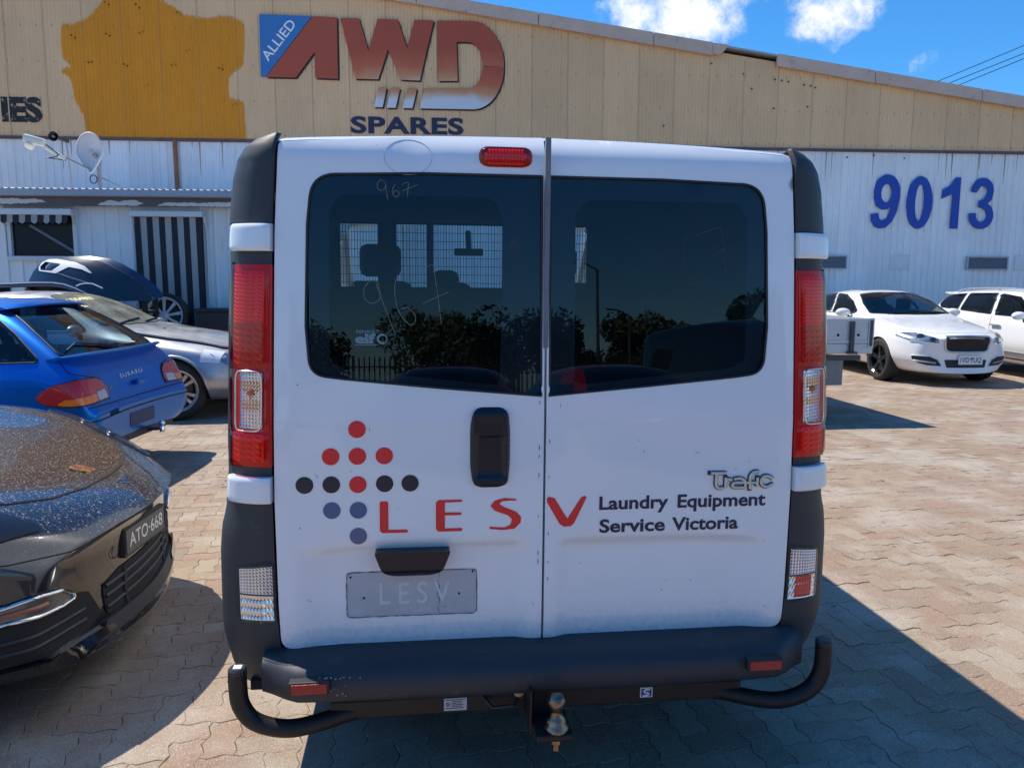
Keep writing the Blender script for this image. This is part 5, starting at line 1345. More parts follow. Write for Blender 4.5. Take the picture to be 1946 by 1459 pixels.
# ---- wheels (used by every vehicle): wheel (hub barrel) > tyre, rim
WHEELS = {}
def make_wheel(parent, loc, r, w, rr, side, style, steer=0.0, tone=None):
    """side: +1 outer face towards +Y of a wheel built along Y, rotated by the caller's frame (van: X)"""
    key = (round(r, 3), round(w, 3), style, tone)
    if key not in WHEELS:
        sh = w/2
        prof = [(rr-0.01, -sh+0.015), (rr+0.006, -sh+0.002), (rr+(r-rr)*0.35, -sh-0.004), (rr+(r-rr)*0.75, -sh+0.006), (r-0.012, -sh+0.018), (r, -sh+0.035)]
        g = 5
        for k in range(g):
            a = -sh+0.035+(2*sh-0.07)*(k+0.5)/g
            if k: prof += [(r-0.007, a-0.020-0.0), (r, a-0.014)]
            prof += [(r, a+0.010)]
        prof += [(r, sh-0.035), (r-0.012, sh-0.018), (rr+(r-rr)*0.75, sh-0.006), (rr+(r-rr)*0.35, sh+0.004), (rr+0.006, sh-0.002), (rr-0.01, sh-0.015)]
        t = MB().lathe(prof, (0, 0, 0), (0, 1, 0), 48)
        ty = mesh('tyre', t.v, t.f, TYRE); shade(ty, 40)
        m = tone or ALLOY
        b = MB()
        b.lathe([(rr-0.02, -sh+0.02), (rr-0.035, -sh*0.2), (rr-0.03, sh-0.03), (rr-0.012, sh-0.008), (rr+0.007, sh-0.004), (rr+0.007, sh-0.012)], (0, 0, 0), (0, 1, 0), 48)
        yo = sh-0.03
        def spoke(a, w0, w1, r0, r1, y0, y1, th=0.02):
            ca, sa = math.cos(a), math.sin(a); P = lambda rad, off, y: (rad*ca-off*sa, y, rad*sa+off*ca)
            rm = (r0+r1)/2; wm = (w0+w1)/2*0.9; ym = (y0+y1)/2+0.004
            v = [P(r0, -w0/2, y0), P(r0, w0/2, y0), P(rm, wm/2, ym), P(rm, -wm/2, ym), P(r1, w1/2, y1), P(r1, -w1/2, y1)]
            v += [(x, y-th, z) for x, y, z in v]
            b.add(v, [(0, 1, 2, 3), (3, 2, 4, 5), (7, 6, 9, 8), (8, 9, 11, 10), (1, 7, 8, 2), (2, 8, 10, 4), (6, 0, 3, 9), (9, 3, 5, 11)])
        if style == 'five':
            for k in range(5):
                a = 2*math.pi*k/5+math.pi/2
                spoke(a-0.10, 0.045, 0.035, 0.04, rr-0.012, yo-0.012, yo-0.002); spoke(a+0.10, 0.045, 0.035, 0.04, rr-0.012, yo-0.012, yo-0.002)
        elif style == 'ten':
            for k in range(10): spoke(2*math.pi*k/10+0.2+(0.10 if k % 2 else -0.10), 0.030, 0.038, 0.045, rr-0.012, yo-0.018, yo-0.004)
        elif style == 'eight':
            for k in range(9): spoke(2*math.pi*k/9+math.pi/2, 0.030, 0.050, 0.05, rr-0.010, yo-0.01, yo-0.002)
        else:
            b.lathe([(0.0, yo-0.02), (0.06, yo-0.02), (0.09, yo-0.045), (0.14, yo-0.05), (rr-0.03, yo-0.02)], (0, 0, 0), (0, 1, 0), 30)
        b.lathe([(0.0, yo+0.002), (0.028, yo), (0.034, yo-0.006), (0.066, yo-0.014), (0.07, yo-0.05)], (0, 0, 0), (0, 1, 0), 20)
        for k in range(5):
            a = 2*math.pi*k/5; b.lathe([(0.0, yo-0.006), (0.008, yo-0.006), (0.008, yo-0.03)], (0.05*math.cos(a), 0, 0.05*math.sin(a)), (0, 1, 0), 6)
        rim = mesh('rim', b.v, b.f, m)
        bm = bmesh.new(); bm.from_mesh(rim); bmesh.ops.recalc_face_normals(bm, faces=bm.faces[:]); bm.to_mesh(rim); bm.free(); shade(rim, 30)
        d = MB().lathe([(0.0, 0.0), (rr*0.78, 0.0), (rr*0.78, 0.02), (rr*0.3, 0.03), (0.0, 0.03)], (0, 0, 0), (0, 1, 0), 32).lathe([(rr-0.02, -sh+0.02), (0.0, -sh+0.02)], (0, 0, 0), (0, 1, 0), 24)
        disc = mesh('wheel', d.v, d.f, DARKMETAL); shade(disc, 40)
        WHEELS[key] = (disc, ty, rim)
    disc, ty, rim = WHEELS[key]
    w_ = obj('wheel', disc, parent); w_.location = loc
    if parent is VAN: w_.rotation_euler = (0, 0, -R(90)*side)
    else: w_.rotation_euler = (0, 0, (0 if side > 0 else math.pi)+steer)
    obj('tyre', ty, w_); obj('rim', rim, w_)
    return w_
build_van()
# ------------------------------------------------------------------ cars: lofted bodies, parts laid on the body surface
class Car:
    """local frame: +X forward, +Y left, Z up"""
    def __init__(s, name, loc, heading, label, cat, st, paint, wells=(), sub=3, well_r=0.34, scale=1.0, shoulder=0.35, endc=(0.3, 0.3)):
        s.root = empty(name, (loc[0], loc[1], 0), (0, 0, R(heading)), label, cat, scale=scale)
        s.paint = paint
        V = []; F = []; nst = len(st); H = 8
        rings = []
        for k, q in enumerate(st):
            x, bow, zb, ys, zs, ym, zm, ysh, zsh, yg, zg, yr, zr, zc = q
            half = [(0, zb), (ys, zs), (ym, zm*0.55+zs*0.45), (ym, zm), (ysh, zsh), (yg, zg), (yr, zr), (0, zc)]
            ring = []
            w = max(ym, 0.3)
            for y, z in half: ring.append((x-bow*(y/0.9)**2, y, z))
            left = []
            for p in ring: V.append(p); left.append(len(V)-1)
            right = [left[0]]
            for p in ring[1:-1]: V.append((p[0], -p[1], p[2])); right.append(len(V)-1)
            right.append(left[-1])
            rings.append((left, right))
        for a, b in zip(rings, rings[1:]):
            for L_, sgn in ((0, 1), (1, -1)):
                for i in range(H-1):
                    q = (a[L_][i], b[L_][i], b[L_][i+1], a[L_][i+1])
                    F.append(q if sgn < 0 else tuple(reversed(q)))
        for ring, sgn in ((rings[0], 1), (rings[-1], -1)):
            L_, Rr = ring
            mids = []
            for i in range(H):
                if i in (0, H-1): mids.append(L_[i])
                else:
                    x = st[0][0] if sgn > 0 else st[-1][0]
                    V.append((x, 0, V[L_[i]][2])); mids.append(len(V)-1)
            for i in range(H-1):
                for A, B, g in ((L_, mids, 1), (mids, Rr, 1)):
                    q = [A[i], A[i+1], B[i+1], B[i]]
                    q2 = []
                    for t in q:
                        if t not in q2: q2.append(t)
                    if len(q2) >= 3: F.append(tuple(q2))
        me = bpy.data.meshes.new(name+'_cage'); me.from_pydata(V, [], F)
        bm = bmesh.new(); bm.from_mesh(me); bmesh.ops.recalc_face_normals(bm, faces=bm.faces[:])
        cl = bm.edges.layers.float.new('crease_edge'); bm.verts.ensure_lookup_table()
        cr = {1: 0.3, 2: 0.0, 4: shoulder, 5: 0.35}
        for a, b in zip(rings, rings[1:]):
            for L_ in (0, 1):
                for i, val in cr.items():
                    e = bm.edges.get((bm.verts[a[L_][i]], bm.verts[b[L_][i]]))
                    if e: e[cl] = val
        for ring, val in ((rings[0], endc[0]), (rings[-1], endc[1])):
            for L_ in (0, 1):
                for i in range(H-1):
                    e = bm.edges.get((bm.verts[ring[L_][i]], bm.verts[ring[L_][i+1]]))
                    if e: e[cl] = val
        bm.to_mesh(me); bm.free()
        o = bpy.data.objects.new('tmp', me); COL.objects.link(o)
        md = o.modifiers.new('s', 'SUBSURF'); md.levels = sub; md.render_levels = sub
        dg = bpy.context.evaluated_depsgraph_get(); dg.update()
        full = bpy.data.meshes.new_from_object(o.evaluated_get(dg))
        bm = bmesh.new(); bm.from_mesh(full); s.bvh = BVHTree.FromBMesh(bm); bm.free()
        # wheel wells
        if wells:
            c = MB()
            for wx, wz, wr in wells:
                for sg in (1, -1):
                    c.lathe([(0.0, 0.0), (wr, 0.0), (wr, 0.62), (0.0, 0.62)], (wx, sg*0.52, wz), (0, sg, 0), 40)
            cm = mesh('cut', c.v, c.f, VOID)
            bm = bmesh.new(); bm.from_mesh(cm); bmesh.ops.remove_doubles(bm, verts=bm.verts[:], dist=1e-5); bmesh.ops.recalc_face_normals(bm, faces=bm.faces[:]); bm.to_mesh(cm); bm.free()
            co = bpy.data.objects.new('cut', cm); COL.objects.link(co)
            o.modifiers.clear(); o.data = full
            full.materials.clear(); full.materials.append(paint); full.materials.append(VOID)
            bo = o.modifiers.new('b', 'BOOLEAN'); bo.object = co; bo.operation = 'DIFFERENCE'; bo.solver = 'EXACT'; bo.material_mode = 'TRANSFER'
            dg = bpy.context.evaluated_depsgraph_get(); dg.update()
            full = bpy.data.meshes.new_from_object(o.evaluated_get(dg))
            bpy.data.objects.remove(co)
        else: full.materials.append(paint)
        bpy.data.objects.remove(o)
        full.name = 'body'; s.me = full
        s.body = obj('body', full, s.root)
        shade(full, 40)
        s.holes = []
    def hit(s, p, d):
        d = Vector(d).normalized(); p = Vector(p)
        r = s.bvh.ray_cast(p-d*8, d)
        if r[0] is None:
            r = s.bvh.find_nearest(p)
        n = r[1] if r[1].dot(d) < 0 else -r[1]
        return r[0], n
    def frame(s, d):
        d = Vector(d).normalized()
        u = d.cross(Vector((0, 0, 1)))
        if u.length < 0.05: u = Vector((0, -1, 0))
        u.normalize(); v = u.cross(d)
        return u, v, d
    def patch(s, name, pts, d, m, off=0.004, h=0.03, parent=None, rad=0.02, thick=0.012, fn=None, holes=(), smooth=40, **kw):
        """panel that follows the body: outline given as 3-D points seen along direction d"""
        u, v, d = s.frame(d)
        P2 = lambda p: (Vector(p[:3]).dot(u), Vector(p[:3]).dot(v))
        poly = [(*P2(p), *( [p[3]] if len(p) > 3 else [])) for p in pts]
        poly = round_poly(poly, rad, 5) if rad >= 0 else [q[:2] for q in poly]
        hl = [[P2(p) for p in q] for q in holes]
        base = sum((Vector(p[:3]).dot(d) for p in pts))/len(pts)
        def to3(a, b, o):
            c, n = s.hit(u*a+v*b+d*base, d)
            if fn: o = o+fn(c)
            return c+n*o
        V, F, loops = fill2d(poly, hl, h)
        vv = [to3(a, b, off) for a, b in V]; ff = list(F)
        if thick:
            for lp in loops:
                n = len(vv); k = len(lp); vv += [to3(*V[i], off-thick) for i in lp]
                ff += [(lp[i], n+i, n+(i+1) % k, lp[(i+1) % k]) for i in range(k)]
        me = mesh(name, vv, ff, m)
        bm = bmesh.new(); bm.from_mesh(me)
        nf = len(F); bm.faces.ensure_lookup_table()
        if sum(bm.faces[i].normal.dot(d)*bm.faces[i].calc_area() for i in range(nf)) > 0: bmesh.ops.reverse_faces(bm, faces=bm.faces[:])
        bm.to_mesh(me); bm.free()
        if smooth: shade(me, smooth)
        return obj(name, me, parent or s.root, **kw)
    def line(s, name, pts, d, r, m, off=0.0, parent=None, h=0.03, closed=False, rad=0.0, n=5, **kw):
        u, v, d = s.frame(d)
        poly = [(Vector(p[:3]).dot(u), Vector(p[:3]).dot(v), *( [p[3]] if len(p) > 3 else [])) for p in pts]
        if closed and rad > 0: poly = round_poly(poly, rad, 5)
        poly = [q[:2] for q in poly]
        base = sum((Vector(p[:3]).dot(d) for p in pts))/len(pts)
        q = resample(poly, h, closed)
        out = []
        for a, b in q:
            c, nn = s.hit(u*a+v*b+d*base, d); out.append(c+nn*off)
        return MB().tube(out, r, n, closed=closed).build(name, m, parent or s.root, smooth=60, **kw)
    def hole(s, pts, d, shrink=0.0, rad=0.03):
        s.holes.append((pts, d, rad))
    def window(s, name, pts, d, gm, parent=None, rad=0.04, frit=0.03, seal=BLACK, h=0.05, trim=None):
        """real opening with a pane, dark border and rubber seal"""
        s.hole(pts, d, rad=rad)
        g = s.patch(name, pts, d, gm, 0.0034, h, parent, rad, 0.0)
        u, v, dd = s.frame(d)
        c = sum((Vector(p[:3]) for p in pts), Vector())/len(pts)
        inner = []
        poly = round_poly([(Vector(p[:3]).dot(u), Vector(p[:3]).dot(v), *( [p[3]] if len(p) > 3 else [])) for p in pts], rad, 5)
        # inset outline for the dark border
        n = len(poly); ins = []
        ar = sum(poly[i][0]*poly[(i+1) % n][1]-poly[(i+1) % n][0]*poly[i][1] for i in range(n))
        for i in range(n):
            a = Vector(poly[i-1]); b = Vector(poly[(i+1) % n]); t = (b-a)
            if t.length < 1e-9: continue
            t.normalize(); nn = Vector((-t.y, t.x)) if ar > 0 else Vector((t.y, -t.x))
            ins.append(tuple(Vector(poly[i])+nn*frit))
        base = c.dot(dd)
        try:
            V, F, loops = fill2d(poly, [ins], h)
            me = mesh('window_border', [s.hit(u*a+v*b+dd*base, dd)[0]+s.hit(u*a+v*b+dd*base, dd)[1]*0.0016 for a, b in V], F, mat('car_frit', (0.006, 0.006, 0.008), 0.4)); obj('window_border', me, g)
        except Exception as e: print('frit', name, e)
        s.line('window_seal', [u*a+v*b+dd*base for a, b in poly], d, 0.006, trim or seal, 0.002, g, 0.04, True)
        return g
    def finish(s):
        """cut the window openings out of the body"""
        if not s.holes: return
        bm = bmesh.new(); bm.from_mesh(s.me); kill = []
        frames = []
        for pts, d, rad in s.holes:
            u, v, dd = s.frame(d)
            poly = round_poly([(Vector(p[:3]).dot(u), Vector(p[:3]).dot(v), *( [p[3]] if len(p) > 3 else [])) for p in pts], rad, 5)
            n = len(poly); ar = sum(poly[i][0]*poly[(i+1) % n][1]-poly[(i+1) % n][0]*poly[i][1] for i in range(n)); q = []
            for i in range(n):
                t = Vector(poly[(i+1) % n])-Vector(poly[i-1])
                if t.length < 1e-9: continue
                t.normalize(); nn = Vector((-t.y, t.x)) if ar > 0 else Vector((t.y, -t.x)); q.append(tuple(Vector(poly[i])+nn*0.014))
            frames.append((u, v, dd, q))
        for f in bm.faces:
            c = f.calc_center_median()
            for u, v, dd, poly in frames:
                if f.normal.dot(dd) > -0.12: continue
                if inside(poly, c.dot(u), c.dot(v)):
                    r = s.bvh.ray_cast(c-dd*8, dd)
                    if r[0] is not None and (r[0]-c).length < 0.08: kill.append(f); break
        bmesh.ops.delete(bm, geom=kill, context='FACES')
        bm.to_mesh(s.me); bm.free()
    def wheels(s, locs, r, w, rr, style, tone=None, steer=0.0):
        for x, y in locs:
            make_wheel(s.root, (x, y, r), r, w, rr, 1 if y > 0 else -1, style, steer if x == locs[0][0] else 0.0, tone)
    def text(s, name, tx, p0, du, dv, d, h, m, off=0.004, bold=0.02, width=None, parent=None, spacing=1.0, extr=0.0):
        """lettering on the surface: p0 lower left, du/dv unit axes of the writing"""
        v, f = text_mesh(tx, h, bold, spacing, width); p0, du, dv = Vector(p0), Vector(du), Vector(dv)
        out = []
        for x, y, _ in v:
            c, n = s.hit(p0+du*x+dv*y, d); out.append(c+n*off)
        return obj(name, mesh(name, out, f, m), parent or s.root)

def car_paint(name, col, metal=0.0, rough=0.35, coat=1.0, dust=None, dust_amt=0.5, flake=0.0, speck=None):
    m = bpy.data.materials.new(name); m.use_nodes = True
    N, L = nodes_of(m); b = N['Principled BSDF']
    b.inputs['Base Color'].default_value = (*col, 1); b.inputs['Metallic'].default_value = metal; b.inputs['Roughness'].default_value = rough
    b.inputs['Coat Weight'].default_value = coat; b.inputs['Coat Roughness'].default_value = 0.04
    if dust:
        geo = N.new('ShaderNodeNewGeometry'); sx = N.new('ShaderNodeSeparateXYZ'); L.new(geo.outputs['Normal'], sx.inputs[0])
        up = N.new('ShaderNodeMapRange'); up.inputs[1].default_value = 0.25; up.inputs[2].default_value = 0.8; L.new(sx.outputs['Z'], up.inputs[0])
        def noise(sc, det, lo, hi, st=None):
            n = N.new('ShaderNodeTexNoise'); n.inputs['Scale'].default_value = sc; n.inputs['Detail'].default_value = det; n.inputs['Roughness'].default_value = 0.65
            src = geo.outputs['Position']
            if st:
                mp = N.new('ShaderNodeMapping'); mp.inputs['Scale'].default_value = st; L.new(src, mp.inputs[0]); src = mp.outputs[0]
            L.new(src, n.inputs['Vector'])
            r = N.new('ShaderNodeMapRange'); r.inputs[1].default_value = lo; r.inputs[2].default_value = hi; L.new(n.outputs[0], r.inputs[0]); return r.outputs[0]
        def mul(a, c):
            n = N.new('ShaderNodeMath'); n.operation = 'MULTIPLY'
            for i, v in enumerate((a, c)):
                if isinstance(v, float): n.inputs[i].default_value = v
                else: L.new(v, n.inputs[i])
            return n.outputs[0]
        def mx(a, c):
            n = N.new('ShaderNodeMath'); n.operation = 'MAXIMUM'; L.new(a, n.inputs[0]); L.new(c, n.inputs[1]); return n.outputs[0]
        film = mul(noise(3.0, 6, 0.35, 0.75), dust_amt)
        f = film
        if speck:
            sp = mx(noise(speck, 2, 0.615, 0.665, (1, 1.7, 1)), mul(noise(speck*2.0, 2, 0.63, 0.68), 0.7))
            f = mx(film, mul(sp, 0.95))
        f = mul(f, up.outputs[0])
        x = N.new('ShaderNodeMix'); x.data_type = 'RGBA'; x.inputs['A'].default_value = (*col, 1); x.inputs['B'].default_value = (*dust, 1)
        L.new(f, x.inputs['Factor']); L.new(x.outputs['Result'], b.inputs['Base Color'])
        if metal:
            mm = N.new('ShaderNodeMath'); mm.operation = 'SUBTRACT'; mm.inputs[0].default_value = 1.0; L.new(f, mm.inputs[1])
            L.new(mul(mm.outputs[0], float(metal)), b.inputs['Metallic'])
        ro = N.new('ShaderNodeMapRange'); ro.inputs[3].default_value = rough; ro.inputs[4].default_value = 0.9; L.new(f, ro.inputs[0]); L.new(ro.outputs[0], b.inputs['Roughness'])
        cw = N.new('ShaderNodeMapRange'); cw.inputs[3].default_value = coat; cw.inputs[4].default_value = 0.0; L.new(f, cw.inputs[0]); L.new(cw.outputs[0], b.inputs['Coat Weight'])
    return m
WHITEP = car_paint('white_car_paint', (0.78, 0.78, 0.77), rough=0.3)
BLUEP = car_paint('blue_metallic', (0.0, 0.15, 0.56), metal=0.85, rough=0.36, coat=0.35, dust=(0.25, 0.32, 0.40), dust_amt=0.04)
BLACKP = car_paint('dusty_black', (0.004, 0.006, 0.014), rough=0.25, dust=(0.34, 0.295, 0.235), dust_amt=0.02, speck=100.0)
GREYP = car_paint('silver_grey', (0.42, 0.43, 0.46), metal=0.7, rough=0.36, dust=(0.34, 0.30, 0.28), dust_amt=0.5)
TINT = glass('car_glass', (0.42, 0.52, 0.56), 1.5); TINTD = glass('car_glass_dark', (0.16, 0.20, 0.24), 1.5)
def interior(c, x0, x1, w, z, seats=(), wheel=None):
    b = MB().box((x1, -w, 0.25), (x0, w, z-0.16))
    t = b.build('cabin', VOID, c.root)
    sm = mat('seat_grey', (0.03, 0.032, 0.036), 0.9)
    for x, y in seats:
        q = MB().box((x-0.10, y-0.24, 0.5), (x+0.08, y+0.24, z+0.10), bev=0.06).box((x-0.06, y-0.13, z+0.12), (x+0.05, y+0.13, z+0.32), bev=0.04).box((x-0.02, y-0.06, z+0.05), (x+0.02, y+0.06, z+0.15))
        q.build('seat', sm, t, smooth=50)
    if wheel:
        x, y = wheel
        ring_tube('steering_wheel', [(x-0.07*math.sin(R(a)), y+0.18*math.cos(R(a)), z+0.02+0.16*math.sin(R(a))) for a in range(0, 360, 20)], 0.014, BLACK, t, 6)
    return t

# ---- white sports saloon, front towards the camera
XF = [(0.00, 0.30, 0.20, 0.50, 0.21, 0.68, 0.46, 0.62, 0.64, 0.46, 0.72, 0.25, 0.745, 0.75),
      (-0.16, 0.26, 0.17, 0.62, 0.19, 0.82, 0.50, 0.78, 0.72, 0.60, 0.79, 0.32, 0.81, 0.82),
      (-0.48, 0.14, 0.17, 0.74, 0.19, 0.92, 0.56, 0.86, 0.80, 0.68, 0.855, 0.36, 0.875, 0.885),
      (-0.95, 0.04, 0.17, 0.78, 0.19, 0.945, 0.60, 0.885, 0.87, 0.73, 0.915, 0.38, 0.945, 0.955),
      (-1.42, 0.0, 0.17, 0.80, 0.20, 0.935, 0.62, 0.90, 0.925, 0.78, 0.975, 0.42, 1.00, 1.01),
      (-1.70, 0.0, 0.17, 0.80, 0.20, 0.935, 0.64, 0.905, 0.94, 0.76, 1.06, 0.44, 1.125, 1.145),
      (-2.20, 0.0, 0.17, 0.80, 0.20, 0.935, 0.64, 0.905, 0.955, 0.665, 1.34, 0.40, 1.42, 1.435),
      (-2.90, 0.0, 0.17, 0.80, 0.20, 0.935, 0.64, 0.905, 0.965, 0.63, 1.40, 0.38, 1.468, 1.48),
      (-3.60, 0.0, 0.18, 0.80, 0.21, 0.935, 0.64, 0.90, 0.985, 0.62, 1.34, 0.36, 1.405, 1.42),
      (-4.15, 0.0, 0.20, 0.78, 0.23, 0.93, 0.64, 0.885, 0.985, 0.66, 1.14, 0.38, 1.185, 1.20),
      (-4.60, -0.05, 0.24, 0.72, 0.27, 0.90, 0.64, 0.85, 0.95, 0.68, 1.02, 0.40, 1.05, 1.06),
      (-4.93, -0.12, 0.28, 0.60, 0.30, 0.80, 0.60, 0.76, 0.80, 0.60, 0.90, 0.34, 0.93, 0.94)]
JAG = Car('parked_sedan', (7.92, 8.61), -92.9, 'white sports saloon facing the camera with a black mesh grille, right of the van', 'car', XF, WHITEP, [(-0.95, 0.34, 0.37), (-3.86, 0.34, 0.37)])
JAG.wheels([(-0.95, 0.79), (-0.95, -0.79), (-3.86, 0.79), (-3.86, -0.79)], 0.345, 0.25, 0.255, 'five', mat('gloss_black_alloy', (0.02, 0.02, 0.022), 0.25, metal=0.4, coat=0.6))
# ---- white wagon beside it
WG = [(0.00, 0.22, 0.22, 0.55, 0.23, 0.72, 0.48, 0.68, 0.66, 0.5, 0.74, 0.28, 0.77, 0.78),
      (-0.40, 0.10, 0.18, 0.74, 0.20, 0.89, 0.56, 0.84, 0.80, 0.66, 0.88, 0.36, 0.90, 0.91),
      (-0.90, 0.02, 0.18, 0.78, 0.20, 0.91, 0.60, 0.86, 0.90, 0.72, 0.96, 0.38, 0.98, 0.99),
      (-1.35, 0.0, 0.18, 0.78, 0.20, 0.91, 0.62, 0.87, 0.94, 0.74, 1.02, 0.40, 1.05, 1.06),
      (-2.00, 0.0, 0.18, 0.78, 0.20, 0.91, 0.64, 0.875, 0.965, 0.66, 1.38, 0.40, 1.45, 1.46),
      (-2.90, 0.0, 0.18, 0.78, 0.20, 0.91, 0.64, 0.875, 0.985, 0.64, 1.42, 0.40, 1.49, 1.50),
      (-3.80, 0.0, 0.20, 0.78, 0.22, 0.91, 0.64, 0.87, 1.00, 0.64, 1.40, 0.40, 1.47, 1.48),
      (-4.35, 0.0, 0.22, 0.76, 0.25, 0.90, 0.64, 0.86, 1.00, 0.64, 1.36, 0.40, 1.43, 1.44),
      (-4.62, -0.04, 0.26, 0.72, 0.28, 0.88, 0.64, 0.84, 0.98, 0.66, 1.14, 0.40, 1.22, 1.23),
      (-4.76, -0.08, 0.30, 0.62, 0.32, 0.80, 0.60, 0.76, 0.84, 0.6, 0.94, 0.34, 0.98, 0.99)]
WAG = Car('parked_wagon', (10.33, 7.65), -93.5, 'white station wagon with silver roof rails at the right edge, beside the white saloon', 'car', WG, WHITEP, [(-0.90, 0.33, 0.36), (-3.70, 0.33, 0.36)])
WAG.wheels([(-0.90, 0.77), (-0.90, -0.77), (-3.70, 0.77), (-3.70, -0.77)], 0.33, 0.22, 0.22, 'ten')
# ---- blue hatchback wagon seen from its tail
IM = [(0.085, 0.07, 0.34, 0.58, 0.35, 0.75, 0.50, 0.76, 0.57, 0.70, 0.605, 0.4, 0.615, 0.62),
      (0.125, 0.06, 0.30, 0.66, 0.32, 0.80, 0.52, 0.795, 0.62, 0.74, 0.665, 0.4, 0.685, 0.69),
      (0.17, 0.05, 0.28, 0.68, 0.30, 0.82, 0.54, 0.815, 0.72, 0.76, 0.84, 0.42, 0.875, 0.88),
      (0.27, 0.05, 0.26, 0.70, 0.28, 0.83, 0.55, 0.825, 0.80, 0.75, 0.95, 0.44, 0.985, 0.99),
      (0.50, 0.04, 0.24, 0.72, 0.26, 0.845, 0.56, 0.825, 0.89, 0.69, 1.12, 0.44, 1.17, 1.18),
      (0.78, 0.03, 0.23, 0.73, 0.25, 0.845, 0.57, 0.82, 0.91, 0.61, 1.30, 0.40, 1.355, 1.365),
      (1.05, 0.0, 0.22, 0.74, 0.24, 0.845, 0.58, 0.815, 0.915, 0.585, 1.35, 0.38, 1.40, 1.41),
      (1.80, 0.0, 0.20, 0.74, 0.22, 0.845, 0.58, 0.815, 0.91, 0.575, 1.37, 0.36, 1.415, 1.425),
      (2.45, 0.0, 0.20, 0.74, 0.22, 0.845, 0.58, 0.81, 0.90, 0.58, 1.33, 0.36, 1.385, 1.395),
      (2.95, 0.0, 0.20, 0.74, 0.22, 0.845, 0.58, 0.80, 0.89, 0.66, 1.06, 0.40, 1.10, 1.11),
      (3.30, 0.0, 0.20, 0.74, 0.22, 0.845, 0.56, 0.79, 0.85, 0.66, 0.91, 0.38, 0.93, 0.935),
      (3.90, 0.03, 0.20, 0.70, 0.22, 0.83, 0.52, 0.76, 0.74, 0.60, 0.80, 0.34, 0.82, 0.825),
      (4.32, 0.16, 0.24, 0.50, 0.26, 0.68, 0.46, 0.62, 0.60, 0.5, 0.66, 0.28, 0.68, 0.685)]
SUB = Car('parked_hatchback', (-2.53, 4.44), 172.35, 'bright blue hatchback wagon with its tail towards the van', 'car', IM, BLUEP, [(0.84, 0.29, 0.33), (3.36, 0.29, 0.33)], endc=(0.6, 0.3))
SUB.wheels([(3.36, 0.73), (3.36, -0.73), (0.84, 0.73), (0.84, -0.73)], 0.295, 0.19, 0.19, 'five')
# ---- silver grey saloon with its wheel turned
BM = [(0.80, 0.20, 0.20, 0.52, 0.21, 0.70, 0.46, 0.66, 0.62, 0.5, 0.70, 0.28, 0.73, 0.74),
      (0.55, 0.14, 0.18, 0.70, 0.20, 0.86, 0.52, 0.80, 0.74, 0.62, 0.80, 0.34, 0.83, 0.84),
      (0.00, 0.03, 0.18, 0.76, 0.20, 0.905, 0.58, 0.83, 0.82, 0.67, 0.885, 0.36, 0.915, 0.925),
      (-0.50, 0.0, 0.18, 0.76, 0.20, 0.90, 0.60, 0.845, 0.87, 0.70, 0.945, 0.38, 0.975, 0.985),
      (-0.80, 0.0, 0.18, 0.76, 0.20, 0.90, 0.60, 0.85, 0.90, 0.72, 0.99, 0.42, 1.04, 1.05),
      (-1.35, 0.0, 0.18, 0.76, 0.20, 0.90, 0.62, 0.855, 0.92, 0.62, 1.32, 0.40, 1.395, 1.405),
      (-2.10, 0.0, 0.18, 0.76, 0.20, 0.90, 0.62, 0.855, 0.935, 0.58, 1.38, 0.36, 1.435, 1.445),
      (-2.75, 0.0, 0.20, 0.76, 0.22, 0.90, 0.62, 0.85, 0.95, 0.58, 1.30, 0.36, 1.365, 1.375),
      (-3.25, 0.0, 0.22, 0.74, 0.24, 0.89, 0.62, 0.83, 0.95, 0.64, 1.04, 0.40, 1.09, 1.10),
      (-3.68, -0.1, 0.28, 0.60, 0.30, 0.78, 0.60, 0.74, 0.84, 0.58, 0.95, 0.34, 0.98, 0.985)]
BMW = Car('parked_coupe', (-2.93, 7.617), -9.08, 'dusty silver grey saloon with its front wheel turned, behind the blue hatchback', 'car', BM, GREYP, [(0.0, 0.33, 0.375), (-2.76, 0.33, 0.36)])
BMW.wheels([(0.0, 0.78), (0.0, -0.78), (-2.76, 0.77), (-2.76, -0.77)], 0.335, 0.235, 0.235, 'ten', None, R(26))
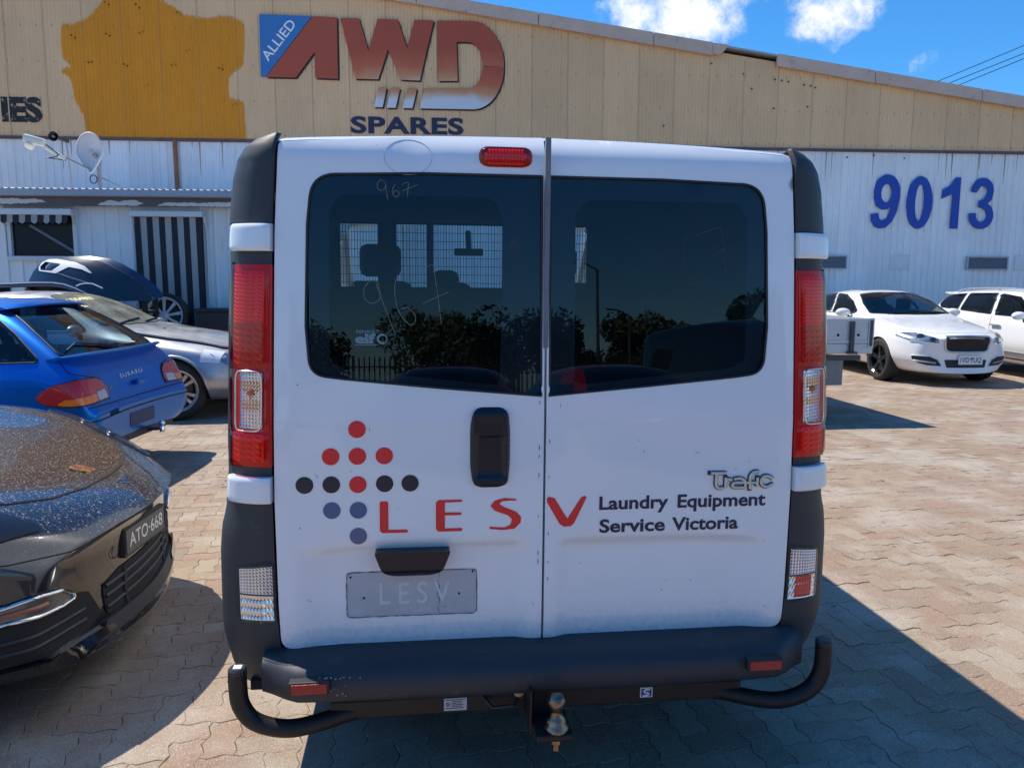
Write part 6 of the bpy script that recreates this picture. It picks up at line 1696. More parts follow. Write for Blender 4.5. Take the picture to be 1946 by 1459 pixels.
# ---- black sports saloon in the near left corner
PO = [(0.00, 0.30, 0.17, 0.52, 0.175, 0.74, 0.38, 0.68, 0.57, 0.50, 0.615, 0.25, 0.63, 0.635),
      (-0.05, 0.34, 0.16, 0.60, 0.165, 0.85, 0.42, 0.81, 0.63, 0.61, 0.67, 0.32, 0.68, 0.682),
      (-0.17, 0.31, 0.15, 0.66, 0.16, 0.92, 0.45, 0.89, 0.715, 0.71, 0.745, 0.38, 0.735, 0.732),
      (-0.42, 0.19, 0.15, 0.72, 0.16, 0.95, 0.50, 0.905, 0.815, 0.74, 0.835, 0.42, 0.80, 0.785),
      (-0.85, 0.05, 0.15, 0.76, 0.17, 0.972, 0.56, 0.895, 0.915, 0.73, 0.93, 0.42, 0.875, 0.855),
      (-1.40, 0.0, 0.16, 0.76, 0.18, 0.965, 0.58, 0.89, 0.93, 0.73, 0.955, 0.43, 0.925, 0.915),
      (-1.90, 0.0, 0.16, 0.76, 0.18, 0.955, 0.60, 0.89, 0.93, 0.72, 1.04, 0.44, 1.07, 1.08),
      (-2.60, 0.0, 0.16, 0.76, 0.18, 0.955, 0.60, 0.89, 0.94, 0.62, 1.34, 0.38, 1.39, 1.40),
      (-3.40, 0.0, 0.16, 0.76, 0.18, 0.965, 0.60, 0.89, 0.95, 0.58, 1.34, 0.36, 1.40, 1.41),
      (-4.30, 0.0, 0.18, 0.76, 0.20, 0.97, 0.60, 0.88, 0.94, 0.60, 1.08, 0.38, 1.14, 1.15),
      (-4.98, -0.12, 0.28, 0.60, 0.30, 0.84, 0.56, 0.78, 0.80, 0.6, 0.90, 0.34, 0.94, 0.95)]
POR = Car('parked_sports_car', (-1.455, 1.20), 1.0, 'dust speckled black sports saloon, nose only, at the lower left', 'car', PO, BLACKP, [(-0.96, 0.34, 0.38), (-3.9, 0.35, 0.39)], sub=4, shoulder=0.5, endc=(0.55, 0.3))
POR.wheels([(-0.96, 0.81), (-0.96, -0.81), (-3.9, 0.81), (-3.9, -0.81)], 0.35, 0.26, 0.265, 'five')
# ------------------------------------------------------------------ car details
FRITM = mat('car_black_trim', (0.012, 0.012, 0.014), 0.35)
SEAM = mat('shut_line', (0.008, 0.008, 0.009), 0.8)
MESHB = mat('grille_mesh', (0.010, 0.010, 0.012), 0.5, bump=0.8, bscale=120)
PLATEW = mat('plate_white', (0.72, 0.73, 0.74), 0.5); PLATEI = mat('plate_ink', (0.02, 0.025, 0.07), 0.5)
LAMPB = mat('lamp_bowl', (0.34, 0.35, 0.38), 0.22, metal=0.75); LENSC = lens_mat('lamp_clear', (0.9, 0.92, 0.95))
ORANGE = mat('lamp_orange', (0.80, 0.20, 0.02), 0.25, coat=0.8); REDT = mat('lamp_red_tail', (0.42, 0.015, 0.018), 0.25, coat=0.6, col2=(0.55, 0.025, 0.025), nscale=9); LAMPW = mat('lamp_white_tail', (0.45, 0.46, 0.48), 0.25, coat=0.8)
def sgn(pts, sg): return [(p[0], sg*p[1], *p[2:]) for p in pts]
def mirror_shell(c, at, r, sg, m, arm=None):
    """door mirror: bulged housing with a flat glass towards the back"""
    p = c.root; x, y, z = at
    prof = []
    n = 14; k = 7; v = []; f = []
    for i in range(k+1):
        t = i/k; rr = math.sin(math.acos(t)) if t < 1 else 0.0
        rr = (1-t**2.4)**0.5
        for j in range(n):
            a = 2*math.pi*j/n
            v.append((x+r*0.85*t, y+sg*(r*1.25*rr*math.cos(a)), z+r*0.72*rr*math.sin(a)))
    for i in range(k):
        for j in range(n): f.append((i*n+j, i*n+(j+1) % n, (i+1)*n+(j+1) % n, (i+1)*n+j))
    me = mesh('door_mirror', v, f, m); bm = bmesh.new(); bm.from_mesh(me); bmesh.ops.recalc_face_normals(bm, faces=bm.faces[:]); bm.to_mesh(me); bm.free(); shade(me, 60)
    o = obj('door_mirror', me, p)
    obj('mirror_glass', mesh('mirror_glass', [(q[0]+0.004, q[1], q[2]) for q in v[:n]], [tuple(range(n))], CHROME), o)
    MB().box((x, y-sg*r*1.1-0.04, z-r*0.72-0.035), (x+r*0.5, y-sg*r*0.7+0.04, z-r*0.45), bev=0.01).build('mirror_arm', FRITM, o)
    return o
def plate(c, at, w, h, du, text, face, ink, frame=None, tilt=0.0, n=None):
    """flat number plate: centre, width, height, writing direction"""
    at, du = Vector(at), Vector(du).normalized(); up = Vector((0, 0, 1)); nn = du.cross(up).normalized()
    if n is not None and nn.dot(Vector(n)) < 0: nn = -nn
    def slab(name, w, h, d0, d1, m, par):
        b = MB(); poly = round_poly([(-w/2, -h/2), (w/2, -h/2), (w/2, h/2), (-w/2, h/2)], 0.008, 3)
        b.prism(poly, lambda x, y: at+du*x+up*y+nn*d1, lambda x, y: at+du*x+up*y+nn*d0); return b.build(name, m, par)
    par = c.root
    if frame: par = slab('plate_frame', w+0.024, h+0.022, -0.012, 0.006, frame, c.root)
    p = slab('number_plate', w, h, -0.012, 0.010, face, par)
    tw = w*0.88; th = h*0.58
    v, f = text_mesh(text, th, 0.012, 1.0, width=tw)
    obj('plate_lettering', mesh('plate_lettering', [at+du*(x-tw/2)+up*(y-th*0.42)+nn*0.0115 for x, y, _ in v], f, ink), p)
    return p
def projector(c, at, d, r, par):
    c0, n = c.hit(at, d); ax = (n*0.35-Vector(d).normalized()*0.65).normalized()
    MB().lathe([(0.0, 0.004), (r*0.45, 0.003), (r*0.72, -0.004)], c0+n*0.008, ax, 18).build('projector_lens', mat('projector_glass', (0.015, 0.018, 0.025), 0.06, coat=0.6), par, smooth=60)
    MB().lathe([(r*0.72, 0.0), (r*0.8, 0.004), (r, 0.002), (r*1.05, -0.008)], c0+n*0.008, ax, 20).build('projector_ring', mat('ring_satin', (0.08, 0.085, 0.095), 0.3, metal=0.6), par, smooth=60)

def detail_jag():
    c = JAG; W = []
    up = (-0.6, 0, -0.8)
    half = [(-2.34, 0.53, 1.38, 0.06), (-1.98, 0.655, 1.22), (-1.63, 0.705, 1.055, 0.05), (-1.50, 0.35, 1.035)]
    pts = [(p[0], -p[1], *p[2:]) for p in half]+[(-1.47, 0, 1.03)]+[tuple(p) for p in reversed(half)]+[(-2.27, 0, 1.405)]
    g = c.window('windscreen', pts, up, TINT, frit=0.035, h=0.07)
    for y0, y1 in ((-0.45, 0.12), (0.12, 0.55)):
        c.line('wiper', [(-1.53, y0, 1.04), (-1.58, y1, 1.07)], up, 0.009, FRITM, 0.010, g)
    for sg in (-1, 1):
        d = (0, -sg, -0.12)
        c.window('front_side_window', sgn([(-2.93, 0.59, 1.375), (-2.60, 0.62, 1.36), (-2.22, 0.70, 1.25), (-1.90, 0.79, 1.09), (-1.93, 0.83, 1.045), (-2.68, 0.845, 1.055), (-2.78, 0.74, 1.22)], sg), d, TINT, frit=0.02, rad=0.02)
        c.window('rear_side_window', sgn([(-3.62, 0.60, 1.29), (-3.42, 0.56, 1.345), (-3.02, 0.58, 1.38), (-2.84, 0.74, 1.22), (-2.745, 0.84, 1.06), (-3.55, 0.83, 1.075), (-3.70, 0.74, 1.16)], sg), d, TINT, frit=0.02, rad=0.03)
        c.line('chrome_strip', sgn([(-1.95, 0.85, 1.03), (-2.7, 0.86, 1.04), (-3.6, 0.85, 1.06)], sg), d, 0.008, CHROME, 0.002)
        for x in (-1.72, -2.74, -3.55): c.line('door_seam', sgn([(x, 0.86, 1.0), (x+0.02, 0.93, 0.6), (x+0.06 if x > -3 else x-0.25, 0.90, 0.24 if x > -3 else 0.7)], sg), (0, -sg, 0), 0.004, SEAM)
        for x in (-2.55, -3.4): MB().box((x-0.11, min(sg*0.925, sg*0.955), 0.80), (x+0.11, max(sg*0.925, sg*0.955), 0.83), bev=0.01).build('door_handle', WHITEP, c.root)
        mirror_shell(c, (-2.0, sg*1.0, 1.06), 0.105, sg, WHITEP)
        # headlight
        hp = sgn([(-0.62, 0.852, 0.76, 0.02), (-0.50, 0.76, 0.805), (-0.36, 0.63, 0.80), (-0.20, 0.53, 0.762), (-0.10, 0.435, 0.725, 0.015), (-0.098, 0.433, 0.662, 0.015), (-0.17, 0.58, 0.668), (-0.33, 0.75, 0.690)], sg)
        d = (-0.75, -0.62*sg, -0.22)
        h = c.patch('headlight', hp, d, LAMPB, 0.006, 0.025, rad=0.03)
        projector(c, (-0.27, sg*0.62, 0.735), d, 0.062, h); projector(c, (-0.15, sg*0.50, 0.705), d, 0.045, h)
        c.line('daytime_strip', [hp[7], hp[6], hp[5]], d, 0.010, CHROME, 0.010, h)
        c.patch('headlight_lens', hp, d, LENSC, 0.016, 0.04, h, rad=0.03, thick=0.012)
        # brake duct with a blade
        q = sgn([(-0.29, 0.75, 0.470), (-0.14, 0.53, 0.465), (-0.10, 0.43, 0.415), (-0.08, 0.36, 0.305), (-0.15, 0.56, 0.318), (-0.21, 0.67, 0.350), (-0.27, 0.735, 0.40)], sg)
        d = (-0.85, -0.5*sg, 0)
        k = c.patch('brake_duct', q, d, MESHB, 0.006, 0.03, rad=0.02)
        c.line('duct_rim', q, d, 0.009, WHITEP, 0.004, k, 0.04, True, 0.02, 6)
        c.line('duct_blade', sgn([(-0.25, 0.72, 0.395), (-0.16, 0.58, 0.38), (-0.12, 0.45, 0.36)], sg), d, 0.014, mat('satin_silver', (0.5, 0.52, 0.56), 0.3, metal=0.8), 0.012, k)
    gp = [(-0.08, -0.345, 0.755, 0.05), (-0.05, 0, 0.768), (-0.08, 0.345, 0.755, 0.05), (-0.09, 0.355, 0.70), (-0.08, 0.33, 0.56, 0.06), (-0.07, 0.27, 0.535), (-0.05, 0, 0.53), (-0.07, -0.27, 0.535), (-0.08, -0.33, 0.56, 0.06), (-0.09, -0.355, 0.70)]
    g = c.patch('radiator_grille', gp, (-1, 0, 0), MESHB, 0.008, 0.025, rad=0.04, thick=0.03)
    c.line('grille_rim', gp, (-1, 0, 0), 0.016, mat('satin_silver', (0.5, 0.52, 0.56), 0.3, metal=0.8), 0.010, g, 0.05, True, 0.04, 8)
    b = MB()
    for i in range(-8, 9):
        a = [c.hit((-0.05, i*0.036, z), (-1, 0, 0)) for z in (0.55, 0.65, 0.745)]; b.tube([p+n*0.010 for p, n in a], 0.003, 4)
    for z in (0.57, 0.605, 0.64, 0.675, 0.71):
        a = [c.hit((-0.05, y, z), (-1, 0, 0)) for y in (-0.31, -0.15, 0, 0.15, 0.31)]; b.tube([p+n*0.010 for p, n in a], 0.003, 4)
    b.build('grille_bars', FRITM, g, kind='stuff')
    MB().lathe([(0.0, 0.012), (0.03, 0.010), (0.034, 0.004), (0.034, -0.03)], (-0.042, 0, 0.69), (1, 0, 0), 18).build('badge', mat('badge_silver', (0.45, 0.46, 0.48), 0.3, metal=0.9, bump=0.8, bscale=60), g, smooth=60)
    c.patch('lower_intake', [(-0.08, -0.335, 0.412), (-0.08, 0.335, 0.412), (-0.08, 0.30, 0.292), (-0.08, -0.30, 0.292)], (-1, 0, 0), MESHB, 0.007, 0.03, rad=0.02)
    p = plate(c, (-0.028, 0.04, 0.412), 0.372, 0.134, (0, 1, 0), '1VD 7UQ', PLATEW, PLATEI, None, n=(1, 0, 0))
    MB().add([(-0.0145, 0.02, 0.437), (-0.0145, 0.06, 0.437), (-0.0145, 0.04, 0.412)], [(0, 1, 2)]).build('plate_mark', PLATEI, p)
    bp = [(-1.53, -0.66, 1.04, 0.04), (-0.85, -0.68, 0.9), (-0.40, -0.58, 0.82), (-0.23, -0.40, 0.80, 0.04), (-0.17, 0, 0.80), (-0.23, 0.40, 0.80, 0.04), (-0.40, 0.58, 0.82), (-0.85, 0.68, 0.9), (-1.53, 0.66, 1.04, 0.04), (-1.44, 0.3, 1.02), (-1.42, 0, 1.02), (-1.44, -0.3, 1.02)]
    c.patch('bonnet', bp, (-0.2, 0, -1), WHITEP, 0.005, 0.07, rad=0.04, thick=0.02)
    c.patch('sunroof', [(-2.55, -0.34, 1.44), (-2.55, 0.34, 1.44), (-2.98, 0.36, 1.46), (-2.98, -0.36, 1.46)], (0, 0, -1), mat('roof_glass', (0.01, 0.01, 0.012), 0.06, coat=1.0), 0.004, 0.08, rad=0.05)
    interior(c, -1.6, -4.1, 0.74, 0.98, ((-2.45, 0.36), (-2.45, -0.36), (-3.45, 0.35), (-3.45, -0.35)), (-1.95, -0.36))
    c.finish()
def detail_wag():
    c = WAG
    SIL = mat('rail_silver', (0.62, 0.63, 0.65), 0.3, metal=0.7)
    for sg in (-1, 1):
        d = (0, -sg, -0.12)
        c.window('quarter_window', sgn([(-4.40, 0.72, 1.17), (-4.30, 0.62, 1.35), (-3.72, 0.635, 1.385), (-3.70, 0.815, 1.085), (-4.25, 0.80, 1.11)], sg), d, TINTD, frit=0.02, rad=0.03)
        c.window('rear_side_window', sgn([(-3.62, 0.82, 1.08), (-3.64, 0.63, 1.388), (-2.86, 0.63, 1.40), (-2.72, 0.842, 1.035)], sg), d, TINTD, frit=0.02, rad=0.03)
        c.window('front_side_window', sgn([(-2.62, 0.843, 1.028), (-2.76, 0.63, 1.394), (-2.25, 0.655, 1.34), (-1.75, 0.80, 1.09), (-1.72, 0.85, 1.01)], sg), d, TINTD, frit=0.02, rad=0.03)
        pts = []
        for t in np.linspace(0, 1, 14):
            x = -4.25+2.35*t; h = 0.045*min(1, t/0.10, (1-t)/0.10)
            q, n = c.hit((x, sg*0.53, 1.5), (0, 0, -1)); pts.append(q+Vector((0, 0, h+0.004)))
        r = MB().tube(pts, 0.014, 8).build('roof_rail', SIL, c.root, smooth=True)
        for t in (2, 7, 11):
            q = pts[t]; MB().box((q.x-0.03, q.y-0.012, q.z-0.055), (q.x+0.03, q.y+0.012, q.z-0.005)).build('rail_foot', SIL, r)
        for x in (-2.50, -3.45): MB().box((x-0.12, min(sg*0.895, sg*0.93), 0.845), (x+0.12, max(sg*0.895, sg*0.93), 0.875), bev=0.01).build('door_handle', SIL, c.root)
        for x in (-1.62, -2.68, -3.66): c.line('door_seam', sgn([(x, 0.86, 1.0), (x, 0.91, 0.62), (x, 0.88, 0.30)], sg), (0, -sg, 0), 0.004, SEAM)
        c.line('side_moulding', sgn([(-1.4, 0.91, 0.42), (-3.2, 0.91, 0.45)], sg), (0, -sg, 0), 0.008, SIL, 0.003)
        c.line('sill_line', sgn([(-1.3, 0.90, 0.30), (-3.3, 0.90, 0.32)], sg), (0, -sg, 0), 0.012, FRITM, 0.002)
        mirror_shell(c, (-1.85, sg*0.98, 1.04), 0.10, sg, WHITEP)
        c.patch('tail_lamp', sgn([(-4.70, 0.80, 0.98), (-4.45, 0.87, 0.96), (-4.45, 0.88, 0.80), (-4.72, 0.82, 0.78)], sg), (0.6, -0.8*sg, 0), REDT, 0.004, 0.06)
        h = c.patch('headlight', sgn([(-0.40, 0.80, 0.80), (-0.12, 0.60, 0.74), (-0.06, 0.45, 0.66), (-0.30, 0.80, 0.68)], sg), (-0.8, -0.6*sg, -0.1), LAMPB, 0.004, 0.06)
    c.window('windscreen', [(-2.02, -0.56, 1.41), (-1.45, -0.70, 1.06), (-1.36, 0, 1.05), (-1.45, 0.70, 1.06), (-2.02, 0.56, 1.41), (-1.98, 0, 1.43)], (-0.6, 0, -0.8), TINTD, frit=0.03, h=0.08)
    c.window('rear_window', [(-4.42, 0.56, 1.36), (-4.42, -0.56, 1.36), (-4.64, -0.62, 1.08), (-4.64, 0.62, 1.08)], (0.85, 0, -0.5), TINTD, frit=0.03, h=0.08)
    z0 = c.hit((-4.25, 0.4, 1.4), (0, 0, -1))[0].z; b = MB(); b.prism([(-4.10, z0+0.016), (-4.50, z0+0.0), (-4.51, z0-0.015), (-4.35, z0-0.04), (-4.10, z0-0.03)], lambda x, z: (x, -0.58, z), lambda x, z: (x, 0.58, z)); b.build('roof_spoiler', WHITEP, c.root)
    plate(c, (0.01, 0, 0.42), 0.372, 0.134, (0, 1, 0), '1KR 4ZB', PLATEW, PLATEI, None, n=(1, 0, 0)) if False else None
    interior(c, -1.5, -4.4, 0.72, 0.98, ((-2.45, 0.36), (-2.45, -0.36), (-3.4, 0.35), (-3.4, -0.35)))
    c.finish()
def detail_sub():
    c = SUB
    rear = (0.8, 0, -0.6)
    g = c.window('rear_window', [(0.84, 0.47, 1.345, 0.05), (0.87, 0, 1.365), (0.84, -0.47, 1.345, 0.05), (0.55, -0.605, 1.165), (0.31, -0.70, 0.985, 0.05), (0.29, 0, 0.992), (0.31, 0.70, 0.985, 0.05), (0.55, 0.605, 1.165)], rear, glass('blue_car_glass', (0.45, 0.56, 0.62), 1.5), frit=0.035)
    # roof spoiler over the glass
    v = []; f = []; prof = [(1.16, 1.408), (0.95, 1.408), (0.76, 1.392), (0.69, 1.372), (0.685, 1.360), (0.74, 1.352), (0.90, 1.362), (1.16, 1.385)]
    ys = [-0.555, -0.53, -0.40, -0.2, 0, 0.2, 0.40, 0.53, 0.555]; n = len(prof)
    for y in ys:
        e = (abs(y)/0.555)**3
        for x, z in prof: v.append((0.90+(x-0.90)*(1-0.25*e)+0.03*e, y, z-0.020*(y/0.5)**2-(0.012*e if z > 1.37 else 0)))
    f = [(i*n+j, i*n+(j+1) % n, (i+1)*n+(j+1) % n, (i+1)*n+j) for i in range(len(ys)-1) for j in range(n)]+[tuple(range(n)), tuple((len(ys)-1)*n+j for j in range(n))]
    MB().add(v, f).build('roof_spoiler', BLUEP, c.root, smooth=35)
    # lip spoiler under the glass
    v = []; prof = [(0.36, 0.972), (0.26, 0.998), (0.175, 1.016), (0.150, 1.012), (0.152, 0.998), (0.20, 0.972), (0.235, 0.94)]
    ys = [-0.76, -0.74, -0.6, -0.3, 0, 0.3, 0.6, 0.74, 0.76]; n = len(prof)
    for y in ys:
        e = max(0, (abs(y)-0.55)/0.21)**2
        for x, z in prof: v.append((x+0.05*(y/0.76)**2+(0.30-x)*0.45*e, y, z+(0.985-z)*0.5*e))
    f = [(i*n+j, i*n+(j+1) % n, (i+1)*n+(j+1) % n, (i+1)*n+j) for i in range(len(ys)-1) for j in range(n)]+[tuple(range(n)), tuple((len(ys)-1)*n+j for j in range(n))]
    MB().add(v, f).build('lip_spoiler', BLUEP, c.root, smooth=40)
    for sg in (-1, 1):
        d = (0, -sg, -0.1)
        c.window('quarter_window', sgn([(1.62, 0.605, 1.325), (0.96, 0.575, 1.325), (0.82, 0.60, 1.28), (0.64, 0.675, 1.16), (0.44, 0.762, 0.99), (0.44, 0.772, 0.962, 0.03), (0.80, 0.79, 0.950), (1.62, 0.80, 0.945)], sg), d, TINT, frit=0.02, rad=0.03)
        c.window('rear_side_window', sgn([(1.70, 0.80, 0.945), (1.70, 0.605, 1.325), (2.25, 0.615, 1.315), (2.45, 0.80, 0.93)], sg), d, TINT, frit=0.02, rad=0.03)
        c.window('front_side_window', sgn([(2.53, 0.80, 0.93), (2.33, 0.615, 1.315), (2.55, 0.63, 1.29), (3.05, 0.76, 0.95), (3.05, 0.79, 0.92)], sg), d, TINT, frit=0.02, rad=0.03)
        lp = sgn([(0.43, 0.834, 0.700), (0.385, 0.829, 0.753, 0.05), (0.297, 0.819, 0.808), (0.165, 0.754, 0.842), (0.145, 0.545, 0.830, 0.05), (0.127, 0.485, 0.785, 0.04), (0.058, 0.50, 0.662, 0.01), (0.113, 0.80, 0.648), (0.237, 0.827, 0.643), (0.349, 0.832, 0.655)], sg)
        d = (0.75, -0.66*sg, 0)
        l = c.patch('tail_lamp', lp, d, FRITM, 0.006, 0.03, rad=0.02)
        ins = [(p[0], p[1], 0.745+(p[2]-0.745)*0.90, 0.03) for p in lp]
        c.patch('red_lens', ins, d, REDT, 0.012, 0.025, l, rad=0.02, thick=0.008)
        c.patch('indicator_lens', sgn([(0.285, 0.828, 0.662), (0.215, 0.824, 0.700), (0.085, 0.66, 0.722), (0.062, 0.68, 0.668), (0.189, 0.823, 0.655)], sg), d, ORANGE, 0.016, 0.03, l, rad=0.015, thick=0.006)
        c.patch('reversing_lens', sgn([(0.092, 0.645, 0.728), (0.10, 0.525, 0.738), (0.063, 0.53, 0.672), (0.062, 0.665, 0.668)], sg), d, LAMPW, 0.016, 0.03, l, rad=0.008, thick=0.006)
        c.line('gate_seam', sgn([(0.29, 0.745, 0.97), (0.21, 0.77, 0.88), (0.14, 0.50, 0.82), (0.08, 0.47, 0.66)], sg), (0.8, -0.5*sg, 0), 0.004, SEAM)
        c.line('drip_rail', sgn([(0.98, 0.555, 1.36), (1.4, 0.585, 1.38), (2.3, 0.59, 1.37), (2.9, 0.66, 1.15)], sg), (0, -0.5*sg, -1), 0.008, FRITM, 0.002)
    c.line('gate_seam', [(0.06, 0.78, 0.635), (0.03, 0.4, 0.64), (0.03, 0, 0.64), (0.03, -0.4, 0.64), (0.06, -0.78, 0.635)], (1, 0, -0.2), 0.005, SEAM)
    # bumper skin with a step
    bp = [(0.03, 0.80, 0.565), (0.0, 0.4, 0.585), (0.0, -0.4, 0.585), (0.03, -0.80, 0.565), (0.06, -0.79, 0.40), (0.05, -0.6, 0.345), (0.05, 0.6, 0.345), (0.06, 0.79, 0.40)]
    bm_ = c.patch('rear_bumper', bp, (1, 0, 0), BLUEP, 0.010, 0.05, rad=0.05, thick=0.03)
    c.patch('plate_recess', [(0.0, 0.25, 0.51), (0.0, -0.16, 0.51), (0.0, -0.16, 0.40), (0.0, 0.25, 0.40)], (1, 0, 0), mat('recess_blue', (0.004, 0.03, 0.12), 0.5), 0.014, 0.05, bm_, rad=0.015, thick=0.004)
    c.line('bumper_groove', [(0.05, 0.80, 0.535), (0.0, 0.3, 0.55), (0.0, -0.4, 0.55), (0.05, -0.78, 0.54)], (1, 0, 0), 0.005, SEAM, 0.011, bm_)
    chromel = mat('chrome_letter', (0.75, 0.76, 0.78), 0.2, metal=0.9)
    c.text('badge_lettering', 'SUBARU', (0.13, 0.20, 0.782), (0, -1, 0.03), (0.1, 0, 1), (1, 0, 0), 0.032, chromel, 0.006, 0.02, 0.37, spacing=1.25)
    c.text('badge_lettering', 'RX', (0.10, 0.47, 0.712), (0, -1, 0.06), (0.1, 0, 1), (1, 0, 0), 0.034, mat('badge_gold', (0.35, 0.30, 0.2), 0.3, metal=0.8), 0.006, 0.02, 0.10)
    MB().box((0.085, -0.10, 0.715), (0.12, 0.02, 0.755), bev=0.01).build('gate_handle', BLUEP, c.root, smooth=40)
    b = MB()
    a = [c.hit(p, rear)[0]+Vector((-0.012, 0, 0.014)) for p in ((0.30, -0.05, 0.99), (0.33, 0.15, 1.03), (0.37, 0.42, 1.06), (0.33, 0.60, 1.02))]
    b.tube(a[:2], 0.012, 6).tube(a[1:], 0.008, 6).build('rear_wiper', BLACK, g, smooth=True)
    t = MB().box((0.06, -0.5, 0.30), (0.13, 0.5, 0.35)).box((-0.02, -0.10, 0.318), (0.10, -0.04, 0.335)).build('tow_bar', BLACK, c.root)
    MB().lathe([(0.0, 0.40), (0.016, 0.397), (0.025, 0.385), (0.024, 0.37), (0.014, 0.358), (0.022, 0.345), (0.022, 0.30), (0.0, 0.30)], (-0.045, -0.07, 0), (0, 0, 1), 20).build('tow_ball', CHROME, t, smooth=60)
    interior(c, 3.0, 0.45, 0.66, 0.90, ((2.0, 0.34), (2.0, -0.34), (1.15, 0.34), (1.15, -0.34)), (2.5, -0.34))
    c.finish()
def dusty_glass():
    m = bpy.data.materials.new('dusty_screen'); m.use_nodes = True
    N, L = nodes_of(m); N.clear()
    out = N.new('ShaderNodeOutputMaterial'); t = N.new('ShaderNodeBsdfTransparent'); t.inputs[0].default_value = (0.35, 0.42, 0.40, 1)
    d = N.new('ShaderNodeBsdfPrincipled'); d.inputs['Roughness'].default_value = 0.7
    tc = N.new('ShaderNodeTexCoord'); n = N.new('ShaderNodeTexNoise'); n.inputs['Scale'].default_value = 55; n.inputs['Detail'].default_value = 6; n.inputs['Roughness'].default_value = 0.7
    n2 = N.new('ShaderNodeTexNoise'); n2.inputs['Scale'].default_value = 5; n2.inputs['Detail'].default_value = 4
    L.new(tc.outputs['Object'], n.inputs['Vector']); L.new(tc.outputs['Object'], n2.inputs['Vector'])
    mx = N.new('ShaderNodeMix'); mx.data_type = 'RGBA'; mx.inputs['A'].default_value = (0.10, 0.13, 0.13, 1); mx.inputs['B'].default_value = (0.36, 0.34, 0.24, 1); L.new(n.outputs[0], mx.inputs['Factor']); L.new(mx.outputs['Result'], d.inputs['Base Color'])
    ad = N.new('ShaderNodeMath'); ad.operation = 'MULTIPLY'; L.new(n.outputs[0], ad.inputs[0]); L.new(n2.outputs[0], ad.inputs[1])
    r = N.new('ShaderNodeMapRange'); r.inputs[1].default_value = 0.12; r.inputs[2].default_value = 0.36; r.inputs[3].default_value = 0.25; r.inputs[4].default_value = 0.9; L.new(ad.outputs[0], r.inputs[0])
    ms = N.new('ShaderNodeMixShader'); L.new(r.outputs[0], ms.inputs[0]); L.new(t.outputs[0], ms.inputs[1]); L.new(d.outputs[0], ms.inputs[2]); L.new(ms.outputs[0], out.inputs[0])
    return m
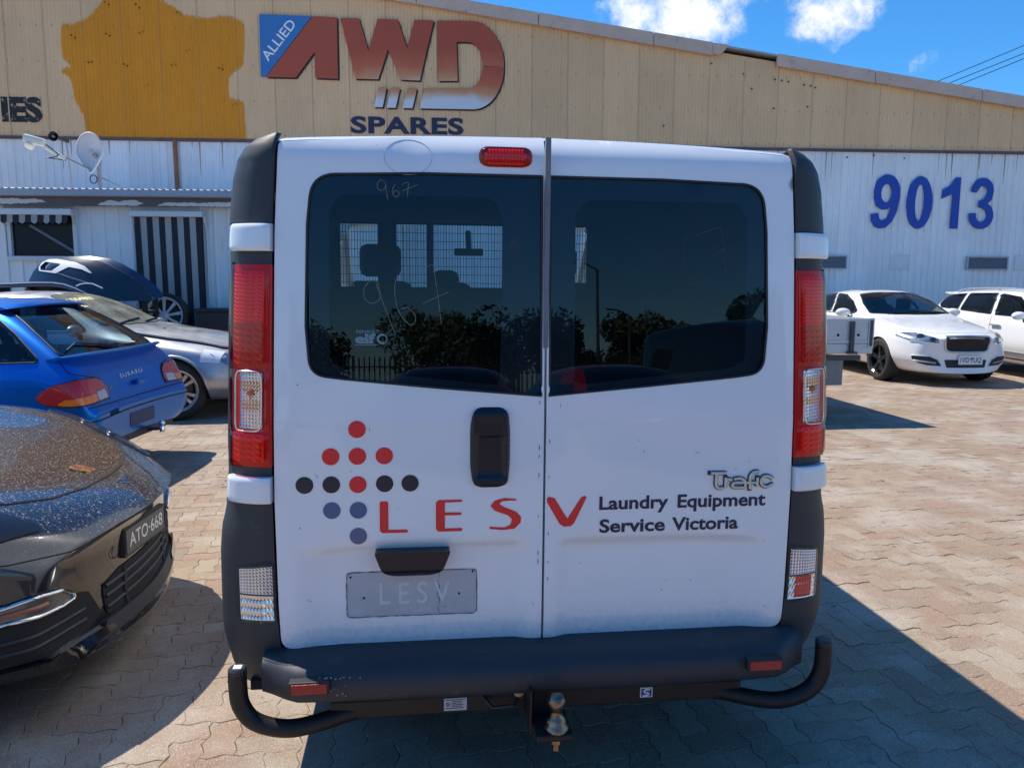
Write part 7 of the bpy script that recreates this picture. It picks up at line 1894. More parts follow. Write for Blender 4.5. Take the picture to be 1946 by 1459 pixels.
def detail_bmw():
    c = BMW
    up = (-0.6, 0, -0.8)
    pts = [(-1.58, -0.44, 1.375, 0.06), (-1.20, -0.585, 1.235), (-0.84, -0.665, 1.055, 0.05), (-0.74, -0.3, 1.04), (-0.72, 0, 1.04), (-0.74, 0.3, 1.04), (-0.84, 0.665, 1.055, 0.05), (-1.20, 0.585, 1.235), (-1.58, 0.44, 1.375, 0.06), (-1.54, 0, 1.405)]
    g = c.window('windscreen', pts, up, dusty_glass(), frit=0.03)
    yc = mat('chalk_yellow', (0.85, 0.80, 0.30), 0.8)
    c.text('chalk_lettering', '5504807', (-1.335, -0.47, 1.29), (0.02, 1, 0.03), (-0.78, 0, 0.5), up, 0.085, yc, 0.004, 0.02, 0.50, g)
    c.text('chalk_lettering', 'BP', (-1.18, -0.50, 1.225), (0.02, 1, 0.03), (-0.78, 0, 0.5), up, 0.085, yc, 0.004, 0.02, 0.16, g)
    c.line('wiper', [(-0.78, -0.5, 1.04), (-0.86, 0.1, 1.06)], up, 0.010, FRITM, 0.012, g); c.line('wiper', [(-0.76, 0.1, 1.04), (-0.88, 0.62, 1.05)], up, 0.010, FRITM, 0.012, g)
    bp = [(-0.66, -0.67, 0.97, 0.03), (-0.1, -0.665, 0.9), (0.45, -0.58, 0.82), (0.70, -0.40, 0.76, 0.06), (0.76, 0, 0.75), (0.70, 0.40, 0.76, 0.06), (0.45, 0.58, 0.82), (-0.1, 0.665, 0.9), (-0.66, 0.67, 0.97, 0.03), (-0.62, 0, 1.0)]
    c.patch('bonnet', bp, (0, 0, -1), GREYP, 0.030, 0.06, rad=0.04, thick=0.018)
    c.patch('bonnet_gap', [(q[0]*1.01, q[1]*1.03, q[2]) for q in bp], (0, 0, -1), VOID, 0.002, 0.08, rad=0.04, thick=0.0)
    for sg in (-1, 1):
        d = (0, -sg, -0.12)
        c.window('front_side_window', sgn([(-0.95, 0.80, 0.985), (-1.45, 0.62, 1.32), (-2.05, 0.585, 1.355), (-2.12, 0.80, 0.985)], sg), d, TINT, frit=0.02, rad=0.03)
        c.window('rear_side_window', sgn([(-2.20, 0.80, 0.99), (-2.13, 0.585, 1.355), (-2.60, 0.60, 1.31), (-2.98, 0.76, 1.06), (-2.90, 0.80, 1.0)], sg), d, TINT, frit=0.02, rad=0.03)
        q = [(0.0+0.395*math.cos(R(a)), sg*0.9, 0.33+0.395*math.sin(R(a))) for a in range(-8, 189, 12)]
        c.line('arch_lip', q, (0, -sg, 0), 0.014, GREYP, 0.0, None, 0.05, n=6)
        c.line('door_seam', sgn([(-0.72, 0.86, 0.90), (-0.70, 0.905, 0.6), (-0.62, 0.88, 0.28)], sg), (0, -sg, 0), 0.004, SEAM)
        h = c.patch('headlight', sgn([(0.42, 0.80, 0.76), (0.62, 0.68, 0.74), (0.76, 0.48, 0.70), (0.78, 0.46, 0.62), (0.60, 0.76, 0.62)], sg), (-0.8, -0.6*sg, 0), LAMPB, 0.004, 0.06)
        mirror_shell(c, (-1.02, sg*0.96, 1.0), 0.095, sg, GREYP)
    c.patch('paper_notice', [(0.305, -0.83, 0.815), (0.50, -0.80, 0.80), (0.50, -0.82, 0.655), (0.305, -0.86, 0.665)], (0.15, 1, -0.25), mat('paper_white', (0.75, 0.76, 0.8), 0.7), 0.006, 0.06, rad=0.004, thick=0.002)
    b = MB().lathe([(0.001, 0.0), (0.012, 0.0), (0.014, 0.01), (0.001, 0.012)], c.hit((-0.35, -0.25, 1.0), (0, 0, -1))[0]+Vector((0, 0, 0.03)), (0, 0, 1), 8).build('washer_jet', BLACK, c.root)
    # strut end hanging out where the bumper corner is missing
    t = MB().tube([(0.60, -0.70, 0.46), (0.72, -0.78, 0.42), (0.85, -0.74, 0.43)], 0.035, 8).build('bumper_bracket', mat('bracket_grey', (0.12, 0.12, 0.13), 0.5), c.root, smooth=True)
    MB().tube([(0.62, -0.76, 0.33), (0.80, -0.70, 0.37)], 0.012, 6).build('bracket_stay', ALLOY, t)
    interior(c, -0.9, -2.9, 0.68, 0.96, ((-1.7, 0.34), (-1.7, -0.34), (-2.6, 0.34), (-2.6, -0.34)), (-1.25, -0.34))
    c.finish()
def detail_por():
    c = POR
    seam = [(-0.95, 0.70, 0.92), (-0.73, 0.665, 0.874), (-0.525, 0.615, 0.818), (-0.36, 0.535, 0.765, 0.06), (-0.265, 0.38, 0.74), (-0.215, 0.2, 0.732), (-0.20, 0.0, 0.73)]
    pts = [(-1.52, -0.66, 0.95)]+[(p[0], -p[1], *p[2:]) for p in seam]+list(reversed(seam[:-1]))+[(-1.52, 0.66, 0.95)]
    c.line('bonnet_seam', pts, (0, 0, -1), 0.0045, SEAM, 0.0, None, 0.03, True, 0.05)
    c.patch('bonnet', [(p[0]-0.004, p[1]*0.994, *p[2:]) for p in pts], (0, 0, -1), BLACKP, 0.0035, 0.05, rad=0.05, thick=0.006)
    cr = c.patch('crest_badge', [(-0.262, -0.030, 0.75), (-0.262, 0.030, 0.75), (-0.30, 0.040, 0.755), (-0.342, 0.036, 0.765), (-0.352, 0, 0.77), (-0.342, -0.036, 0.765), (-0.30, -0.040, 0.755)], (0, 0, -1), mat('crest_gold', (0.62, 0.40, 0.12), 0.3, metal=0.8, col2=(0.5, 0.1, 0.05), nscale=60, nfac=0.1), 0.0085, 0.012, rad=0.012, thick=0.005)
    for sg in (-1, 1):
        hp = sgn([(-0.80, 0.84, 0.86), (-0.50, 0.66, 0.81), (-0.34, 0.60, 0.757), (-0.225, 0.575, 0.700, 0.02), (-0.225, 0.60, 0.683, 0.02), (-0.30, 0.71, 0.685), (-0.52, 0.86, 0.73), (-0.78, 0.92, 0.80)], sg)
        d = (-0.45, -0.35*sg, -0.8)
        h = c.patch('headlight', hp, d, mat('headlight_dark', (0.03, 0.032, 0.04), 0.2, metal=0.4), 0.006, 0.02, rad=0.03)
        projector(c, (-0.42, sg*0.72, 0.76), d, 0.05, h); projector(c, (-0.58, sg*0.78, 0.79), d, 0.05, h)
        c.patch('headlight_lens', hp, d, LENSC, 0.014, 0.02, h, rad=0.03, thick=0.007)
        c.line('headlight_seam', hp, d, 0.005, SEAM, 0.001, h, 0.03, True, 0.03)
        # side intake with the light strip across it
        d = (-0.8, -0.6*sg, 0)
        ip = sgn([(-0.50, 0.935, 0.49), (-0.27, 0.775, 0.495), (-0.165, 0.62, 0.455), (-0.125, 0.47, 0.41, 0.02), (-0.113, 0.40, 0.30, 0.02), (-0.133, 0.50, 0.275), (-0.28, 0.79, 0.27), (-0.50, 0.93, 0.28)], sg)
        k = c.patch('side_intake', ip, d, VOID, 0.005, 0.025, rad=0.03)
        for z in (0.315, 0.355): c.line('intake_slat', sgn([(-0.45, 0.92, z+0.01), (-0.27, 0.78, z+0.01), (-0.14, 0.49, z)], sg), d, 0.007, BLACK, 0.006, k)
        lp = sgn([(-0.42, 0.90, 0.470), (-0.265, 0.775, 0.484), (-0.197, 0.705, 0.494), (-0.165, 0.615, 0.478), (-0.152, 0.562, 0.445), (-0.152, 0.556, 0.424), (-0.168, 0.615, 0.420), (-0.265, 0.775, 0.432), (-0.42, 0.90, 0.425)], sg)
        s = c.patch('light_strip', lp, d, mat('strip_body', (0.16, 0.155, 0.15), 0.2, metal=0.5), 0.010, 0.03, k, rad=0.03)
        c.line('strip_rim', lp, d, 0.0065, mat('strip_chrome', (0.80, 0.78, 0.74), 0.12, metal=1.0), 0.014, s, 0.03, True, 0.03, 6)
        c.line('strip_bar', sgn([(-0.40, 0.89, 0.45), (-0.26, 0.77, 0.458), (-0.19, 0.68, 0.460)], sg), d, 0.008, mat('strip_amber', (0.30, 0.10, 0.05), 0.3), 0.014, s)
        sp = sgn([(-0.45, 0.91, 0.275), (-0.28, 0.80, 0.270), (-0.175, 0.655, 0.262), (-0.105, 0.39, 0.250), (-0.09, 0.355, 0.222), (-0.125, 0.49, 0.215), (-0.18, 0.66, 0.205), (-0.45, 0.90, 0.20)], sg)
        c.patch('splitter', sp, d, mat('gloss_black', (0.006, 0.006, 0.008), 0.12, coat=1.0), 0.022, 0.03, rad=0.02, thick=0.03)
    gp = [(-0.11, -0.385, 0.395, 0.03), (-0.08, -0.26, 0.425), (-0.06, 0, 0.43), (-0.08, 0.26, 0.425), (-0.11, 0.385, 0.395, 0.03), (-0.11, 0.37, 0.275), (-0.06, 0, 0.268), (-0.11, -0.37, 0.275)]
    g = c.patch('lower_grille', gp, (-1, 0, 0), VOID, 0.005, 0.025, rad=0.02)
    for z in (0.315, 0.36, 0.40): c.line('grille_slat', [(-0.11, -0.37, z-0.01), (-0.06, 0, z), (-0.11, 0.37, z-0.01)], (-1, 0, 0), 0.008, BLACK, 0.007, g)
    for y in (-0.24, 0.24): c.line('grille_post', [(-0.08, y, 0.42), (-0.08, y, 0.27)], (-1, 0, 0), 0.010, BLACK, 0.006, g)
    c.patch('front_lip', [(-0.11, -0.40, 0.262), (-0.06, 0, 0.262), (-0.11, 0.40, 0.262), (-0.17, 0.62, 0.25), (-0.17, 0.62, 0.17), (-0.06, 0, 0.165), (-0.17, -0.62, 0.17), (-0.12, -0.42, 0.235)], (-1, 0, 0), PLASTIC, 0.014, 0.04, rad=0.02, thick=0.03)
    gold = mat('plate_bone', (0.42, 0.40, 0.36), 0.5)
    plate(c, (-0.052, -0.060, 0.512), 0.355, 0.098, (0.11, 1, 0), 'ATO·668', mat('plate_black', (0.10, 0.095, 0.09), 0.5), mat('plate_silver', (0.62, 0.60, 0.56), 0.5), FRITM, n=(1, 0, 0))
    q, n = c.hit((-0.05, -0.30, 0.50), (-1, 0, 0)); ring_tube('tow_eye_cover', [q+n*0.001+Vector((0, 0.026*math.cos(R(a)), 0.026*math.sin(R(a)))) for a in range(0, 360, 20)], 0.0016, SEAM, c.root, 4)
    # bumper seam that runs under the bonnet edge
    c.line('bumper_seam', [(-0.50, -0.93, 0.66), (-0.27, -0.74, 0.615), (-0.15, -0.58, 0.60), (-0.02, 0, 0.612), (-0.15, 0.58, 0.60), (-0.5, 0.93, 0.66)], (-1, 0, 0), 0.003, SEAM)
    c.window('windscreen', [(-2.42, -0.55, 1.33), (-1.55, -0.70, 0.97), (-1.46, 0, 0.95), (-1.55, 0.70, 0.97), (-2.42, 0.55, 1.33), (-2.38, 0, 1.36)], (-0.55, 0, -0.85), TINT, frit=0.03, h=0.08)
    for sg in (-1, 1):
        c.window('side_window', sgn([(-1.95, 0.80, 0.99), (-2.55, 0.64, 1.30), (-3.5, 0.60, 1.32), (-4.1, 0.76, 1.06), (-3.9, 0.82, 0.99)], sg), (0, -sg, -0.12), TINT, frit=0.02, h=0.07)
        mirror_shell(c, (-2.05, sg*1.0, 1.0), 0.10, sg, BLACKP)
    interior(c, -1.6, -4.0, 0.72, 0.95, ((-2.5, 0.36), (-2.5, -0.36)))
    c.finish()
detail_jag(); detail_wag(); detail_sub(); detail_bmw(); detail_por()

# ------------------------------------------------------------------ tray truck behind the van, right
def build_ute():
    o = empty('tray_truck', (0, 0, 0), (0, 0, 0), 'flat tray utility truck with aluminium side boards, mostly hidden behind the van', 'truck')
    AL = mat('tray_aluminium', (0.52, 0.54, 0.57), 0.42, metal=0.55, col2=(0.44, 0.46, 0.50), nscale=4, stretch=(1, 1, 6))
    x0, x1, y0, y1 = 2.89, 4.70, 5.95, 8.25
    tg = MB().box((x0+0.03, y0, 0.895), (x1-0.07, y0+0.03, 1.165)).build('tailgate', AL, o)
    MB().box((x0+0.03, y0-0.012, 0.90), (x1-0.07, y0, 0.925)).box((x0+0.03, y0-0.012, 1.135), (x1-0.07, y0, 1.165)).box((x0+0.03, y0-0.006, 1.035), (x1-0.07, y0, 1.045)).build('tailgate_rib', AL, tg)
    b = MB()
    for x in (3.4, 3.65, 4.12, 4.28, 4.52): b.lathe([(0.0, 0.003), (0.016, 0.003), (0.016, -0.002)], (x, y0-0.001, 0.985), (0, -1, 0), 10)
    b.build('drain_hole', VOID, tg, kind='stuff')
    for x in (3.1, 4.435):
        l = MB().box((x-0.022, y0-0.04, 0.80), (x+0.022, y0-0.003, 1.14), bev=0.006).box((x-0.05, y0-0.05, 0.775), (x+0.06, y0-0.005, 0.80), bev=0.004).build('latch', mat('latch_dark', (0.05, 0.055, 0.065), 0.5), tg)
    pm = MB().box((x1-0.065, y0-0.008, 0.84), (x1, y0+0.05, 1.17)).build('corner_post', AL, o)
    MB().box((x1-0.05, y0-0.011, 0.86), (x1-0.015, y0-0.008, 1.15)).build('post_channel', mat('latch_dark', (0.05, 0.055, 0.065), 0.5), pm)
    MB().box((x0-0.03, y0-0.008, 0.84), (x0+0.03, y0+0.05, 1.17)).build('corner_post', AL, o)
    for x in (x0, x1-0.03): MB().box((x, y0+0.05, 0.895), (x+0.03, y1, 1.165)).build('side_board', AL, o)
    MB().box((x0, y1-0.03, 0.895), (x1, y1, 1.165)).build('head_board', AL, o)
    MB().box((x0, y0, 0.775), (x1, y1, 0.892), bev=0.01).build('tray_floor', AL, o)
    MB().box((x0+0.1, y0+0.03, 0.70), (x1-0.12, y0+0.10, 0.755)).build('lamp_bar', mat('latch_dark', (0.05, 0.055, 0.065), 0.5), o)
    cp = bpy.data.materials.new('checker_plate'); cp.use_nodes = True
    N, L = nodes_of(cp); bb = N['Principled BSDF']; bb.inputs['Metallic'].default_value = 0.7; bb.inputs['Roughness'].default_value = 0.45; bb.inputs['Base Color'].default_value = (0.20, 0.21, 0.23, 1)
    box = MB().box((3.45, 6.12, 0.40), (4.46, 6.65, 0.70), bev=0.008).build('toolbox', cp, o)
    b = MB()                                                        # raised diamonds of the checker plate
    for i in range(26):
        for j in range(8):
            x = 3.50+i*0.036; z = 0.425+j*0.036
            a = R(45) if (i+j) % 2 else R(-45); ca, sa = math.cos(a), math.sin(a)
            P = lambda p, q: (x+p*ca-q*sa, z+p*sa+q*ca)
            q = [P(-0.016, 0), P(0, -0.0045), P(0.016, 0), P(0, 0.0045)]
            b.add([(u, 6.1195, w) for u, w in q]+[(x, 6.1155, z)], [(0, 1, 4), (1, 2, 4), (2, 3, 4), (3, 0, 4)])
    b.build('checker_lozenge', mat('checker_raised', (0.36, 0.37, 0.40), 0.4, metal=0.7), box, kind='stuff')
    MB().box((3.0, 6.6, 0.55), (4.4, 9.9, 0.74)).build('chassis', DARKMETAL, o)
    WP = mat('cab_white', (0.74, 0.75, 0.76), 0.35, coat=0.8)
    v = []; f = []
    sec = [(8.15, 1.72, 0.66), (8.25, 1.76, 0.68), (9.1, 1.76, 0.68), (9.8, 1.12, 0.80), (10.9, 0.98, 0.80), (11.1, 0.72, 0.78)]
    for y, zt, wt in sec:
        for s in (-1, 1): v += [(3.7+s*0.84, y, 0.42), (3.7+s*0.86, y, 1.02 if zt > 1.05 else zt-0.08), (3.7+s*wt, y, zt)]
    for i in range(len(sec)-1):
        a = i*6; q = a+6
        f += [(a, q, q+1, a+1), (a+1, q+1, q+2, a+2), (a+3, a+4, q+4, q+3), (a+4, a+5, q+5, q+4), (a+2, q+2, q+5, a+5)]
    f += [(0, 1, 2, 5, 4, 3), tuple(len(v)-6+k for k in (0, 3, 4, 5, 2, 1))]
    cab = MB().add(v, f).build('cab', WP, o)
    DG = mat('cab_glass', (0.01, 0.012, 0.015), 0.05, coat=1.0)
    MB().add([(3.1, 8.143, 1.14), (4.3, 8.143, 1.14), (4.25, 8.155, 1.60), (3.15, 8.155, 1.60)], [(0, 1, 2, 3)]).build('rear_window', DG, cab)
    for y in (6.95, 10.1):
        for sg in (-1, 1):
            w = make_wheel(o, (3.7+sg*0.74, y, 0.36), 0.36, 0.22, 0.20, 1, 'steel'); w.rotation_euler = (0, 0, -R(90)*sg)
build_ute()

# ------------------------------------------------------------------ parts piled by the site office
def build_parts():
    GB = mat('panel_black', (0.010, 0.012, 0.020), 0.22, coat=0.8, col2=(0.018, 0.02, 0.03), nscale=3)
    SV = mat('panel_edge_silver', (0.70, 0.69, 0.67), 0.35)
    def pile(name, label, cat): return empty(name, (-4.78, 9.08, 0), (0, 0, R(-3.25)), label, cat)
    k = 1.093
    T = lambda q: [(x*k, (z-1.545)*k+1.545) for x, z in q]
    o = pile('bumper_cover', 'black bumper cover with a silver framed opening propped up in front of the office window', 'bumper')
    out = T([(-0.80, 1.30), (-0.77, 1.47), (-0.75, 1.53), (-0.69, 1.66), (-0.61, 1.78), (-0.52, 1.815), (-0.4, 1.825), (-0.14, 1.83), (0.11, 1.80), (0.27, 1.74), (0.52, 1.60), (0.68, 1.46), (0.80, 1.30)])
    def yf(x, z, d=0.0): return 0.30*(x/0.9)**2*0.9-0.28*max(0, 1-((z-1.30)/0.62))*0.9-d+0.10*max(0, (z-1.62)/0.25)**2
    hole = T([(-0.60, 1.72), (-0.55, 1.78), (-0.30, 1.752), (-0.42, 1.665), (-0.58, 1.675)])
    s = sheet('cover_skin', round_poly(out, 0.05, 4), [round_poly(hole, 0.02, 3)], 0.05, lambda x, z: (x, yf(x, z), z), GB, o, inner=lambda x, z: (x, yf(x, z)+0.12, z))
    ring = T([(-0.62, 1.71), (-0.60, 1.77), (-0.52, 1.812), (-0.4, 1.815), (-0.15, 1.775), (-0.01, 1.725), (0.13, 1.615), (-0.03, 1.685), (-0.2, 1.715), (-0.35, 1.635), (-0.60, 1.665)])
    sheet('opening_frame', round_poly(ring, 0.03, 4), [round_poly(hole, 0.02, 3)], 0.03, lambda x, z: (x, yf(x, z, 0.012), z), SV, o, inner=lambda x, z: (x, yf(x, z)+0.01, z))
    MB().tube([(x, yf(x, z, 0.004), z) for x, z in T([(-0.34, 1.64), (-0.16, 1.585), (0.0, 1.54), (0.12, 1.50)])], 0.008, 6).build('crease_line', mat('panel_grey', (0.16, 0.18, 0.24), 0.3), o, smooth=True)
    MB().tube([(x, yf(x, z, 0.006), z) for x, z in T([(-0.07, 1.48), (-0.02, 1.505), (0.05, 1.515), (0.12, 1.51), (0.24, 1.455)])], 0.010, 6).build('arch_edge', SV, o, smooth=True)
    sheet('cover_back', round_poly([(x+0.06, z+0.03) for x, z in out], 0.05, 4), [], 0.08, lambda x, z: (x, yf(x, z)+0.20, z), mat('panel_navy', (0.012, 0.025, 0.08), 0.25, coat=0.8), o)
    b = MB()
    for x in (-0.7, 0.7): b.box((x-0.03, 0.05, 0.0), (x+0.03, 0.11, 1.42)); b.box((x-0.03, 0.42, 0.0), (x+0.03, 0.48, 1.42))
    b.box((-0.73, 0.05, 1.10), (0.73, 0.48, 1.14)); b.build('stand', DARKMETAL, o)
    p = empty('body_panel', (-5.02, 8.86, 0), (0, 0, R(-3.25)), 'dark blue curved body panel showing over the roof of the blue hatchback', 'car panel')
    NV = mat('panel_navy', (0.012, 0.025, 0.08), 0.25, coat=0.8)
    prof = [(-1.2, 1.515), (-0.66, 1.53), (-0.39, 1.542), (-0.13, 1.542), (0.02, 1.52), (0.17, 1.465), (0.32, 1.39), (0.40, 1.30)]
    v = []; f = []
    for j, (dy, dz) in enumerate(((0, -0.05), (0.03, 0.0), (0.2, 0.02), (0.5, 0.02), (0.62, -0.03))):
        for x, z in prof: v.append((x, dy, z+dz-0.02))
    n = len(prof); f = [(j*n+i, j*n+i+1, (j+1)*n+i+1, (j+1)*n+i) for j in range(4) for i in range(n-1)]
    me = mesh('panel_skin', v, f, NV); shade(me, 50); s = obj('panel_skin', me, p); md = s.modifiers.new('s', 'SOLIDIFY'); md.thickness = 0.02
    MB().tube([(x, -0.004, z-0.022) for x, z in prof], 0.007, 6).build('panel_edge', SV, p, smooth=True)
    b = MB(); b.box((-1.0, 0.1, 0), (-0.94, 0.5, 1.47)); b.box((0.0, 0.1, 0), (0.06, 0.5, 1.42)); b.build('panel_stand', DARKMETAL, p)
    # bins with the loose wheel leaning on them
    for (xa, xb, ya, yb, zt, lab) in ((-4.45, -3.62, 9.62, 10.02, 0.70, 'low black parts bin under the loose alloy wheel'), (-3.56, -2.75, 9.66, 10.10, 1.15, 'tall black parts bin right of the loose alloy wheel')):
        q = empty('parts_bin', ((xa+xb)/2, (ya+yb)/2, 0), (0, 0, 0), lab, 'bin', 'parts bins by the office door')
        a, c = (xb-xa)/2, (yb-ya)/2
        MB().box((-a, -c, 0), (a, c, zt-0.05), bev=0.01).build('bin_body', BLACK, q); MB().box((-a-0.02, -c-0.02, zt-0.05), (a+0.02, c+0.02, zt), bev=0.01).build('bin_lid', BLACK, q)
    w = empty('loose_wheel', (-4.02, 9.80, 1.035), (R(-9), 0, 0), 'loose alloy wheel with split spokes leaning against the striped door blind', 'wheel')
    make_wheel(w, (0, 0, 0), 0.338, 0.22, 0.27, -1, 'eight', 0.0, mat('two_tone_alloy', (0.62, 0.64, 0.68), 0.35, metal=0.15))
build_parts()

# ------------------------------------------------------------------ power lines behind the warehouse
def build_wires():
    wood = mat('pole_wood', (0.16, 0.13, 0.10), 0.9, col2=(0.22, 0.19, 0.16), nscale=6, stretch=(3, 3, 0.4))
    ends = []
    for x, lab in ((17.0, 'timber power pole standing behind the warehouse'), (52.0, 'timber power pole beyond the right edge carrying three wires')):
        p = empty('power_pole', (x, 41.5, 0), (0, 0, 0), lab, 'power pole')
        h = 10.5 if x < 30 else 23.6
        MB().lathe([(0.16, 0), (0.11, h)], (0, 0, 0), (0, 0, 1), 10).build('pole', wood, p, smooth=True)
        MB().box((-0.06, -1.0, h-0.9), (0.06, 1.0, h-0.75)).build('crossarm', wood, p)
    for i, (a, c) in enumerate((((29.45, 41.4, 13.09), (34.63, 41.05, 15.25)), ((30.05, 41.31, 12.97), (34.63, 40.99, 14.8)), ((30.65, 41.23, 12.88), (34.62, 40.95, 14.5)))):
        a, c = Vector(a), Vector(c); d = (c-a)/(c.x-a.x)
        pts = [a+d*(x-a.x) for x in (20.0, 25.0, 30.0, 36.0, 44.0, 52.0)]
        b = MB().tube(pts, 0.022, 5).build('power_line', BLACK)
        tag(b, ('uppermost of three thin power lines over the low end of the roof', 'middle one of three thin power lines over the low end of the roof', 'lowest of three thin power lines over the low end of the roof')[i], 'power line', 'power lines at the upper right')
build_wires()
# ------------------------------------------------------------------ the yard behind the camera, seen only mirrored in the rear windows
def build_behind():
    # two parked cars and a dark van
    redp = car_paint('red_car_paint', (0.35, 0.012, 0.010), rough=0.3); dark = car_paint('dark_car_paint', (0.012, 0.013, 0.016), rough=0.3)
    for loc, hd, paint, lab in (((2.05, -4.4), 82, redp, 'red saloon parked across the yard behind the camera, mirrored in the right rear window'), ((-0.15, -4.9), 95, car_paint('maroon_car_paint', (0.16, 0.01, 0.012), rough=0.3), 'dark red saloon parked behind the camera, mirrored at the bottom of the left rear window'),
                                ((-2.9, -5.2), 92, WHITEP, 'white saloon parked behind the camera at the left')):
        c = Car('mirrored_car', loc, hd, lab, 'car', BM, paint, [(0.0, 0.33, 0.375), (-2.76, 0.33, 0.36)], sub=2)
        c.wheels([(0.0, 0.78), (0.0, -0.78), (-2.76, 0.77), (-2.76, -0.77)], 0.335, 0.235, 0.235, 'ten')
        DGL = mat('cab_glass', (0.01, 0.012, 0.015), 0.05, coat=1.0)
        c.patch('windscreen', [(-1.58, -0.44, 1.375), (-0.84, -0.665, 1.055), (-0.72, 0, 1.04), (-0.84, 0.665, 1.055), (-1.58, 0.44, 1.375)], (-0.6, 0, -0.8), DGL, 0.004, 0.12)
        for sg in (-1, 1):
            c.patch('side_window', sgn([(-0.95, 0.80, 0.985), (-1.45, 0.62, 1.32), (-2.55, 0.60, 1.32), (-2.95, 0.78, 1.02)], sg), (0, -sg, -0.12), DGL, 0.004, 0.12)
            c.patch('headlight', sgn([(0.42, 0.80, 0.76), (0.62, 0.68, 0.74), (0.76, 0.48, 0.70), (0.78, 0.46, 0.62), (0.60, 0.76, 0.62)], sg), (-0.8, -0.6*sg, 0), LAMPB, 0.004, 0.1)
        c.patch('grille', [(0.78, -0.30, 0.66), (0.78, 0.30, 0.66), (0.80, 0.26, 0.56), (0.80, -0.26, 0.56)], (-1, 0, 0), MESHB, 0.004, 0.1)
    VN = [(0.0, 0.1, 0.3, 0.7, 0.31, 0.88, 0.6, 0.88, 0.9, 0.8, 1.0, 0.4, 1.05, 1.06), (-0.9, 0.03, 0.25, 0.8, 0.26, 0.95, 0.7, 0.93, 1.15, 0.86, 1.25, 0.4, 1.3, 1.3), (-1.6, 0, 0.25, 0.8, 0.26, 0.95, 0.7, 0.93, 1.3, 0.82, 1.98, 0.45, 2.05, 2.06),
          (-3.0, 0, 0.25, 0.8, 0.26, 0.95, 0.7, 0.93, 1.3, 0.84, 2.02, 0.45, 2.08, 2.09), (-4.7, 0, 0.25, 0.8, 0.26, 0.95, 0.7, 0.93, 1.3, 0.84, 2.02, 0.45, 2.08, 2.09), (-4.9, 0, 0.35, 0.7, 0.36, 0.9, 0.7, 0.9, 1.3, 0.8, 1.95, 0.42, 2.0, 2.02)]
    c = Car('mirrored_van', (4.7, -5.6), 84, 'dark delivery van parked behind the camera, mirrored in the right rear window', 'van', VN, dark, [(-0.9, 0.33, 0.37), (-3.9, 0.33, 0.37)], sub=2)
    c.wheels([(-0.9, 0.8), (-0.9, -0.8), (-3.9, 0.8), (-3.9, -0.8)], 0.33, 0.22, 0.21, 'steel')
    # palisade fence
    fm = mat('palisade_steel', (0.07, 0.072, 0.076), 0.6, metal=0.3)
    fe = empty('palisade_fence', (0, -24, 0), (0, 0, R(3)), 'grey steel palisade fence across the far side of the yard, seen in the rear windows', 'fence')
    pal = MB().add([(-0.025, 0, 0.1), (0.025, 0, 0.1), (0.025, 0, 2.0), (0, 0, 2.1), (-0.025, 0, 2.0), (0, 0.02, 0.1), (0, 0.02, 2.05)], [(0, 1, 2, 3, 4), (0, 5, 6, 3, 4), (5, 1, 2, 3, 6)]).build('pale', fm, fe)
    pal.location = (-13.5, 0, 0)
    for i in range(1, 180):
        o = pal.copy(); COL.objects.link(o); o.parent = fe; o.location = (-13.5+i*0.17, 0, 0)
    for z in (0.45, 1.7): MB().box((-13.6, 0.02, z), (17.2, 0.06, z+0.05)).build('rail', fm, fe)
    for i in range(12): MB().box((-13.5+i*2.75, 0.06, 0), (-13.42+i*2.75, 0.14, 2.1)).build('post', fm, fe)
    # trees
    bark = mat('bark', (0.10, 0.075, 0.055), 0.9, col2=(0.16, 0.12, 0.09), nscale=9, stretch=(4, 4, 0.5))
    leaf = mat('leaf_green', (0.045, 0.075, 0.022), 0.6, col2=(0.075, 0.11, 0.035), nscale=1.2, nfac=0.5)
    def tree(loc, h, rx, lab, seed):
        rg = random.Random(seed)
        t = empty('tree', loc, (0, 0, rg.random()*6), lab, 'tree', 'trees beyond the palisade fence')
        b = MB(); b.tube([(0, 0, 0), (0.05, 0.03, h*0.25), (0.0, 0.1, h*0.5)], [0.22, 0.17, 0.11], 8)
        cl = []
        for k in range(13):
            a = rg.random()*6.28; r = rx*math.sqrt(rg.random())*0.85; z = h*(0.45+0.48*rg.random())
            z = min(z, h*(0.98-0.28*(r/rx)**2)); c = Vector((r*math.cos(a), r*math.sin(a), z)); cl.append((c, rx*(0.28+0.22*rg.random())))
            b.tube([(0, 0.06, h*0.3), tuple(c*0.6+Vector((0, 0, h*0.10))), tuple(c)], [0.07, 0.045, 0.02], 5)
        b.build('trunk', bark, t, smooth=True)
        n = 5200; v = []; f = []
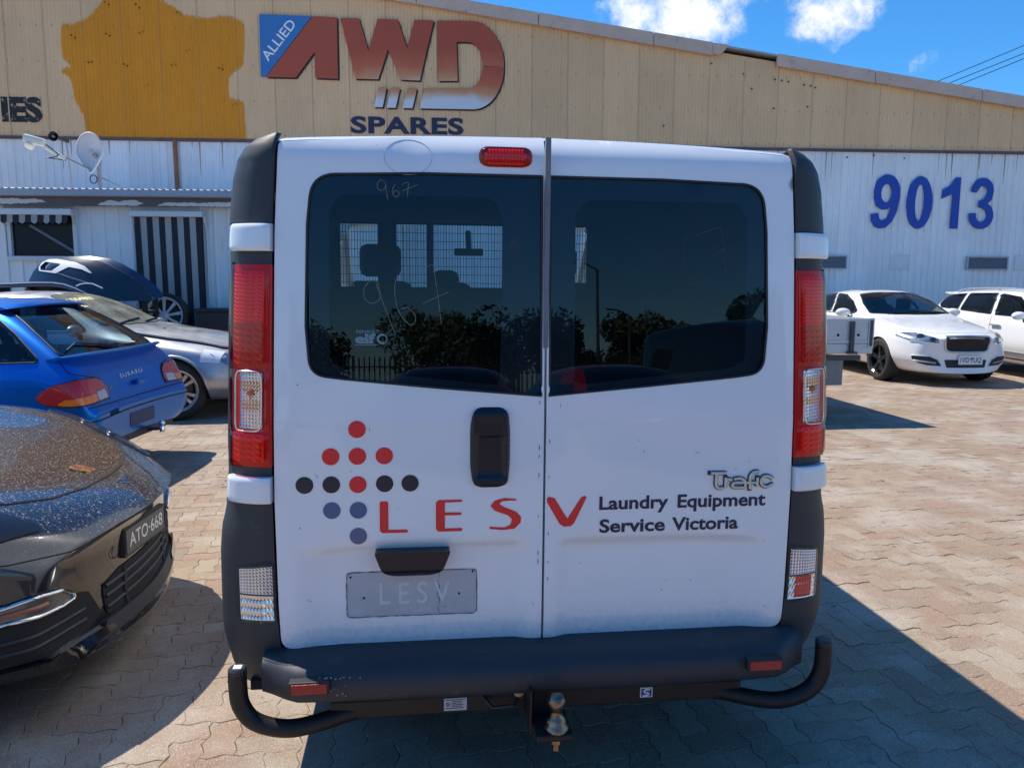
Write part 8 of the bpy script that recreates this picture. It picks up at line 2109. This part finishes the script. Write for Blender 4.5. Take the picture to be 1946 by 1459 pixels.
        for k in range(n):
            c, r = cl[rg.randrange(len(cl))]
            d = Vector((rg.gauss(0, 1), rg.gauss(0, 1), rg.gauss(0, 0.7))); d.normalize(); p = c+d*r*(0.55+0.5*rg.random()**0.5)
            s = 0.10+0.08*rg.random(); a = Vector((rg.gauss(0, 1), rg.gauss(0, 1), rg.gauss(0, 1))).normalized(); e = a.orthogonal().normalized()
            m = len(v); v += [p-a*s, p+e*s*0.5, p+a*s, p-e*s*0.5]; f.append((m, m+1, m+2, m+3))
        obj('crown', mesh('crown', v, f, leaf), t)
    spots = [((10.8, -35, 0), 4.6, 2.3, 'round crowned tree standing apart, mirrored in the right rear window'), ((0.8, -36, 0), 4.3, 2.6, 'dark bushy tree, leftmost of the row mirrored in the left rear window'), ((4.2, -35, 0), 4.2, 2.7, 'dark bushy tree in the middle of the row mirrored in the left rear window'),
             ((7.2, -37, 0), 3.6, 2.2, 'low dark tree by the door gap of the mirrored row'), ((-6.5, -36, 0), 3.6, 2.4, 'low bushy tree at the left end beyond the fence'), ((17.5, -34, 0), 5.4, 2.8, 'tall bushy tree behind the mirrored dark van')]
    for i, (l, h, r, lab) in enumerate(spots): tree(l, h, r, lab, 11+i)
    # lamp posts
    pm = mat('lamp_post_grey', (0.12, 0.125, 0.13), 0.5, metal=0.4)
    for (x, y, h, lab) in ((7.0, -29, 5.7, 'tall thin street lamp mirrored in the right rear window'), (8.6, -30, 3.9, 'short dark pole beside the mirrored round tree')):
        p = empty('street_lamp', (x, y, 0), (0, 0, 0), lab, 'street lamp')
        MB().lathe([(0.09, 0), (0.05, h)], (0, 0, 0), (0, 0, 1), 8).build('pole', pm, p, smooth=True)
        MB().tube([(0, 0, h), (-0.5, 0, h+0.25), (-1.0, 0, h+0.3)], 0.035, 6).build('arm', pm, p, smooth=True)
    s = empty('yard_sign', (-4.6, -24.6, 0), (0, 0, 0), 'dark sign board on a post, mirrored at the left of the rear window', 'sign')
    MB().lathe([(0.09, 0), (0.07, 4.6)], (0, 0, 0), (0, 0, 1), 8).build('post', pm, s)
    MB().box((-0.75, -0.06, 2.2), (0.65, 0.06, 4.5), bev=0.03).build('board', mat('sign_brown', (0.03, 0.022, 0.02), 0.6), s)
build_behind()
